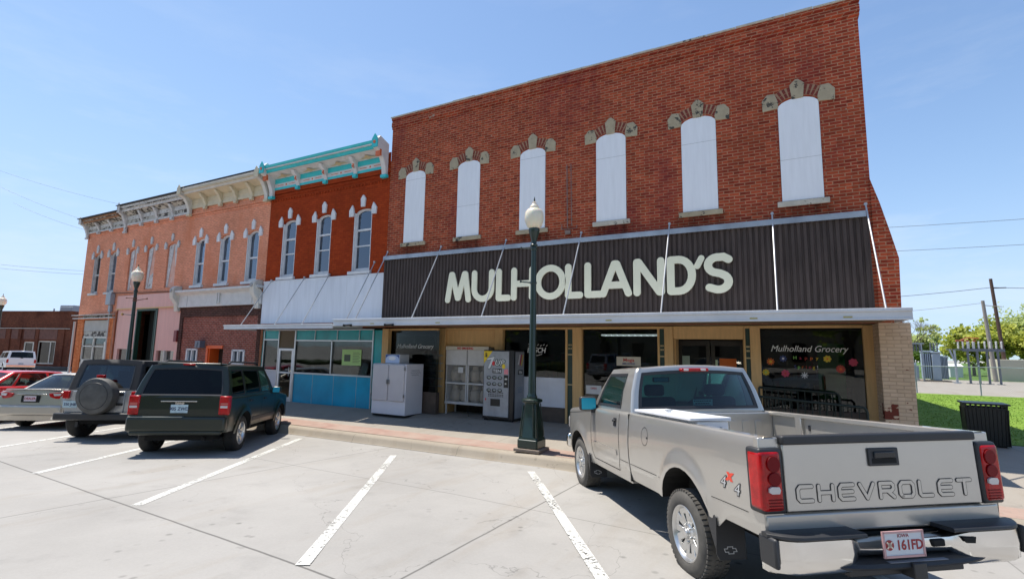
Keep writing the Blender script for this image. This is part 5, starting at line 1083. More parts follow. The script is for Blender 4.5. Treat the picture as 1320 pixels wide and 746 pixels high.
single('cable', mb, dark, 'thin black power cable trailing on the pavement left of the vending machine', 'cable')

# ------------------------------------------------------------------ ramp railings
rl = plain('dark green steel rail', (.02, .03, .025), .4, .3)
def railing(x0, x1, y, z0, z1, zb_, label, n):
    T = thing('ramp_railing', label, 'railing', (x0, y, zb_), 'railings of the shop ramp')
    q = MB(); f = lambda x: z0+(z1-z0)*(x-x0)/(x1-x0)
    q.path([(x0, y, z0), (x1-.06, y, f(x1-.06)), (x1-.015, y, f(x1)-.03), (x1, y, f(x1)-.09), (x1, y, zb_)], .024, 10); q.path([(x0, y, zb_), (x0, y, z0)], .022, 8); q.path([(x0, y, z0-.75), (x1, y, f(x1)-.75)], .016, 8); part('frame', q, rl, T)
    q = MB()
    for i in range(1, n):
        x = x0+(x1-x0)*i/n; q.tube((x, y, f(x)-.75), (x, y, f(x)), .010, n=6)
    part('bars', q, rl, T)
railing(-.62, 1.49, 11.3, 1.06, .93, .02, 'dark green ramp railing nearer the street below the right shop window', 17)
railing(-.3, 1.13, 11.9, 1.19, 1.13, .02, 'shorter dark green railing close to the right shop window glass', 12)

# ------------------------------------------------------------------ litter bin on the lawn edge
T = thing('litter_bin', 'black slatted square litter bin with flat rim on the lawn edge', 'litter bin', (3.85, 14.2, .03))
bk_ = plain('black painted steel', (.012, .014, .013), .4)
q = MB(); q.T = Matrix.Translation((3.92, 14.25, .03)) @ Matrix.Rotation(R(-6), 4, 'Z') @ Matrix.Diagonal((1, 1, .95, 1))
hw, hd = .32, .28
for i in range(11):
    x = -hw+i*2*hw/10
    for y in (-hd, hd): q.add([(x-.028, y-.006, .84), (x+.028, y-.006, .84), (x*.9+.025, y*.9-.006, .06), (x*.9-.025, y*.9-.006, .06), (x-.028, y+.006, .84), (x+.028, y+.006, .84), (x*.9+.025, y*.9+.006, .06), (x*.9-.025, y*.9+.006, .06)], [(0, 1, 2, 3), (4, 5, 6, 7), (0, 1, 5, 4), (3, 2, 6, 7), (0, 3, 7, 4), (1, 2, 6, 5)])
for i in range(9):
    y = -hd+i*2*hd/8
    for x in (-hw, hw): q.box(x-.006, x+.006, y-.028, y+.028, .06, .84)
part('slats', q, bk_, T, smooth=0)
q2 = MB(); q2.T = q.T
q2.box(-hw-.05, hw+.05, -hd-.05, hd+.05, .93, .965); q2.box(-hw-.01, hw+.01, -hd-.012, -hd+.01, .84, .87); q2.box(-hw-.01, hw+.01, hd-.01, hd+.012, .84, .87)
for i in range(9): q2.box(-hw+i*hw/4-.015, -hw+i*hw/4+.015, -hd-.01, -hd+.01, .87, .93)
q2.box(-hw-.012, -hw+.01, -hd, hd, .84, .93); q2.box(hw-.01, hw+.012, -hd, hd, .84, .93); part('rim', q2, bk_, T, bevel=.004)
q3 = MB(); q3.T = q.T; q3.box(-hw*.85, hw*.85, -hd*.85, hd*.85, .04, .85); part('liner', q3, plain('liner black', (.008, .008, .008), .8), T)

# ------------------------------------------------------------------ right background: substation, fence, poles, trees
galv = mat('galvanised steel', (.36, .40, .45), .45, metal=.5, var=.12); bluegrey = mat('transformer blue grey', (.30, .37, .44), .5, var=.1, vs=2); steel_d = mat('weathered dark steel', (.16, .17, .20), .6, metal=.3, var=.2)
porc = plain('grey porcelain', (.45, .46, .47), .25)
def insul(q, x, y, z, h, r=.07):
    n = max(4, int(h/.09)); pr_ = []
    for i in range(n): pr_ += [(r*.45, z+h*i/n), (r, z+h*(i+.45)/n), (r*.45, z+h*(i+.8)/n)]
    q.lathe([(a, b) for a, b in pr_], 8, Matrix.Translation((x, y, 0)))
T = thing('transformer', 'large blue grey finned transformer with bushings behind the fence', 'transformer', (11.8, 52.5, 0))
q = MB(); q.box(11.45, 12.0, 52, 53, .12, 2.32); part('tank', q, bluegrey, T, bevel=.04)
q = MB(); q.box(11.4, 12.05, 51.9, 53.1, 2.32, 2.42); q.box(10.85, 11.6, 52.1, 53.0, 2.36, 2.5); part('lid', q, bluegrey, T, bevel=.03)
q = MB()
for i in range(5): q.box(12.05+i*.09, 12.09+i*.09, 52.1, 53, .25, 2.1)
for i in range(4): q.box(10.9+i*.13, 10.97+i*.13, 52.1, 53, .25, 2.3)
q.box(12.0, 12.5, 52.3, 52.4, 1.95, 2.05); q.box(10.85, 11.45, 52.3, 52.4, 2.1, 2.2); part('radiator', q, bluegrey, T, smooth=0)
q = MB(); [insul(q, x, 52.4, 2.4, .75, .08) for x in (11.5, 11.7, 11.92)]; part('bushing', q, steel_d, T)
q = MB(); q.box(10.8, 12.55, 51.8, 53.4, 0, .12); part('plinth', q, concpad, T)
for k, (x, y, s_, lb) in enumerate(((9.95, 51.5, .92, 'grey switchgear cabinet with bushings, nearest the brick store corner'), (10.5, 53.5, .75, 'second grey cabinet standing left of the big transformer'))):
    T = thing('switch_cabinet', lb, 'electrical cabinet', (x, y, 0)); q = MB(); q.box(x-.3, x+.3, y-.3, y+.3, .25, 1.65*s_); part('body', q, galv if k == 0 else bluegrey, T, bevel=.03)
    q = MB(); [insul(q, x-.18+i*.18, y, 1.65*s_, .5, .05) for i in range(3)]; part('bushing', q, porc, T); q = MB(); [q.box(x+a, x+a+.06, y-.25, y+.25, 0, .25) for a in (-.28, .22)]; part('leg', q, galv, T)
T = thing('bus_frame', 'grey steel bus frame carrying a long row of white insulators', 'steel frame', (13.8, 50, 0))
for i, x in enumerate((12.42, 13.2, 13.75, 14.3, 14.92)):
    q = MB(); q.tube((x, 50, 0), (x-.03, 50, 2.55), .075, n=8); q.box(x-.2, x+.2, 49.8, 50.2, 0, .06); part('post', q, galv if i == 0 else steel_d, T)
q = MB(); q.box(12.88, 15.3, 49.93, 50.07, 2.46, 2.66); q.box(11.9, 13.2, 49.96, 50.06, 2.55, 2.63); part('beam', q, steel_d, T)
q = MB(); [insul(q, x, 50, 2.66, .58, .075) for x in [12.65, 12.93, 13.2, 13.27, 13.52, 13.58, 13.85, 14.2, 14.5, 14.85, 15.15]]; part('insulator', q, plain('white porcelain', (.62, .62, .62), .3), T)
q = MB(); q.path([(12.6, 50, 3.2), (13.2, 50, 3.5), (13.9, 50, 3.45)], .035, 6); [q.box(x, x+.14, 49.95, 50.1, 3.2, 3.34) for x in (12.55, 12.9, 13.15, 13.55)]; part('fuse_link', q, plain('rust red fuse', (.40, .09, .04), .6), T)
q = MB(); q.path([(12.4, 50, 1.6), (12.1, 50, 2.6)], .06, 8); part('brace', q, galv, T)
T = thing('steel_mast', 'slim pale grey steel mast rising right beside the brick store corner', 'mast', (9.8, 52, 0)); q = MB(); q.tube((9.9, 52, 0), (9.72, 52, 4.9), .09, .07, n=10); part('pole', q, galv, T); q = MB(); q.box(9.3, 11.0, 51.95, 52.05, 3.05, 3.13); part('crossarm', q, galv, T)
q = MB(); q.tube((10.85, 52, 0), (10.8, 52, 3.1), .06, n=8); part('post', q, galv, T); q = MB(); [insul(q, x, 52, 2.45, .6, .07) for x in (10.3, 10.5, 10.7)]; part('insulator', q, steel_d, T)
# chain link fence
T = thing('chain_link_fence', 'low galvanised chain link fence along the gravel lot', 'fence', (14, 33.2, 0)); FX = [1.5+2.55*i for i in range(0, 12)]
for x in FX:
    q = MB(); q.tube((x, 33.3, 0), (x, 33.3, 1.5), .03, n=6); q.lathe([(.035, 1.5), (.02, 1.56)], 6, Matrix.Translation((x, 33.3, 0))); q.tube((x, 33.3, 1.48), (x-.25, 33.2, 1.75), .012, n=5); part('post', q, galv, T)
q = MB(); q.tube((FX[0], 33.3, 1.47), (FX[-1], 33.3, 1.47), .022, n=6); part('top_rail', q, galv, T)
q = MB(); q.quad((FX[0], 33.3, .05), (FX[-1], 33.3, .05), (FX[-1], 33.3, 1.46), (FX[0], 33.3, 1.46)); part('wire_mesh', q, mesh_sheet('chain link', .07, .004, (.4, .42, .44), diag=True), T, smooth=0)
# utility poles and overhead wires
wood_p = mat('brown pole timber', (.10, .055, .04), .8, var=.3, streak=True); wood_g = mat('grey pole timber', (.28, .25, .22), .8, var=.25, streak=True)
T = thing('utility_pole', 'tall dark brown wooden utility pole rising behind the trees at right', 'utility pole', (18.0, 60, 0)); q = MB(); q.tube((18.35, 60, 0), (17.9, 60, 9.2), .16, .12, n=10); part('pole', q, wood_p, T); q = MB(); q.box(17.9, 18.9, 59.95, 60.05, 8.3, 8.38); part('arm', q, wood_p, T)
T = thing('utility_pole', 'grey leaning wooden utility pole in front of the green trees', 'utility pole', (17.3, 58.5, 0)); q = MB(); q.tube((16.55, 56.5, 0), (16.2, 56.5, 6.9), .17, .12, n=10); part('pole', q, wood_g, T); q = MB(); q.tube((16.2, 56.5, 6.5), (17.4, 56.5, 6.35), .03, n=6); part('arm', q, wood_g, T)
def wire(p, q_, sag, label, r=.02, n=14):
    p = Vector(p); q_ = Vector(q_); pts = []
    for i in range(n+1):
        t = i/n; v = p.lerp(q_, t); v.z -= sag*4*t*(1-t); pts.append(v)
    mb = MB(); mb.path(pts, r, 4); single('overhead_wire', mb, plain('wire grey', (.34, .36, .40), .6), label, 'wire', 'overhead wires')
wire((-140, 40, 17.7), (-95, 60, 16.5), .8, 'upper of the two wires low in the sky left of the salmon block', .035)
wire((-140, 40, 16.9), (-95, 60, 16.0), .8, 'lower of the two wires low in the sky left of the salmon block', .035)
wire((-147, 40, 35.3), (-80, 42, 17), 1, 'highest slanting wire in the sky left of the salmon block', .03)
wire((-148, 40, 39.0), (-80, 48, 22), 1, 'slanting wire ending at the roof edge bracket of the salmon block', .03)
wire((-138, 40, 30.5), (-85, 40, 17.5), 1, 'third slanting wire in the sky far left', .03)
wire((-20, 62, 9.2), (17.9, 60, 8.4), 1.2, 'dark wire running from the brick store towards the tall brown pole', .035)
wire((17.9, 60, 8.4), (70, 70, 9.5), 1.0, 'dark wire running right from the tall brown pole', .035)
wire((-10, 70, 18), (60, 62, 15.5), 1.0, 'pale wire high across the sky at right', .03)
wire((-10, 70, 15), (60, 62, 13.4), 1.0, 'pale wire in the middle of the sky at right', .03)
wire((-10, 70, 7.0), (16.2, 56.5, 6.7), .8, 'thin low wire reaching the leaning grey pole', .025)
# sheds and a parked car far back
q = MB(); q.box(17.6, 20.5, 59, 62, 0, 1.9); single('shed', q, plain('cream shed wall', (.48, .44, .34), .7), 'low cream shed below the trees at the right edge', 'shed', bevel=.03)
q = MB(); q.box(15.9, 16.9, 66, 68, 0, 1.1); q.add([(15.8, 65.9, 1.1), (17.0, 65.9, 1.1), (17.0, 68.1, 1.1), (15.8, 68.1, 1.1), (15.8, 67, 1.4), (17.0, 67, 1.4)], [(0, 1, 5, 4), (2, 3, 4, 5), (0, 4, 3), (1, 2, 5)]); single('shed', q, plain('white shed wall', (.58, .60, .60), .7), 'small white shed seen between the grey steel posts', 'shed')
# ------------------------------------------------------------------ trees
def leaf_mat(name, c1, c2):
    m, t, b = nodes(name); L = t.links.new; oi = N(t, 'ShaderNodeNewGeometry'); n = N(t, 'ShaderNodeTexNoise'); n.inputs['Scale'].default_value = .8; n.inputs['Detail'].default_value = 4; L(oi.outputs['Position'], n.inputs[0])
    cr = N(t, 'ShaderNodeValToRGB'); cr.color_ramp.elements[0].position = .35; cr.color_ramp.elements[1].position = .65; cr.color_ramp.elements[0].color = rgba(c1); cr.color_ramp.elements[1].color = rgba(c2); L(n.outputs[0], cr.inputs[0]); L(cr.outputs[0], b.inputs['Base Color']); b.inputs['Roughness'].default_value = .6
    tr = N(t, 'ShaderNodeBsdfTranslucent'); L(cr.outputs[0], tr.inputs[0]); mx = N(t, 'ShaderNodeMixShader'); mx.inputs[0].default_value = .5; L(b.outputs[0], mx.inputs[1]); L(tr.outputs[0], mx.inputs[2]); L(mx.outputs[0], t.nodes['Material Output'].inputs[0]); return m
leafs = [leaf_mat('spring leaf yellow green', (.34, .39, .06), (.56, .57, .12)), leaf_mat('spring leaf green', (.22, .32, .05), (.42, .50, .08)), leaf_mat('pale budding leaf', (.40, .46, .16), (.58, .64, .28))]
bark = mat('tree bark', (.13, .10, .075), .9, var=.3, vs=4)
def tree(x, y, h, rad, label, lm, dens=1.0, ls=.22, base=.28, group='trees beyond the substation'):
    T = thing('tree', label, 'tree', (x, y, 0), group); q = MB(); tips = []
    def limb(p, d, ln, r, lv):
        p2 = p+d*ln; q.tube(p, p2, r, r*.62, n=6, caps=False)
        if lv == 0: tips.append(p2); return
        for k in range(3 if lv > 1 else 4):
            nd = (d+Vector((random.uniform(-1, 1), random.uniform(-1, 1), random.uniform(-.25, .6)))*.85).normalized(); limb(p.lerp(p2, random.uniform(.55, 1)), nd, ln*random.uniform(.6, .8), r*.55, lv-1)
        tips.append(p2)
    limb(Vector((x, y, 0)), Vector((random.uniform(-.05, .05), 0, 1)).normalized(), h*.32, h*.028, 4)
    part('trunk', q, bark, T)
    zs = h*(.5+base/2); vs = []; fs = []; rng = random.Random(int(x*100+y))
    cl = []
    for t_ in tips: cl.append(t_)
    for i in range(34):
        a = rng.uniform(0, 6.283); c = rng.uniform(-1, 1); rr = rng.uniform(.45, 1); s_ = math.sqrt(1-c*c)
        cl.append(Vector((x+math.cos(a)*s_*rad*rr, y+math.sin(a)*s_*rad*rr, zs+c*h*(1-base)/2*rr)))
    for c in cl:
        d = Vector(((c.x-x)/rad, (c.y-y)/rad, (c.z-zs)/(h*(1-base)/2)))
        if d.length > 1.15: c = Vector((x+d.x/d.length*rad, y+d.y/d.length*rad, zs+d.z/d.length*h*(1-base)/2))
        rc = rng.uniform(.35, .85)*rad*.36
        for k in range(int(52*dens)):
            o = Vector((rng.gauss(0, 1), rng.gauss(0, 1), rng.gauss(0, .7)))*rc*.55; p = c+o; n_ = Vector((rng.gauss(0, 1), rng.gauss(0, 1), rng.gauss(0, 1)+.5)).normalized(); a = n_.orthogonal().normalized()*ls*rng.uniform(.5, 1); b = n_.cross(a)*.7
            i0 = len(vs); vs += [p-a, p+b, p+a, p-b]; fs.append((i0, i0+1, i0+2, i0+3))
    q = MB(); q.add(vs, fs); part('crown', q, lm, T, smooth=0); return T
tree(17.3, 80, 6.9, 1.7, 'pale budding tree rising just right of the brick store corner', leafs[2], .8)
tree(19.9, 74, 5.9, 2.3, 'broad yellow green tree directly behind the blue grey transformer', leafs[0], 1.3, .26, .12)
tree(22.6, 76, 6.7, 2.7, 'large yellow green tree behind the steel bus frame', leafs[0], 1.3, .26, .12)
tree(25.6, 74, 6.5, 2.7, 'yellow green tree at the right edge beyond the leaning pole', leafs[0], 1.3, .26, .12)
tree(29.0, 88, 9.4, 3.2, 'pale grey green tree crown above the others at the right edge', leafs[2], .7)
tree(17.8, 90, 5.2, 2.5, 'mid green tree low behind the transformer, left of the broad yellow one', leafs[1])
tree(28.6, 72, 6.0, 3.0, 'green tree just beyond the right edge', leafs[1])
tree(25.5, 88, 7.0, 3.0, 'tall mid green tree glimpsed behind the brown pole', leafs[1])
T = thing('bare_tree', 'bare grey twigged tree showing beside the store corner above the canopy', 'tree', (11.2, 62, 0)); q = MB(); rr_ = random.Random(5)
def limb2(p, d, ln, r, lv):
    p2 = p+d*ln; q.tube(p, p2, r, r*.6, n=5, caps=False)
    if lv:
        for k in range(3): limb2(p2, (d+Vector((rr_.uniform(-1, 1), rr_.uniform(-1, 1), rr_.uniform(-.2, .6)))*.7).normalized(), ln*.72, r*.58, lv-1)
limb2(Vector((11.3, 62, 0)), Vector((.03, 0, 1)), 1.9, .12, 6); part('trunk', q, bark, T)
# pale concrete corner post and kerb by the side street, far left
# across the street, unseen behind the viewer: added for the shop windows to reflect
T = thing('courthouse', 'unseen pale stone courthouse behind the viewer, raised to block sky reflections', 'building', (-12, -48, 0)); q = MB(); wall_open(q, -40, 18, 0, 15, -48, [(-38+i*5, -36.4+i*5, z, z+2.2, 0) for i in range(11) for z in (1.2, 5, 9.4)], .3); q.box(-40, 18, -60, -48.5, 0, 15); part('wall', q, mat('limestone', (.26, .23, .18), .9), T, smooth=0); q = MB(); q.box(-39.9, 17.9, -48.4, -48.35, .2, 14.8); part('window', q, dark, T)  # unseen; wall height raised to keep the sky out of the window reflections
for i, (x, y) in enumerate(((-28, -26), (-17, -30), (-6, -25), (6, -29), (17, -26))):
    tree(x, y, 13, 6, ['shade tree far along the courthouse lawn', 'shade tree at the left of the courthouse door', 'shade tree in the middle of the courthouse lawn', 'shade tree right of the courthouse door', 'shade tree at the right end of the courthouse lawn'][i], leafs[1], .7, .4, group='trees on the courthouse lawn')
q = MB(); q.box(-60, 40, -60, -22, -.2, .2); struct('courthouse_lawn', q, grass_mat('darkened lawn grass', (.02, .03, .01), (.04, .06, .015)), smooth=0)  # grass colour darkened to dim its green reflection in the shop windows
# ------------------------------------------------------------------ vehicles
# local axes of every vehicle: x = forward from the rear bumper face, y = left, z = up
def paint_mat(name, col, metal=.35, rough=.32, dirt=None):
    m = mat(name, col, rough, metal=metal, var=.05, vs=1.5, coat=.8 if sum(col) > .3 else .12, spots=dirt); return m
rubber = mat('tyre rubber', (.022, .021, .020), .85, var=.35, vs=9); rubber_d = mat('dusty tyre rubber', (.085, .080, .072), .9, var=.3, vs=7, bump=.01)
alloy = mat('alloy wheel', (.62, .62, .61), .28, metal=.85, var=.1); chrome = mat('chrome', (.70, .69, .67), .16, metal=1, var=.03)
blackp = mat('black plastic trim', (.020, .021, .024), .5, var=.15, vs=7); under = plain('underbody black', (.006, .006, .006), .9)
redl = mat('red lamp lens', (.42, .003, .005), .2, var=.45, vs=14, coat=.3, spec=.3); redd = mat('deep red lens', (.16, .001, .003), .45, spec=.2); clearl = plain('clear lamp lens', (.55, .52, .50), .15, coat=1)
privacy = glass('privacy glass', (.02, .025, .03), boost=.5); cab_glass = glass('green tinted glass', (.16, .36, .36), boost=.7); side_glass = glass('side tinted glass', (.30, .38, .36), boost=1.0)
trimint = mat('car interior grey', (.06, .06, .065), .8, var=.2)
class Body:
    def __init__(s, L0, L1, HW, top, sill, arches, cr0=(.14, .12), cr1=(.45, .22), wmax=.75, tuck=.10, tumble=.05, flare=.03, sh=.07, crown=.03, rear=lambda w: 0, frnt=lambda w: 0):
        s.__dict__.update(L0=L0, L1=L1, HW=HW, top=top, sill=sill, arches=arches, cr0=cr0, cr1=cr1, wmax=wmax, tuck=tuck, tumble=tumble, flare=flare, sh=sh, crown=crown, rear=rear, frnt=frnt)
    def hw(s, u):
        h = s.HW
        for d, (lu, lv) in ((u-s.L0, s.cr0), (s.L1-u, s.cr1)):
            if d < lu: k = max(0, 1-d/lu); h -= lv*(1-math.sqrt(max(0, 1-k*k)))
        return h
    def v(s, u, w):
        h = s.hw(u); k = (w-s.wmax)
        h -= s.tuck*(max(0, -k)/.5)**2 if k < 0 else s.tumble*(k/.4)**2
        for uc, wc, r in s.arches:
            d = math.hypot(u-uc, w-wc)
            if w > wc-.3 and d < r+.16: h += s.flare*max(0, min(1, (r+.16-d)/.12))**1.5
        return h
    def bot(s, u):
        b = s.sill
        for uc, wc, r in s.arches:
            if abs(u-uc) < r: b = max(b, wc+math.sqrt(r*r-(u-uc)**2))
        return b
    def stations(s):
        us = set(); n = int((s.L1-s.L0)/.1)
        for i in range(n+1): us.add(round(s.L0+(s.L1-s.L0)*i/n, 4))
        for e, d, (lu, _) in ((s.L0, 1, s.cr0), (s.L1, -1, s.cr1)):
            for k in (.0, .04, .12, .25, .45, .7): us.add(round(e+d*lu*k, 4))
        for uc, wc, r in s.arches:
            for i in range(15):
                a = math.pi*i/14; us.add(round(uc-r*math.cos(a), 4))
            for e in (-1, 1): us.add(round(uc+e*(r+.001), 4))
        return sorted(u for u in us if s.L0 <= u <= s.L1)
    def pt(s, u, w, v):
        L = s.L1-s.L0; a = max(0, 1-(u-s.L0)/.8); b = max(0, 1-(s.L1-u)/.8)
        return (u+s.rear(w)*a*a+s.frnt(w)*b*b, v, w)
    def mesh(s, mb, hi=None, close=True):
        secs = []; us = s.stations()
        for u in us:
            b = s.bot(u); t = s.top(u); half = []
            for i in range(11):
                w = b+(t-s.sh-b)*i/10; half.append((s.v(u, w), w))
            if close:
                v0 = half[-1][0]
                for i in range(1, 5):
                    a = math.pi/2*i/4; half.append((v0-s.sh*1.1*(1-math.cos(a)), t-s.sh+s.sh*math.sin(a)))
                v1 = half[-1][0]
                for f in (.7, .35, 0): half.append((v1*f, t+s.crown*(1-f*f)))
            secs.append([s.pt(u, w, v) for v, w in half])
        full = [[p for p in sec]+[(p[0], -p[1], p[2]) for p in reversed(sec[:-1] if close else sec)] for sec in secs]
        mb.loft(full, closed=False)
        for sec in (full[0], full[-1]):
            n = len(sec)
            for i in range(n//2): 
                if i+1 < n-1-i-1+1 and n-2-i >= i+1: mb.quad(sec[i], sec[i+1], sec[n-2-i], sec[n-1-i])
        return us
    def arch_lining(s, mb, depth=.32):
        for uc, wc, r in s.arches:
            for sg in (-1, 1):
                a = []; b = []
                for i in range(17):
                    t = math.pi*i/16; u = uc-r*math.cos(t); w = max(wc+r*math.sin(t), s.sill); v = s.v(u, w)
                    a.append((u, sg*(v-.004), w)); b.append((u, sg*(v-depth), w))
                mb.loft([a, b], closed=False); mb.add(b, [tuple(range(len(b)))])
    def strip(s, mb, pts, wd=.005, off=.002, side=1):
        mb.marks.append((len(mb.v), len(mb.f)))
        for (u0, w0), (u1, w1) in zip(pts, pts[1:]):
            n = max(1, int(math.hypot(u1-u0, w1-w0)/.06)); d = Vector((u1-u0, w1-w0)).normalized(); nn = Vector((-d.y, d.x))*wd
            for i in range(n):
                q = []
                for k in (i/n, (i+1)/n):
                    for e in (1, -1):
                        u = u0+(u1-u0)*k+nn.x*e; w = w0+(w1-w0)*k+nn.y*e; p = s.pt(u, w, s.v(u, w)+off); q.append((p[0], side*p[1], p[2]))
                mb.quad(q[0], q[1], q[3], q[2])
    def patch(s, mb, u0, u1, w0, w1, off=.006, side=1, n=6, thick=0):
        g = []
        for i in range(n+1):
            for j in range(n+1):
                u = u0+(u1-u0)*i/n; w = w0+(w1-w0)*j/n; p = s.pt(u, w, s.v(u, w)+off); g.append((p[0], side*p[1], p[2]))
        mb.add(g, [(i*(n+1)+j, (i+1)*(n+1)+j, (i+1)*(n+1)+j+1, i*(n+1)+j+1) for i in range(n) for j in range(n)])
        for ed in ([i*(n+1) for i in range(n+1)], [i*(n+1)+n for i in range(n+1)], list(range(n+1)), list(range(n*(n+1), (n+1)*(n+1)))):
            for a, b in zip(ed, ed[1:]):
                pa, pb = g[a], g[b]; mb.quad(pa, pb, (pb[0], pb[1]-side*(off+.02), pb[2]), (pa[0], pa[1]-side*(off+.02), pa[2]))
def lerp(a, b, t): return a+(b-a)*t
def greenhouse(T, B, lines, zb, zr, wb, wr, paintm, rearw, frontw, t0=.10, t1=.90, bulr=.03, bulf=.10, crown=.035, glasses=None, bevel=.022, roofm=None, bul=.02, seal=.018, sealm=None, name='cab', rcols=None, fcols=None, open_rear=False):
    """lines: [(u at belt, u at roof, kind of the column that follows)]"""
    sealm = sealm or blackp
    zrf = zr if callable(zr) else (lambda u: zr); zbf = zb if callable(zb) else (lambda u: zb)
    def Sp(i, t, sg): a = lines[i]; u = lerp(a[0], a[1], t); return (u, sg*(lerp(wb, wr, t)+bul*math.sin(math.pi*t)), lerp(zbf(a[0]), zrf(a[1]), t))
    mb = MB(); made = []
    def panel(f, kind, out, nm, gm):
        """f(s,t) -> point; s in 0..1"""
        ts = [0, t0, (t0+t1)/2, t1, 1]
        for a, b in zip(ts, ts[1:]):
            if kind == 'W' and a >= t0-1e-6 and b <= t1+1e-6: continue
            mb.quad(f(0, a), f(1, a), f(1, b), f(0, b))
        if kind == 'W':
            made.append((f, out, nm, gm))
    for sg in (1, -1):
        for i in range(len(lines)-1):
            f = (lambda i, sg: lambda s_, t: tuple(lerp(a, b, s_) for a, b in zip(Sp(i, t, sg), Sp(i+1, t, sg))))(i, sg)
            panel(f, lines[i][2], Vector((0, sg, 0)), 'side_window', (glasses or {}).get(i, side_glass))
    for end, bl, cols, nm, gm in ((0, -bulr, rcols or [(-1, -.9, 'P'), (-.9, .9, 'W'), (.9, 1, 'P')], 'rear_window', rearw), (-1, bulf, fcols or [(-1, -.93, 'P'), (-.93, .93, 'W'), (.93, 1, 'P')], 'windscreen', frontw)):
        def E(fv, t, end=end, bl=bl): p = Sp(end if end == 0 else len(lines)-1, t, 1); return (p[0]+bl*(1-fv*fv), p[1]*fv, p[2]+(crown*(1-fv*fv))*t)
        for a, b, kd in cols:
            n = 6 if kd == 'W' else 1
            if kd == 'W':
                for k in range(n):
                    fa, fb = lerp(a, b, k/n), lerp(a, b, (k+1)/n)
                    for ta, tb in ((0, t0), (t1, 1)): mb.quad(E(fa, ta), E(fb, ta), E(fb, tb), E(fa, tb))
                made.append(((lambda a, b, E: lambda s_, t: E(lerp(a, b, s_), t))(a, b, E), Vector((-1 if end == 0 else 1, 0, 0)), nm, gm))
            else:
                ts = [0, t0, (t0+t1)/2, t1, 1]
                for ta, tb in zip(ts, ts[1:]): mb.quad(E(a, ta), E(b, ta), E(b, tb), E(a, tb))
    p0 = Sp(0, 1, 1); p1 = Sp(len(lines)-1, 1, 1); nu, nv = 10, 12; fr_ = [-1, -.93, -.9]+[lerp(-.9, .9, k/6) for k in range(1, 6)]+[.9, .93, 1]
    g = []
    for i in range(nu+1):
        for fv in fr_:
            s_ = i/nu; u = lerp(p0[0]-bulr*(1-fv*fv), p1[0]+bulf*(1-fv*fv), s_)
            ub = lerp(p0[0], p1[0], s_); g.append((u, p0[1]*fv, zrf(ub)+crown*(1-fv*fv)))
    m_ = len(fr_); mb.add(g, [(i*m_+j, (i+1)*m_+j, (i+1)*m_+j+1, i*m_+j+1) for i in range(nu) for j in range(m_-1)])
    G = part(name, mb, paintm, T, bevel=bevel, weld=True, smooth=50, seg=3)
    for f, out, nm, gm in made:
        q = MB(); n = 8; vs = []
        cen = Vector(f(.5, .5)); du = Vector(f(.9, .5))-Vector(f(.1, .5)); dt = Vector(f(.5, t1))-Vector(f(.5, t0)); nor = du.cross(dt).normalized()
        if nor.dot(out) < 0: nor = -nor
        for i in range(n+1):
            for j in range(n+1): vs.append(Vector(f(i/n, lerp(t0, t1, j/n)))-nor*.010)
        q.add(vs, [(i*(n+1)+j, (i+1)*(n+1)+j, (i+1)*(n+1)+j+1, i*(n+1)+j+1) for i in range(n) for j in range(n)])
        W = part(nm, q, gm, T, smooth=60)
        if seal:
            q = MB(); n = 8; ring = [(i/n, 0) for i in range(n)]+[(1, j/n) for j in range(n)]+[(1-i/n, 1) for i in range(n)]+[(0, 1-j/n) for j in range(n)]
            ls = seal/max(.1, du.length/.8); lt = seal/max(.1, dt.length)
            o = [Vector(f(s_, lerp(t0, t1, t)))+nor*.004 for s_, t in ring]; inn = [Vector(f(lerp(ls*1.6, 1-ls*1.6, s_), lerp(t0, t1, lerp(lt*1.6, 1-lt*1.6, t))))-nor*.004 for s_, t in ring]
            for k in range(len(ring)): j = (k+1) % len(ring); q.quad(o[k], o[j], inn[j], inn[k])
            part('seal', q, sealm, W, smooth=0)
    return G
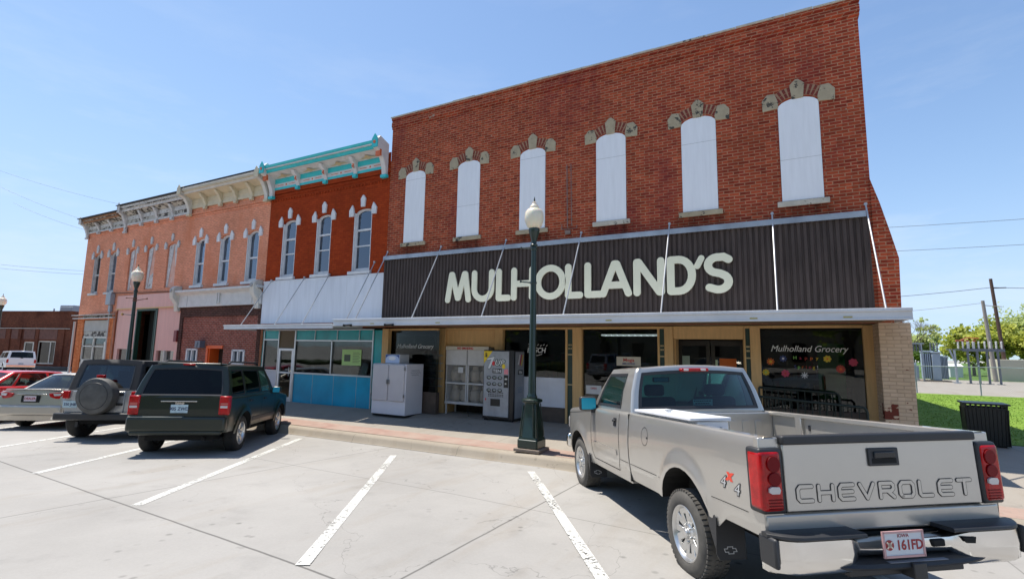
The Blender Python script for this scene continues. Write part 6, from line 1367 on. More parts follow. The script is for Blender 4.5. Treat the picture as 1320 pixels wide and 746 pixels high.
def wheel(T, u, v, r, wd, side, style='alloy', tyre=rubber, rimr=None, tread=False, dz=0):
    rimr = rimr or r*.60
    M = Matrix.Translation((u, v, r+dz)) @ Matrix(((1, 0, 0, 0), (0, 0, side, 0), (0, 1, 0, 0), (0, 0, 0, 1)))
    q = MB(); h = wd/2
    q.lathe([(rimr-.01, -h+.02), (rimr+.01, -h), (r-.07, -h-.008), (r-.025, -h+.004), (r-.004, -h+.03), (r, -h+.05), (r, h-.05), (r-.004, h-.03), (r-.025, h-.004), (r-.07, h+.008), (rimr+.03, h+.004), (rimr+.008, h-.004), (rimr-.012, h-.02)], 48, M, caps=False)
    if tread:
        for i in range(52):
            a = 2*math.pi*i/52
            for zz, off in ((-h+.012, 0), (h-.055, 0), (-.03, .5), (.0, 0)):
                a2 = a+off*math.pi/52; Mr = M @ Matrix.Rotation(a2, 4, 'Z'); q.box(r-.012, r+.004, -.015, .013, zz, zz+.043 if abs(zz) > .04 else zz+.026, Mr)
    W = part('wheel', q, tyre, T, smooth=45)
    q = MB(); q.lathe([(rimr-.012, -h+.02), (rimr-.03, 0), (rimr-.035, h-.07), (rimr-.02, h-.02), (rimr+.004, h+.002), (rimr+.012, h-.004)], 40, M, caps=False)
    rz = h-.035
    if style == 'alloy': ns, wdt = 5, .52
    elif style == 'truck': ns, wdt = 6, .46
    else: ns, wdt = 7, .5
    for i in range(ns):
        Mr = M @ Matrix.Rotation(2*math.pi*(i+.3)/ns, 4, 'Z'); ri = rimr-.02
        for e in ((-1, 1) if style == 'truck' else (0,)):
            c = e*.040
            ww = .030 if style == 'truck' else ri*wdt*.36
            q.add([(.05, c*.7-ww, rz-.01), (.05, c*.7+ww, rz-.01), (ri, c*1.5+ww*1.1, rz+.012), (ri, c*1.5-ww*1.1, rz+.012), (.05, c*.7-ww, rz-.05), (.05, c*.7+ww, rz-.05), (ri, c*1.5+ww*1.3, rz-.03), (ri, c*1.5-ww*1.3, rz-.03)], [(0, 1, 2, 3), (0, 3, 7, 4), (1, 5, 6, 2), (4, 7, 6, 5)], Mr)
        if style == 'truck':   # web closing the outer part between paired spokes
            q.add([(ri*.78, -.05, rz+.006), (ri*.78, .05, rz+.006), (ri+.004, .085, rz+.012), (ri+.004, -.085, rz+.012)], [(0, 1, 2, 3)], Mr)
            q.lathe([(.012, rz-.0), (.012, rz+.018), (.0, rz+.02)], 6, Mr @ Matrix.Translation((.072, .0, 0)) @ Matrix.Rotation(0, 4, 'Z'))
    q.lathe([(.085, rz-.05), (.092, rz-.012), (.07, rz+.004), (.045, rz+.006), (.042, rz+.03), (.03, rz+.036), (0, rz+.037)], 24, M, caps=False)
    rm = part('rim', q, alloy, W, smooth=35, bevel=.003)
    q = MB(); q.lathe([(rimr-.03, rz-.055), (0, rz-.055)], 30, M, caps=False); part('brake_disc', q, plain('dark brake', (.03, .03, .03), .6, .4), rm)
    return W
def place(T, x, y, yaw, pitch_extra=0, dz=0):
    n = Vector((-.020, .039, 1)).normalized(); F = Vector((math.cos(yaw), math.sin(yaw), 0)); F = (F-n*F.dot(n)).normalized(); L_ = n.cross(F)
    if pitch_extra: F = (F*math.cos(pitch_extra)+n*math.sin(pitch_extra)).normalized(); n = F.cross(L_)
    M = Matrix((F, L_, n)).transposed().to_4x4(); M.translation = (x, y, gz(x, y)+dz); T.matrix_world = M; return T
def rear_text(txt, size, xs, v, w, u, shear=0, offset=0, extr=.0008):
    q = MB(); vs, fs = text2d(txt, size, xs, shear, offset, extr=extr); q.add([(u-c, v-a, w+b) for a, b, c in vs], fs); return q
def plate(T, v, w, u, txt, txtm, base, w_=.305, h_=.155, county=None, frame=None, extra=None, tilt=0, tsize=.105):
    q = MB(); q.box(u-.008, u, v-w_/2, v+w_/2, w-h_/2, w+h_/2); P_ = part('number_plate', q, base, T, bevel=.003)
    if frame: q = MB(); [q.box(u-.013, u-.001, a, b, c, d) for a, b, c, d in ((v-w_/2-.006, v-w_/2+.008, w-h_/2-.006, w+h_/2+.006), (v+w_/2-.008, v+w_/2+.006, w-h_/2-.006, w+h_/2+.006), (v-w_/2, v+w_/2, w+h_/2-.008, w+h_/2+.006), (v-w_/2, v+w_/2, w-h_/2-.006, w-h_/2+.008))]; part('plate_frame', q, frame, P_)
    part('lettering', rear_text(txt, tsize*(.82 if extra else 1), .95 if not extra else .88, v-(.045 if extra else 0), w-tsize*.33, u-.0095, offset=.0020), txtm, P_, smooth=0)
    if county: part('lettering', rear_text(county[0], .032, 1, v, w+h_/2-.035, u-.0095), county[1], P_, smooth=0)
    if extra:
        q = MB(); cx_ = v+w_/2-.042; q.lathe([(.033, 0), (.033, .002)], 20, Matrix.Translation((u-.009, cx_, w-.003)) @ Matrix.Rotation(-math.pi/2, 4, 'Y')); E_ = part('emblem', q, extra, P_, smooth=0)
        q = MB()
        for a in range(4): q.box(u-.013, u-.0118, -.005, .005, -.03, .03, Matrix.Translation((0, cx_, w-.003)) @ Matrix.Rotation(a*math.pi/4, 4, 'X')) if a % 2 else q.box(u-.0132, u-.0119, -.012, .012, -.012, .012, Matrix.Translation((0, cx_, w-.003)) @ Matrix.Rotation(R(45), 4, 'X'))
        part('emblem_cross', q, plain('plate cream', (.65, .55, .45), .5), E_, smooth=0)
    return P_
def rbox(nm, m, T, x0, x1, y0, y1, z0, z1, bv=.01, **k):
    q = MB(); q.box(x0, x1, y0, y1, z0, z1); return part(nm, q, m, T, bevel=bv, **k)
def mirror_(T, u, w, v, sg, m, gm, sz_=(.10, .22, .17)):
    q = MB(); q.box(u, u+sz_[0], sg*v if sg > 0 else -v-sz_[1], v+sz_[1] if sg > 0 else -v, w, w+sz_[2]); q2 = part('mirror', q, m, T, bevel=.035, seg=3)
    q = MB(); q.box(u+.03, u+.07, min(sg*(v-.12), sg*v), max(sg*(v-.12), sg*v), w+.03, w+.08); part('mirror_arm', q, m, q2, bevel=.01)
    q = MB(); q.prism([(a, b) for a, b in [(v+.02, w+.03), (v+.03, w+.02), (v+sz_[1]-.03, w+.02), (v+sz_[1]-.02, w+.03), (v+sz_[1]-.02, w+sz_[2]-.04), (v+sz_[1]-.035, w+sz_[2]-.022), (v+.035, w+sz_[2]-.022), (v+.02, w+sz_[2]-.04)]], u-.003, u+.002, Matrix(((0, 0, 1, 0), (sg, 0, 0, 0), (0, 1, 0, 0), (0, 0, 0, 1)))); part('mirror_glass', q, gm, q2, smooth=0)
mirror_m = mat('sky tinted mirror glass', (.03, .42, .58), .25, metal=.2, var=.01)  # cyan base colour stands in for the sky reflected in the mirrors

# ================= pickup truck
def pickup():
    T = thing('pickup_truck', 'pewter silver pickup truck with outlined tailgate lettering, parked nearest the viewer', 'pickup truck', off=False)
    P_ = paint_mat('pewter paint', (.49, .468, .43), .62, .30)
    ARR = (1.31, .40, .475); ARF = (4.69, .40, .47)
    # bed sides
    Bd = Body(.155, 2.615, .965, lambda u: 1.275, .52, [ARR], cr0=(.02, .005), cr1=(.02, .004), wmax=.88, tuck=.075, tumble=.035, flare=.028, sh=.035, crown=0)
    q = MB(); secs = []
    for u in Bd.stations():
        b = Bd.bot(u); half = []
        bb = b if b > .6 else (.52 if u > .7 else .60)
        for i in range(13): w = lerp(bb, 1.24, i/12); half.append((Bd.v(u, w), w))
        v0 = half[-1][0]; half += [(v0-.008, 1.262), (v0-.025, 1.275), (.845, 1.275), (.835, 1.268), (.835, 1.235), (.87, 1.225), (.87, 1.0), (.85, .84), (.83, .80), (0, .80)]
        secs.append([(u, v, w) for v, w in half])
    q.loft([s_+[(p[0], -p[1], p[2]) for p in reversed(s_[:-1])] for s_ in secs], closed=False)
    bed = part('bed', q, P_, T, smooth=32)
    q = MB()
    for i in range(15): y = -.70+i*.1; q.box(.25, 2.5, y, y+.05, .801, .815)
    part('bed_floor_ribs', q, P_, bed, bevel=.006)
    q = MB(); q.box(2.53, 2.60, -.87, .87, .79, 1.262); part('bed_bulkhead', q, P_, bed, bevel=.012)
    q = MB()
    for i in range(9): y = -.72+i*.17; q.box(2.522, 2.531, y, y+.09, .84, 1.17)
    part('bulkhead_rib', q, P_, bed, bevel=.004)
    for sg in (1, -1):
        q = MB(); loops = []
        for vv in (.87, .60, .565): loops.append([(1.31-.43*k*math.cos(t), sg*vv, .80+ (.22 if vv > .57 else .17)*math.sin(t)**.6) for k in (1 if vv > .57 else .93,) for t in [math.pi*j/12 for j in range(13)]])
        q.loft(loops, closed=False, cap1=True); part('wheel_house', q, P_, bed, smooth=50)
        for u in (.55, 2.0): rbox('stake_pocket', P_, bed, u, u+.10, sg*.835 if sg > 0 else -.875, .875 if sg > 0 else -.835, 1.0, 1.24, .01)
        q = MB(); q.box(.155, .22, min(sg*.80, sg*.955), max(sg*.80, sg*.955), .60, 1.272); part('corner_post', q, P_, bed, bevel=.008)
        for u in (.48, 1.9): rbox('tie_down', blackp, bed, u, u+.03, min(sg*.862, sg*.872), max(sg*.862, sg*.872), 1.10, 1.16, .004)
    # cab lower body with hood
    def top(u): return lerp(1.275, 1.26, (u-2.64)/1.5) if u < 4.15 else 1.255-.10*((u-4.15)/1.4)**1.6
    Cb = Body(2.64, 5.52, .965, top, .47, [ARF], cr0=(.02, .004), cr1=(.40, .16), wmax=.88, tuck=.075, tumble=.035, flare=.028, sh=.06, crown=.03)
    q = MB(); Cb.mesh(q); body = part('body', q, P_, T, smooth=32)
    q = MB(); Cb.arch_lining(q, .3); Bd.arch_lining(q, .28); part('wheel_well', q, under, T, smooth=0)
    q = MB(); q.box(.3, 5.3, -.62, .62, .42, .78); q.box(.25, 5.2, -.5, -.38, .36, .5); q.box(.25, 5.2, .38, .5, .36, .5); q.box(2.7, 5.3, -.8, .8, .46, .9); q.tube((1.31, -.7, .39), (1.31, .7, .39), .06); q.lathe([(.05, -.14), (.14, -.05), (.14, .05), (.05, .14)], 12, Matrix.Translation((1.31, 0, .39))); q.tube((4.69, -.7, .39), (4.69, .7, .39), .05)
    part('chassis', q, under, T, smooth=30)
    q = MB(); q.tube((.35, -.55, .50), (2.4, -.55, .46), .04); q.path([(.28, -.84, .44), (.5, -.60, .48), (.9, -.55, .5)], .035); part('exhaust', q, plain('rusty exhaust', (.10, .07, .05), .7, .5), T)
    rbox('hitch', blackp, T, -.06, .3, -.05, .05, .37, .47, .006); rbox('hitch_bar', blackp, T, .04, .12, -.45, .45, .37, .44, .01)
    # seams, moulding, handle, fuel door, badge
    q = MB()
    for sd in (1, -1):
        Cb.strip(q, [(2.93, 1.25), (2.93, .72), (2.99, .60), (2.99, .56), (3.98, .56), (4.06, .66), (4.06, 1.22)], .005, .0022, sd)
        Cb.strip(q, [(4.12, 1.20), (5.4, 1.10)], .004, .0022, sd)
        Bd.strip(q, [(.33, .735), (.82, .735)], .0025, .0022, sd)
        Bd.strip(q, [(1.80, .70), (2.61, .70)], .003, .0022, sd); Cb.strip(q, [(2.65, .70), (2.92, .70)], .003, .0022, sd)
    Bd.strip(q, [(2.14+.085*math.cos(R(t)), 1.06+.095*math.sin(R(t))) for t in range(0, 361, 15)], .0025, .0022, 1)
    part('panel_gap', q, under, T, smooth=0)
    rbox('cab_gap', under, T, 2.612, 2.645, -.94, .94, .5, 1.262, 0)
    for sd in (1, -1):
        q = MB(); Cb.patch(q, 3.02, 3.97, .735, .80, .012, sd, 8); part('door_moulding', q, P_, T, smooth=50)
        q = MB(); Cb.patch(q, 3.02, 3.12, 1.085, 1.185, .006, sd, 4); h_ = part('door_handle', q, blackp, T, smooth=50)
        p = Cb.v(3.07, 1.14); q = MB(); q.box(3.03, 3.11, min(sd*(p+.01), sd*(p+.03)), max(sd*(p+.01), sd*(p+.03)), 1.135, 1.165); part('grip', q, blackp, h_, bevel=.008)
    q = MB(); q.lathe([(.012, 0), (.012, .004)], 10, Matrix.Translation((2.08, Bd.v(2.08, 1.06)+.001, 1.05)) @ Matrix.Rotation(-math.pi/2, 4, 'X')); part('fuel_lock', q, blackp, T)
    # cab
    greenhouse(T, Cb, [(2.665, 2.80, 'P'), (3.03, 3.02, 'W'), (3.98, 3.62, 'P'), (4.17, 3.66, 'P')], 1.255, 1.80, .885, .735, P_, cab_glass, cab_glass, t0=.085, t1=.89, bulr=.03, bulf=.10, crown=.045, bevel=.030, seal=.026, rcols=[(-1, -.90, 'P'), (-.90, .90, 'W'), (.90, 1, 'P')], glasses={1: side_glass}, bul=.025)
    q = MB(); q.box(2.72, 2.80, -.19, .19, 1.762, 1.802); l3 = part('brake_lamp', q, redl, T, bevel=.012, seg=3)
    for sg in (1, -1): rbox('clear_lens', clearl, l3, 2.717, 2.79, min(sg*.08, sg*.15), max(sg*.08, sg*.15), 1.768, 1.797, .006)
    rbox('lamp_red', redl, l3, 2.718, 2.79, -.075, .075, 1.767, 1.798, .004)
    # interior
    seatm = mat('dark cloth seat', (.035, .040, .045), .9, var=.2, vs=12)
    for c in (-.42, .42):
        q = MB(); q.box(2.98, 3.12, c-.29, c+.29, 1.0, 1.44); s_ = part('seat', q, seatm, T, bevel=.06, seg=3); rbox('headrest', seatm, s_, 2.97, 3.08, c-.13, c+.13, 1.45, 1.60, .04)
    rbox('seat_cushion', seatm, T, 2.95, 3.55, -.72, .72, .9, 1.04, .04); rbox('dashboard', trimint, T, 3.85, 4.25, -.80, .80, 1.05, 1.27, .05)
    q = MB(); 
    for i in range(20): a0, a1 = 2*math.pi*i/20, 2*math.pi*(i+1)/20; q.tube((3.72+.06*math.sin(a0), .40+.18*math.cos(a0), 1.22+.17*math.sin(a0)), (3.72+.06*math.sin(a1), .40+.18*math.cos(a1), 1.22+.17*math.sin(a1)), .014, n=6)
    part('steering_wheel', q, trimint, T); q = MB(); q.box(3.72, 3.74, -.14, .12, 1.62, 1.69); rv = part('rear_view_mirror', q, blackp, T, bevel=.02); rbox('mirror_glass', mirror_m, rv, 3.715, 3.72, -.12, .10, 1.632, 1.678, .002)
    q = MB(); q.box(2.725, 2.728, -.20, .06, 1.335, 1.43); st_ = part('window_sticker', q, plain('white sticker', (.62, .60, .62), .6), T, smooth=0)
    st_.location = (-.018, 0, -.012)
    for (tx_, w_, sz_) in (('MY OTHER RIDE IS', 1.398, .026), ('A TRACTOR', 1.367, .028), ('WITH A PLOW', 1.340, .026)):
        pass
    for j, w_ in enumerate((1.405, 1.375, 1.347)):
        q = MB(); v = .05-.02*(j == 1)
        while v > -.18+.02*(j == 1): l_ = random.uniform(.012, .03); q.box(2.7215, 2.7245, v-l_, v, w_, w_+.013); v -= l_+.008
        o = part('print', q, plain('maroon print', (.12, .02, .04), .6), st_, smooth=0)
    # tail lamps
    for sg in (1, -1):
        def yb(a, b): return (sg*a, sg*b) if sg > 0 else (sg*b, sg*a)
        y0, y1 = yb(.800, .982); q = MB(); q.box(.122, .285, y0, y1, .765, 1.205); L_ = part('tail_lamp', q, blackp, T, bevel=.022, seg=3)
        y0, y1 = yb(.818, .986); q = MB(); q.box(.112, .268, y0, y1, .782, 1.188); part('red_lens', q, redl, L_, bevel=.03, seg=4)
        y0, y1 = yb(.835, .94)
        q = MB(); q.prism([(y0+.052+.050*math.cos(R(t)), 1.10+.055*math.sin(R(t))) for t in range(0, 360, 18)], -.108, -.100, Matrix(((0, 0, -1, 0), (1, 0, 0, 0), (0, 1, 0, 0), (0, 0, 0, 1)))); part('lamp_bowl', q, redd, L_, bevel=.004)
        q = MB(); q.prism([(y0+.052+.048*math.cos(R(t)), 1.00+.045*math.sin(R(t))) for t in range(0, 360, 18)], -.108, -.100, Matrix(((0, 0, -1, 0), (1, 0, 0, 0), (0, 1, 0, 0), (0, 0, 0, 1)))); part('lamp_bowl', q, redd, L_, bevel=.004)
        q = MB(); pl_ = [(y0+.02, .93), (y0+.03, .905), (y1-.02, .905), (y1, .915), (y1, .94), (y1-.02, .952), (y0+.03, .95)]; q.prism(pl_, -.109, -.095, Matrix(((0, 0, -1, 0), (1, 0, 0, 0), (0, 1, 0, 0), (0, 0, 0, 1)))); part('reverse_lens', q, clearl, L_)
        q = MB(); [q.box(.107, .112, y0, y1, z, z+.006) for z in (.80, .82, .84, .86)]; part('lens_ridge', q, redd, L_)
    # tailgate
    q = MB(); q.box(.130, .175, -.792, .792, .775, 1.232); tg = part('tailgate', q, P_, T, bevel=.008)
    rbox('top_cap', blackp, tg, .112, .190, -.798, .798, 1.222, 1.285, .012)
    q = MB(); q.box(.116, .131, -.125, .125, 1.060, 1.185); hb = part('handle_bezel', q, blackp, tg, bevel=.02, seg=3); rbox('handle', plain('gloss black', (.015, .016, .018), .2), hb, .104, .118, -.085, .085, 1.115, 1.162, .014)
    rbox('handle_recess', under, hb, .1135, .118, -.10, .10, 1.078, 1.115, .008)
    TGM = Matrix(((0, 0, -1, 0), (-1, 0, 0, 0), (0, 1, 0, 0), (0, 0, 0, 1)))      # (a right, b up, c out)
    GL = {'C': [[(.125, .0), (.02, .0), (0, .02), (0, .08), (.02, .10), (.125, .10)]], 'H': [[(0, 0), (0, .10)], [(.125, 0), (.125, .10)], [(0, .052), (.125, .052)]], 'E': [[(.125, 0), (.02, 0), (0, .02), (0, .08), (.02, .10), (.125, .10)], [(0, .052), (.115, .052)]],
          'V': [[(0, .10), (.062, 0), (.125, .10)]], 'R': [[(0, 0), (0, .10), (.105, .10), (.122, .085), (.122, .062), (.105, .046), (0, .046)], [(.065, .046), (.125, 0)]], 'O': [[(.02, 0), (0, .02), (0, .08), (.02, .10), (.105, .10), (.125, .08), (.125, .02), (.105, 0), (.02, 0)]],
          'L': [[(0, .10), (0, .015), (.015, 0), (.115, 0)]], 'T': [[(0, .10), (.125, .10)], [(.062, .10), (.062, 0)]]}
    for k_, ch in enumerate('CHEVROLET'):
        a0 = -.705+k_*.163
        for rr, cc, m_, nm in ((.0165, .1325, plain('black letter outline', (.03, .028, .026), .5), 'letter'), (.0112, .1335, P_, 'letter_fill')):
            q = MB()
            for j, st in enumerate(GL[ch]):
                for i in range(len(st)-1):
                    q2 = st[i:i+2]; stroke(q, [(a0+x*.87, .845+y*.95) for x, y in q2], rr, -.129, -.129+(.0024 if nm == 'letter' else .0042)+.00015*((i+j*3) % 7), TGM)
            o = part(nm, q, m_, tg if nm == 'letter' else o, smooth=0)
    q = MB(); q.box(.15, .19, -.955, .955, .625, .762); part('sill_panel', q, P_, T, bevel=.02)
    rbox('sill_shadow_gap', under, T, .16, .2, -.95, .95, .52, .61, 0)
    # 4x4 decal on the bed side
    dg_ = plain('decal dark edge', (.05, .05, .05), .5); dl_ = plain('decal silver', (.50, .50, .50), .4); dr_ = plain('decal red', (.70, .06, .03), .5)
    def side_txt(txt, size, u0, w0, m_, off, xs_=1, shr=0, ofs=0):
        vs, fs = text2d(txt, size, xs_, shr, ofs, extr=.0006); q = MB(); q.add([(u0-a, Bd.v(u0-a, w0+b)+off+c, w0+b) for a, b, c in vs], fs); part('decal', q, m_, bed, smooth=0)
    for t_, u0, w0, sz_, m1, m2 in (('4', .63, .850, .125, dg_, dl_), ('4', .45, .825, .125, dg_, dl_), ('x', .54, .915, .115, dr_, dr_)):
        side_txt(t_, sz_, u0, w0, m1, .002, 1.2, .25, .007); side_txt(t_, sz_, u0, w0, m2, .0035, 1.2, .25, -.001) if m1 is not m2 else None
    # bumpers
    q = MB()
    def sec(v_): 
        c = max(0, min(1, (abs(v_)-.36)/.10)); e = max(0, (abs(v_)-.80)/.18); bk = .10*e*e
        z0_, z1_ = lerp(.50, .425, c), lerp(.600, .636, c); u0_ = lerp(.035, -.015, c)+bk
        return [(u0_+.03, v_, z0_-.012), (u0_, v_, z0_+.012), (u0_-.008, v_, (z0_+z1_)/2), (u0_, v_, z1_-.01), (u0_+.025, v_, z1_), (.13+bk*.5, v_, z1_), (.13+bk*.5, v_, z0_-.012)]
    vs_ = [-.985, -.95, -.9, -.85, -.8, -.6, -.47, -.44, -.41, -.38, -.36, -.2, 0, .2, .36, .38, .41, .44, .47, .6, .8, .85, .9, .95, .985]
    q.loft([sec(v_) for v_ in vs_], cap0=True, cap1=True); bp_ = part('rear_bumper', q, chrome, T, smooth=50)
    for sg in (1, -1):
        q = MB(); vv = [.34, .46, .6, .8, .88, .94, .99]
        q.loft([[(-.022+.11*max(0, (v_-.80)/.18)**2, sg*v_, .632), (-.030+.11*max(0, (v_-.80)/.18)**2, sg*v_, .640), (-.026+.11*max(0, (v_-.80)/.18)**2, sg*v_, .655), (-.01+.11*max(0, (v_-.80)/.18)**2, sg*v_, .662), (.155, sg*v_, .660), (.155, sg*v_, .632)] for v_ in vv], cap0=True, cap1=True); part('step_pad', q, blackp, bp_, smooth=40)
        q = MB(); q.box(.02, .2, min(sg*.955, sg*.99), max(sg*.955, sg*.99), .45, .64); part('bumper_end', q, blackp, bp_, bevel=.02)
    q = MB(); vv = [-.62, -.55, -.44, -.36, 0, .36, .44, .55, .62]
    q.loft([[(-.03+.03*(abs(v_)/.62)**4, v_, .428+.02*(abs(v_)/.62)**3), (-.045+.04*(abs(v_)/.62)**4, v_, .445+.02*(abs(v_)/.62)**3), (-.03+.03*(abs(v_)/.62)**4, v_, .470), (.12, v_, .492), (.12, v_, .425)] for v_ in vv], cap0=True, cap1=True); part('centre_step', q, blackp, bp_, smooth=40)
    rbox('tread_strip', plain('worn step grey', (.20, .21, .24), .6), bp_, -.035, .0, -.25, .20, .4705, .476, .002)
    rbox('step_slot', under, bp_, .014, .05, -.30, -.20, .535, .585, .01); q = MB(); q.prism([(-.50, .60), (-.40, .60), (-.42, .565), (-.49, .56)], .020, .030, Matrix(((0, 0, -1, .0), (1, 0, 0, 0), (0, 1, 0, 0), (0, 0, 0, 1)))); part('step_slot', q, under, bp_)
    plate(T, .085, .588, -.030, '161FD', plain('plate dark red', (.28, .015, .02), .5), plain('plate white', (.55, .58, .62), .5), frame=plain('plate frame pink', (.50, .30, .30), .5), county=('IOWA', plain('plate dark red', (.28, .015, .02), .5)), extra=plain('plate dark red', (.28, .015, .02), .5))
    q = MB(); q.box(5.50, 5.66, -.93, .93, .50, .74); part('front_bumper', q, chrome, T, bevel=.05, seg=3); rbox('grille', blackp, T, 5.50, 5.60, -.62, .62, .78, 1.06, .03)
    for sg in (1, -1): rbox('headlamp', clearl, T, 5.40, 5.58, min(sg*.64, sg*.90), max(sg*.64, sg*.90), .82, 1.04, .04)
    # mud flaps, wheels, mirrors
    for u, vv in ((.80, .95), (4.17, .95)):
        for sg in (1, -1):
            q = MB(); ww = .245; q.prism([(sg*(vv+.01), .60), (sg*(vv+.015), .30), (sg*(vv-.01), .25), (sg*(vv-ww), .25), (sg*(vv-ww), .60)], u, u+.014, Matrix(((0, 0, 1, 0), (1, 0, 0, 0), (0, 1, 0, 0), (0, 0, 0, 1)))); mf = part('mud_flap', q, blackp, T, bevel=.004)
            bt = [(-.05, -.012), (-.022, -.012), (-.022, -.026), (.022, -.026), (.022, -.012), (.05, -.012), (.04, .012), (.015, .012), (.015, .026), (-.030, .026), (-.030, .012), (-.058, .012)]
            q = MB(); c_ = sg*(vv-.11); stroke(q, [(c_-a, .325+b) for a, b in bt], .003, -u, -u+.003, Matrix(((0, 0, -1, 0), (1, 0, 0, 0), (0, 1, 0, 0), (0, 0, 0, 1))), closed=True); part('bow_mark', q, plain('grey mark', (.4, .4, .4), .5), mf, smooth=0)
            q = MB(); q.prism([(u-.02, .58), (u+.10, .62), (u+.10, .50), (u+.015, .34), (u-.0, .34)], sg*(vv+.003), sg*(vv+.013), Matrix(((1, 0, 0, 0), (0, 0, 1, 0), (0, 1, 0, 0), (0, 0, 0, 1)))) ; part('flap_side', q, blackp, mf)
    for u, tr_ in ((1.31, True), (4.69, True)):
        for sg in (1, -1): wheel(T, u, sg*(.86 if u < 2 else .84), .368, .235, sg, 'truck', rubber_d, .228, tread=(sg > 0), dz=-.055 if u < 2 else .02)
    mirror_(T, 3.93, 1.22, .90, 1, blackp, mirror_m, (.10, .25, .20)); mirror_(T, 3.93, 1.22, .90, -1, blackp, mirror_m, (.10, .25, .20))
    for sg in (1, -1):
        q = MB(); Cb.patch(q, 3.9, 4.05, 1.19, 1.25, .02, sg, 3); part('mirror_base', q, blackp, T)
    return T
TR = pickup(); place(TR, .790, 4.400, R(126.1))
_F = Vector((math.cos(2.201)*math.cos(-.053), math.sin(2.201)*math.cos(-.053), math.sin(-.053))); _L = Vector((-math.sin(2.201), math.cos(2.201), 0)); _U = _F.cross(_L)
_L, _U = _L*math.cos(-.016)+_U*math.sin(-.016), _U*math.cos(-.016)-_L*math.sin(-.016)
_m = Matrix((_F, _L, _U)).transposed().to_4x4(); _m.translation = (.795, 4.406, .026); TR.matrix_world = _m
# white side tool box lying along the left side of the bed
def in_truck(o): o.matrix_world = TR.matrix_world.copy(); return o
TB = thing('tool_box', 'long white metal tool box along the left side of the pickup bed', 'tool box', off=False)
q = MB(); q.prism([(.52, .95), (.83, .95), (.83, 1.29), (.52, 1.29)], 1.22, 2.50, Matrix(((0, 0, 1, 0), (1, 0, 0, 0), (0, 1, 0, 0), (0, 0, 0, 1)))); tbm = plain('bright white enamel', (.78, .79, .82), .35); part('body', q, tbm, TB, bevel=.008)
q = MB(); q.prism([(.50, 1.292), (.905, 1.300), (.905, 1.325), (.50, 1.325)], 1.20, 2.52, Matrix(((0, 0, 1, 0), (1, 0, 0, 0), (0, 1, 0, 0), (0, 0, 0, 1)))); part('lid', q, tbm, TB, bevel=.004)
q = MB(); q.box(1.95, 1.99, .72, .76, 1.325, 1.35); q.box(1.96, 1.98, .70, .78, 1.34, 1.352); part('latch', q, silver, TB); q = MB(); q.lathe([(.018, 0), (.018, .01)], 10, Matrix.Translation((1.222, .60, 1.22)) @ Matrix.Rotation(-math.pi/2, 4, 'Y')); part('lock', q, blackp, TB)
in_truck(TB)

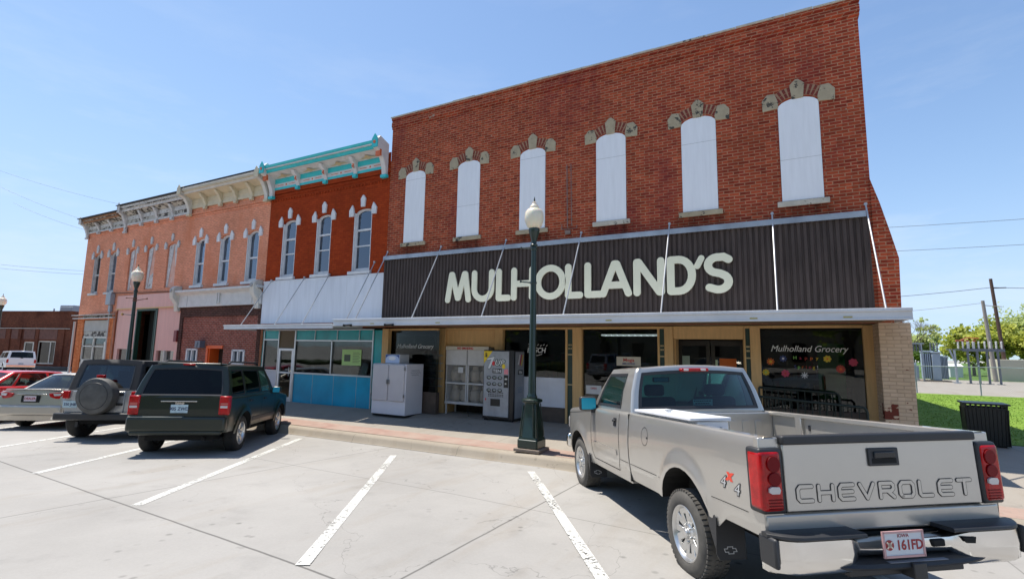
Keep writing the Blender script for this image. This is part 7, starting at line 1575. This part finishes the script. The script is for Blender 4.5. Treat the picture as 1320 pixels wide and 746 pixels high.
# ================= dark green sport utility
def generic_wheels(T, us, v, r, wd, style, tyre=rubber, rimr=None):
    for u in us:
        for sg in (1, -1): wheel(T, u, sg*v, r, wd, sg, style, tyre, rimr)
def suv():
    T = thing('parked_suv', 'dark green boxy SUV with roof rails parked behind the pickup truck', 'car', off=False)
    P_ = paint_mat('dark green paint', (.010, .016, .010), .0, .3); ARR = (.88, .40, .42); ARF = (3.57, .40, .42)
    def top(u): return 1.13 if u < 3.15 else 1.13-.14*((u-3.15)/1.25)**1.3
    Bo = Body(.06, 4.40, .895, top, .46, [ARR, ARF], cr0=(.10, .06), cr1=(.25, .12), wmax=.80, tuck=.07, tumble=.03, flare=.045, sh=.05, crown=.03, rear=lambda w: .06*max(0, w-.9))
    q = MB(); Bo.mesh(q); part('body', q, P_, T, smooth=32); q = MB(); Bo.arch_lining(q, .28); part('wheel_well', q, under, T, smooth=0); q = MB(); q.box(.2, 4.2, -.6, .6, .3, .55); q.tube((.1, -.45, .34), (1.4, -.45, .36), .035); part('chassis', q, under, T)
    G = greenhouse(T, Bo, [(.10, .30, 'P'), (.24, .42, 'W'), (1.0, .98, 'P'), (1.10, 1.08, 'W'), (2.02, 2.0, 'P'), (2.12, 2.08, 'W'), (2.86, 2.42, 'P'), (3.16, 2.56, 'P')], 1.115, lambda u: 1.745 if u > .6 else lerp(1.725, 1.745, (u-.3)/.3), .855, .70, P_, privacy, cab_glass, t0=.06, t1=.88, bulr=.04, bulf=.12, crown=.035, bevel=.03, glasses={1: privacy, 3: privacy, 5: side_glass}, rcols=[(-1, -.86, 'P'), (-.86, .86, 'W'), (.86, 1, 'P')])
    q = MB(); q.box(.26, .62, -.58, .58, 1.745, 1.785); sp_ = part('rear_spoiler', q, P_, T, bevel=.02, seg=3); rbox('brake_lamp', redl, sp_, .245, .28, -.11, .11, 1.735, 1.765, .008)
    for sg in (1, -1):
        q = MB(); y = sg*.60; q.path([(.6, y, 1.78), (.7, y, 1.825), (2.3, y, 1.825), (2.42, y, 1.78)], .018, 8); part('roof_rail', q, blackp, T)
        rbox('tail_lamp', redl, T, .045, .17, min(sg*.70, sg*.89), max(sg*.70, sg*.89), .79, 1.15, .02); 
        rbox('reverse_lens', clearl, T, .040, .06, min(sg*.73, sg*.86), max(sg*.73, sg*.86), .92, .965, .004); rbox('indicator_lens', plain('pale red lens', (.5, .12, .10), .2), T, .040, .06, min(sg*.73, sg*.86), max(sg*.73, sg*.86), .98, 1.02, .004)
        q = MB()
        for (uc, wc, r) in (ARR, ARF):   # moulded arch lips, one part each
            pts = [(uc-(r+.03)*math.cos(math.pi*i/16), wc+(r+.03)*math.sin(math.pi*i/16)) for i in range(17) if wc+(r+.03)*math.sin(math.pi*i/16) > .38]; Bo.strip(q, pts, .035, .014, sg)
        part('arch_lip', q, P_, T, smooth=60)
        q = MB(); Bo.patch(q, 1.36, 2.98+.12, .56, .64, .014, sg, 6); part('door_moulding', q, blackp, T)
        for u in (1.22, 2.2): q = MB(); Bo.patch(q, u, u+.16, .99, 1.03, .03, sg, 3); part('door_handle', q, blackp, T)
    q = MB()
    for sd in (1, -1): Bo.strip(q, [(1.06, 1.10), (1.12, .85), (1.38, .6), (1.38, .46), (2.06, .46), (2.06, 1.1)], .005, .0022, sd); Bo.strip(q, [(2.06, .46), (3.05, .46), (3.12, .9), (3.12, 1.08)], .005, .0022, sd)
    part('panel_gap', q, under, T, smooth=0)
    q = MB(); q.box(-.02, .16, -.87, .87, .48, .76); bp_ = part('rear_bumper', q, P_, T, bevel=.05, seg=3); rbox('bumper_cover', mat('dusty dark bumper', (.025, .03, .022), .5, var=.3), bp_, -.01, .10, -.80, .80, .42, .50, .03); rbox('bumper_top', plain('pale scuff plate', (.22, .23, .20), .5), bp_, -.022, .10, -.1, .84, .745, .765, .006)
    rbox('number_recess', under, T, .066, .082, -.26, .26, .86, 1.02, .008); rbox('chrome_strip', chrome, T, .058, .09, -.30, .34, 1.035, 1.055, .004)
    part('badge', rear_text('Jeep', .085, 1.1, 0, .985, .058, offset=.002), chrome, T, smooth=0)
    part('badge', rear_text('4x4', .05, 1.4, .60, .80, .063), chrome, T, smooth=0)
    plate(T, 0, .905, .062, '905 ZWD', plain('plate blue black', (.03, .04, .10), .5), mat('plate pale blue', (.45, .58, .62), .5, var=.2, vs=12), tsize=.085)
    q = MB(); q.path([(.16, -.02, 1.17), (.175, -.40, 1.20)], .010, 6); q.lathe([(.03, 0), (.03, .03)], 12, Matrix.Translation((.13, -.02, 1.16)) @ Matrix.Rotation(-math.pi/2, 4, 'Y')); part('wiper', q, blackp, T)
    rbox('window_latch', blackp, T, .10, .14, -.08, .08, 1.135, 1.165, .008)
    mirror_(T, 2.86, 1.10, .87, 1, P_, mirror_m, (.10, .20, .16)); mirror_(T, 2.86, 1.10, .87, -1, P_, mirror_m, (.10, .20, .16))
    rbox('front_bumper', P_, T, 4.32, 4.49, -.84, .84, .42, .68, .05); rbox('grille', blackp, T, 4.38, 4.43, -.5, .5, .75, .95, .02)
    for c in (-.38, .38): q = MB(); q.box(1.75, 1.9, c-.24, c+.24, .9, 1.38); s_ = part('seat', q, trimint, T, bevel=.05); rbox('headrest', trimint, s_, 1.74, 1.84, c-.12, c+.12, 1.38, 1.54, .03); q = MB(); q.box(.85, 1.0, c-.3, c+.3, .85, 1.3); part('seat', q, trimint, T, bevel=.05)
    q = MB(); q.path([(2.6, -.3, 1.78), (2.45, -.3, 2.0)], .006, 5); part('aerial', q, blackp, T)
    generic_wheels(T, (.88, 3.57), .775, .365, .225, 'alloy', rimr=.22); return T
SV = suv(); place(SV, -10.12, 5.58, R(127.6), dz=-.02)

# ================= soft top off-roader
def jeep():
    T = thing('off_road_car', 'silver off-roader with black soft top and covered spare wheel between sedan and SUV', 'car', off=False)
    P_ = paint_mat('bright silver paint', (.42, .42, .42), .5, .3); ARR = (.78, .42, .44); ARF = (3.20, .42, .44)
    Bo = Body(.06, 3.35, .76, lambda u: 1.12 if u < 2.3 else 1.14, .46, [(.78, .42, .46)], cr0=(.04, .02), cr1=(.05, .03), wmax=.9, tuck=.02, tumble=.01, flare=0, sh=.03, crown=.02)
    q = MB(); Bo.mesh(q); part('body', q, P_, T, smooth=32); rbox('bonnet', P_, T, 2.3, 3.5, -.58, .58, .8, 1.14, .05); q = MB(); q.box(.2, 3.6, -.5, .5, .35, .6); q.tube((.78, -.7, .40), (.78, .7, .40), .05); part('chassis', q, under, T)
    cloth = mat('black soft top cloth', (.020, .021, .024), .8, var=.3, vs=3); vin = glass('plastic window', (.16, .18, .22), rough=.06, boost=1.6)
    greenhouse(T, Bo, [(.07, .28, 'P'), (.20, .36, 'W'), (1.15, 1.12, 'P'), (1.22, 1.2, 'W'), (2.18, 2.05, 'P'), (2.28, 2.12, 'P')], 1.10, lambda u: 1.80, .755, .68, cloth, vin, cab_glass, t0=.06, t1=.86, bulr=.02, bulf=.03, crown=.03, bevel=.035, glasses={1: vin, 3: side_glass}, name='soft_top', rcols=[(-1, -.78, 'P'), (-.78, .78, 'W'), (.78, 1, 'P')])
    for sg in (1, -1):
        for uc in (.78, 3.20):
            q = MB(); r0, r1 = .47, .53; loops = []
            for vv in (.70, .935): loops.append([(uc-(r0+.03)*math.cos(math.pi*i/12), sg*vv, .42+(r0)*math.sin(math.pi*i/12)**.7) for i in range(13)])
            q.loft(loops, closed=False); part('wing', q, blackp, T, solid=.03, smooth=40)
        rbox('tail_lamp', redl, T, .01, .08, min(sg*.66, sg*.80), max(sg*.66, sg*.80), .93, 1.10, .015); 
    q = MB(); q.box(-.10, .06, -.86, .86, .46, .62); part('rear_bumper', q, blackp, T, bevel=.03)
    M = Matrix.Translation((-.04, -.03, 1.00)) @ Matrix.Rotation(-math.pi/2, 4, 'Y')
    q = MB(); q.lathe([(.33, -.06), (.40, -.03), (.405, .14), (.385, .18), (.25, .21), (.12, .215), (0, .217)], 40, M, caps=False); sp_ = part('spare_wheel_cover', q, mat('dusty black vinyl', (.085, .083, .078), .6, var=.4, vs=4), T, smooth=45)
    q = MB(); q.lathe([(.30, .200), (.295, .206), (.285, .204)], 36, M, caps=False); part('cover_seam', q, blackp, sp_)
    rbox('brake_lamp', redl, T, -.12, -.04, -.11, .05, 1.40, 1.47, .01); rbox('lamp_stalk', blackp, T, -.06, -.02, -.06, .0, 1.2, 1.42, .01)
    plate(T, .62, .80, .035, '330 JNB', plain('plate blue black', (.03, .04, .10), .5), mat('plate pale blue', (.45, .58, .62), .5, var=.2, vs=12), tsize=.08)
    rbox('tailgate', P_, T, .035, .07, -.52, .60, .62, 1.10, .012); q = MB(); q.box(.025, .036, -.5, -.36, .78, .84); q.box(.025, .036, -.5, -.36, 1.0, 1.06); part('hinge', q, blackp, T)
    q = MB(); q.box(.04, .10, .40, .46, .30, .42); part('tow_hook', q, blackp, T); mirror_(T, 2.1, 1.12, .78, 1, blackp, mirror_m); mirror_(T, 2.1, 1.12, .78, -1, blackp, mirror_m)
    for c in (-.36, .36): q = MB(); q.box(1.25, 1.4, c-.24, c+.24, .9, 1.4); s_ = part('seat', q, trimint, T, bevel=.05); rbox('headrest', trimint, s_, 1.24, 1.34, c-.12, c+.12, 1.4, 1.56, .03)
    q = MB(); [q.path([(.5, y, 1.1), (.52, y, 1.72)], .03, 6) for y in (-.62, .62)]; q.path([(.52, -.62, 1.70), (.52, .62, 1.70)], .03, 6); part('roll_bar', q, blackp, T)
    generic_wheels(T, (.78, 3.20), .80, .395, .25, 'alloy', rimr=.215); return T
JP = jeep(); place(JP, -13.65, 5.80, R(123), dz=.0)

# ================= saloon cars
def sedan(label, name, col, platecol, ptxt, pm, dark_t=False):
    T = thing('parked_sedan', label, 'car', off=False); P_ = paint_mat(name, col, .45 if not dark_t else .2, .3); ARR = (1.05, .33, .36); ARF = (3.83, .33, .36)
    def top(u):
        if u < .85: return lerp(.98, 1.02, u/.85)
        if u < 3.4: return .98+.03*math.cos((u-.85)/2.6)
        return .955-.24*((u-3.4)/1.4)**1.7
    Bo = Body(.04, 4.79, .91, top, .24, [ARR, ARF], cr0=(.30, .16), cr1=(.50, .30), wmax=.62, tuck=.07, tumble=.06, flare=.018, sh=.09, crown=.03, rear=lambda w: .16*max(0, w-.62)+.25*max(0, .38-w))
    q = MB(); Bo.mesh(q); part('body', q, P_, T, smooth=35); q = MB(); Bo.arch_lining(q, .25); part('wheel_well', q, under, T, smooth=0); q = MB(); q.box(.3, 4.5, -.6, .6, .22, .45); part('chassis', q, under, T)
    greenhouse(T, Bo, [(.72, 1.45, 'P'), (.92, 1.52, 'W'), (1.30, 1.62, 'P'), (1.38, 1.66, 'W'), (2.30, 2.24, 'P'), (2.38, 2.32, 'W'), (3.22, 2.66, 'P'), (3.48, 2.72, 'P')], .985, lambda u: 1.435-.03*((u-2.0)/.7)**2, .80, .565, P_, side_glass, side_glass, t0=.05, t1=.90, bulr=.12, bulf=.16, crown=.035, bevel=.03, seal=.012, rcols=[(-1, -.9, 'P'), (-.9, .9, 'W'), (.9, 1, 'P')])
    for sg in (1, -1):
        q = MB(); pl_ = [(.42, .93), (.62, .955), (.84, .95), (.875, .86), (.84, .79), (.60, .80), (.46, .84)]
        M = Matrix(((0, 0, 1, 0), (sg, 0, 0, 0), (0, 1, 0, 0), (0, 0, 0, 1))); vs = []
        q.prism(pl_, .035, .30, M); q.v = [(x+.42*max(0, abs(y)-.55)**1.5, y*(1-.05*max(0, abs(y)-.8)), z) for x, y, z in q.v]; part('tail_lamp', q, redl, T, bevel=.02, seg=3)
        q = MB(); q.prism([(.55, .93), (.72, .935), (.70, .88), (.58, .87)], .020, .04, M); q.v = [(x+.42*max(0, abs(y)-.55)**1.5, y, z) for x, y, z in q.v]; part('reverse_lens', q, clearl, T)
        for u in (1.72, 2.66): q = MB(); Bo.patch(q, u, u+.18, .84, .875, .03, sg, 3); part('door_handle', q, P_, T)
    q = MB(); q.box(-.005, .2, -.80, .80, .36, .64); part('rear_bumper', q, P_, T, bevel=.07, seg=4); q = MB(); q.box(.06, .3, -.66, .66, .95, 1.03); 
    q = MB(); q.box(.10, .26, -.66, .66, 1.015, 1.045); part('boot_lip', q, P_, T, bevel=.012); rbox('boot_strip', chrome, T, .060, .09, -.36, .36, .90, .925, .006)
    rbox('number_recess', under, T, .043, .07, -.22, .22, .70, .88, .01)
    plate(T, 0, .80, .045, ptxt, pm, platecol, tsize=.08, frame=plain('plate frame dark', (.03, .03, .03), .4))
    q = MB()
    for sd in (1, -1): Bo.strip(q, [(1.48, .95), (1.36, .7), (1.45, .35), (2.34, .33), (2.34, .94)], .004, .0022, sd); Bo.strip(q, [(2.34, .33), (3.28, .33), (3.34, .7), (3.30, .92)], .004, .0022, sd)
    part('panel_gap', q, under, T, smooth=0); q = MB(); q.lathe([(.04, 0), (.04, .08)], 10, Matrix.Translation((.12, -.6, .30)) @ Matrix.Rotation(-math.pi/2, 4, 'Y')); part('exhaust', q, chrome, T)
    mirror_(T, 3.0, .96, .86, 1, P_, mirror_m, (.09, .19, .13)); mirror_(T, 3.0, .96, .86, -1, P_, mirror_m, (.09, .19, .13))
    for c in (-.36, .36): q = MB(); q.box(2.05, 2.2, c-.24, c+.24, .7, 1.12); s_ = part('seat', q, trimint, T, bevel=.05); rbox('headrest', trimint, s_, 2.04, 2.12, c-.12, c+.12, 1.12, 1.26, .03)
    rbox('parcel_shelf', trimint, T, .9, 1.5, -.6, .6, .9, .95, .01); rbox('dashboard', trimint, T, 3.1, 3.4, -.7, .7, .85, .99, .03)
    generic_wheels(T, (1.05, 3.83), .78, .325, .21, 'sedan', rimr=.21); return T
CA = sedan('silver beige sedan with red tail lamps beside the soft top off-roader', 'champagne silver paint', (.44, .40, .34), plain('plate white pink', (.58, .50, .54), .5), 'DEALER', plain('plate dark red', (.28, .015, .02), .5))
place(CA, -17.2, 5.78, R(124), dz=.0)
RD = sedan('red sedan parked at the left edge, partly hidden by the silver beige sedan', 'bright red paint', (.60, .012, .015), plain('plate white', (.55, .58, .62), .5), '412 KLM' if 0 else 'IOWA', plain('plate blue black', (.03, .04, .10), .5), True)
place(RD, -20.4, 4.8, R(102), dz=.03)

# ================= far white pickup with a topper
def topper():
    T = thing('covered_pickup', 'small white pickup with a windowed topper across the side street', 'pickup truck', off=False); P_ = paint_mat('white paint', (.70, .71, .72), .0, .35)
    Bo = Body(.08, 5.2, .88, lambda u: 1.12 if u < 3.9 else 1.10-.1*(u-3.9), .42, [(1.2, .36, .40), (4.2, .36, .40)], cr0=(.05, .03), cr1=(.3, .15), wmax=.8, tuck=.06, tumble=.03, flare=.02)
    q = MB(); Bo.mesh(q); part('body', q, P_, T); q = MB(); Bo.arch_lining(q, .25); part('wheel_well', q, under, T, smooth=0)
    greenhouse(T, Bo, [(.10, .22, 'P'), (.25, .36, 'W'), (1.95, 1.95, 'P'), (2.12, 2.12, 'W'), (2.95, 2.9, 'P'), (3.05, 3.0, 'W'), (3.6, 3.4, 'P'), (3.95, 3.5, 'P')], 1.10, lambda u: 1.72, .84, .72, P_, privacy, side_glass, t0=.14, t1=.84, bevel=.03, bulr=.02, rcols=[(-1, -.82, 'P'), (-.82, .82, 'W'), (.82, 1, 'P')], name='topper')
    for sg in (1, -1): rbox('tail_lamp', redl, T, .05, .15, min(sg*.74, sg*.87), max(sg*.74, sg*.87), .78, 1.05, .01)
    rbox('rear_bumper', chrome, T, -.02, .12, -.86, .86, .45, .62, .02); rbox('chassis', under, T, .2, 5, -.6, .6, .3, .55, .0); plate(T, 0, .72, .07, 'IOWA', plain('plate blue black', (.03, .04, .10), .5), plain('plate white', (.55, .58, .62), .5)); rbox('topper_latch', blackp, T, .06, .1, -.08, .08, 1.14, 1.2, .01)
    generic_wheels(T, (1.2, 4.2), .76, .35, .22, 'sedan', rimr=.2); return T
TP = topper(); place(TP, -53.6, 17.3, R(170), dz=.10)
# the van seen mirrored in the shop window stands behind the viewer
def rear_copy(src, x, y, yaw, label, dz=0):
    c = copy_tree(src); c['label'] = label; place(c, x, y, yaw, dz=dz); return c
def repaint(o, old, new):
    for ch in [o]+[c for c in bpy.data.objects if c.parent == o or (c.parent and c.parent.parent == o)]:
        for s_ in getattr(ch, 'material_slots', []):
            if s_.material and s_.material.name == old: s_.link = 'OBJECT'; s_.material = new
V2 = rear_copy(SV, -10.6, -8.2, R(-62), 'grey SUV on the opposite side of the street, behind the viewer'); repaint(V2, 'dark green paint', paint_mat('grey van paint', (.22, .24, .27), .4, .3))
rear_copy(CA, -4.6, -9.6, R(-62), 'silver sedan on the opposite side of the street, behind the viewer')
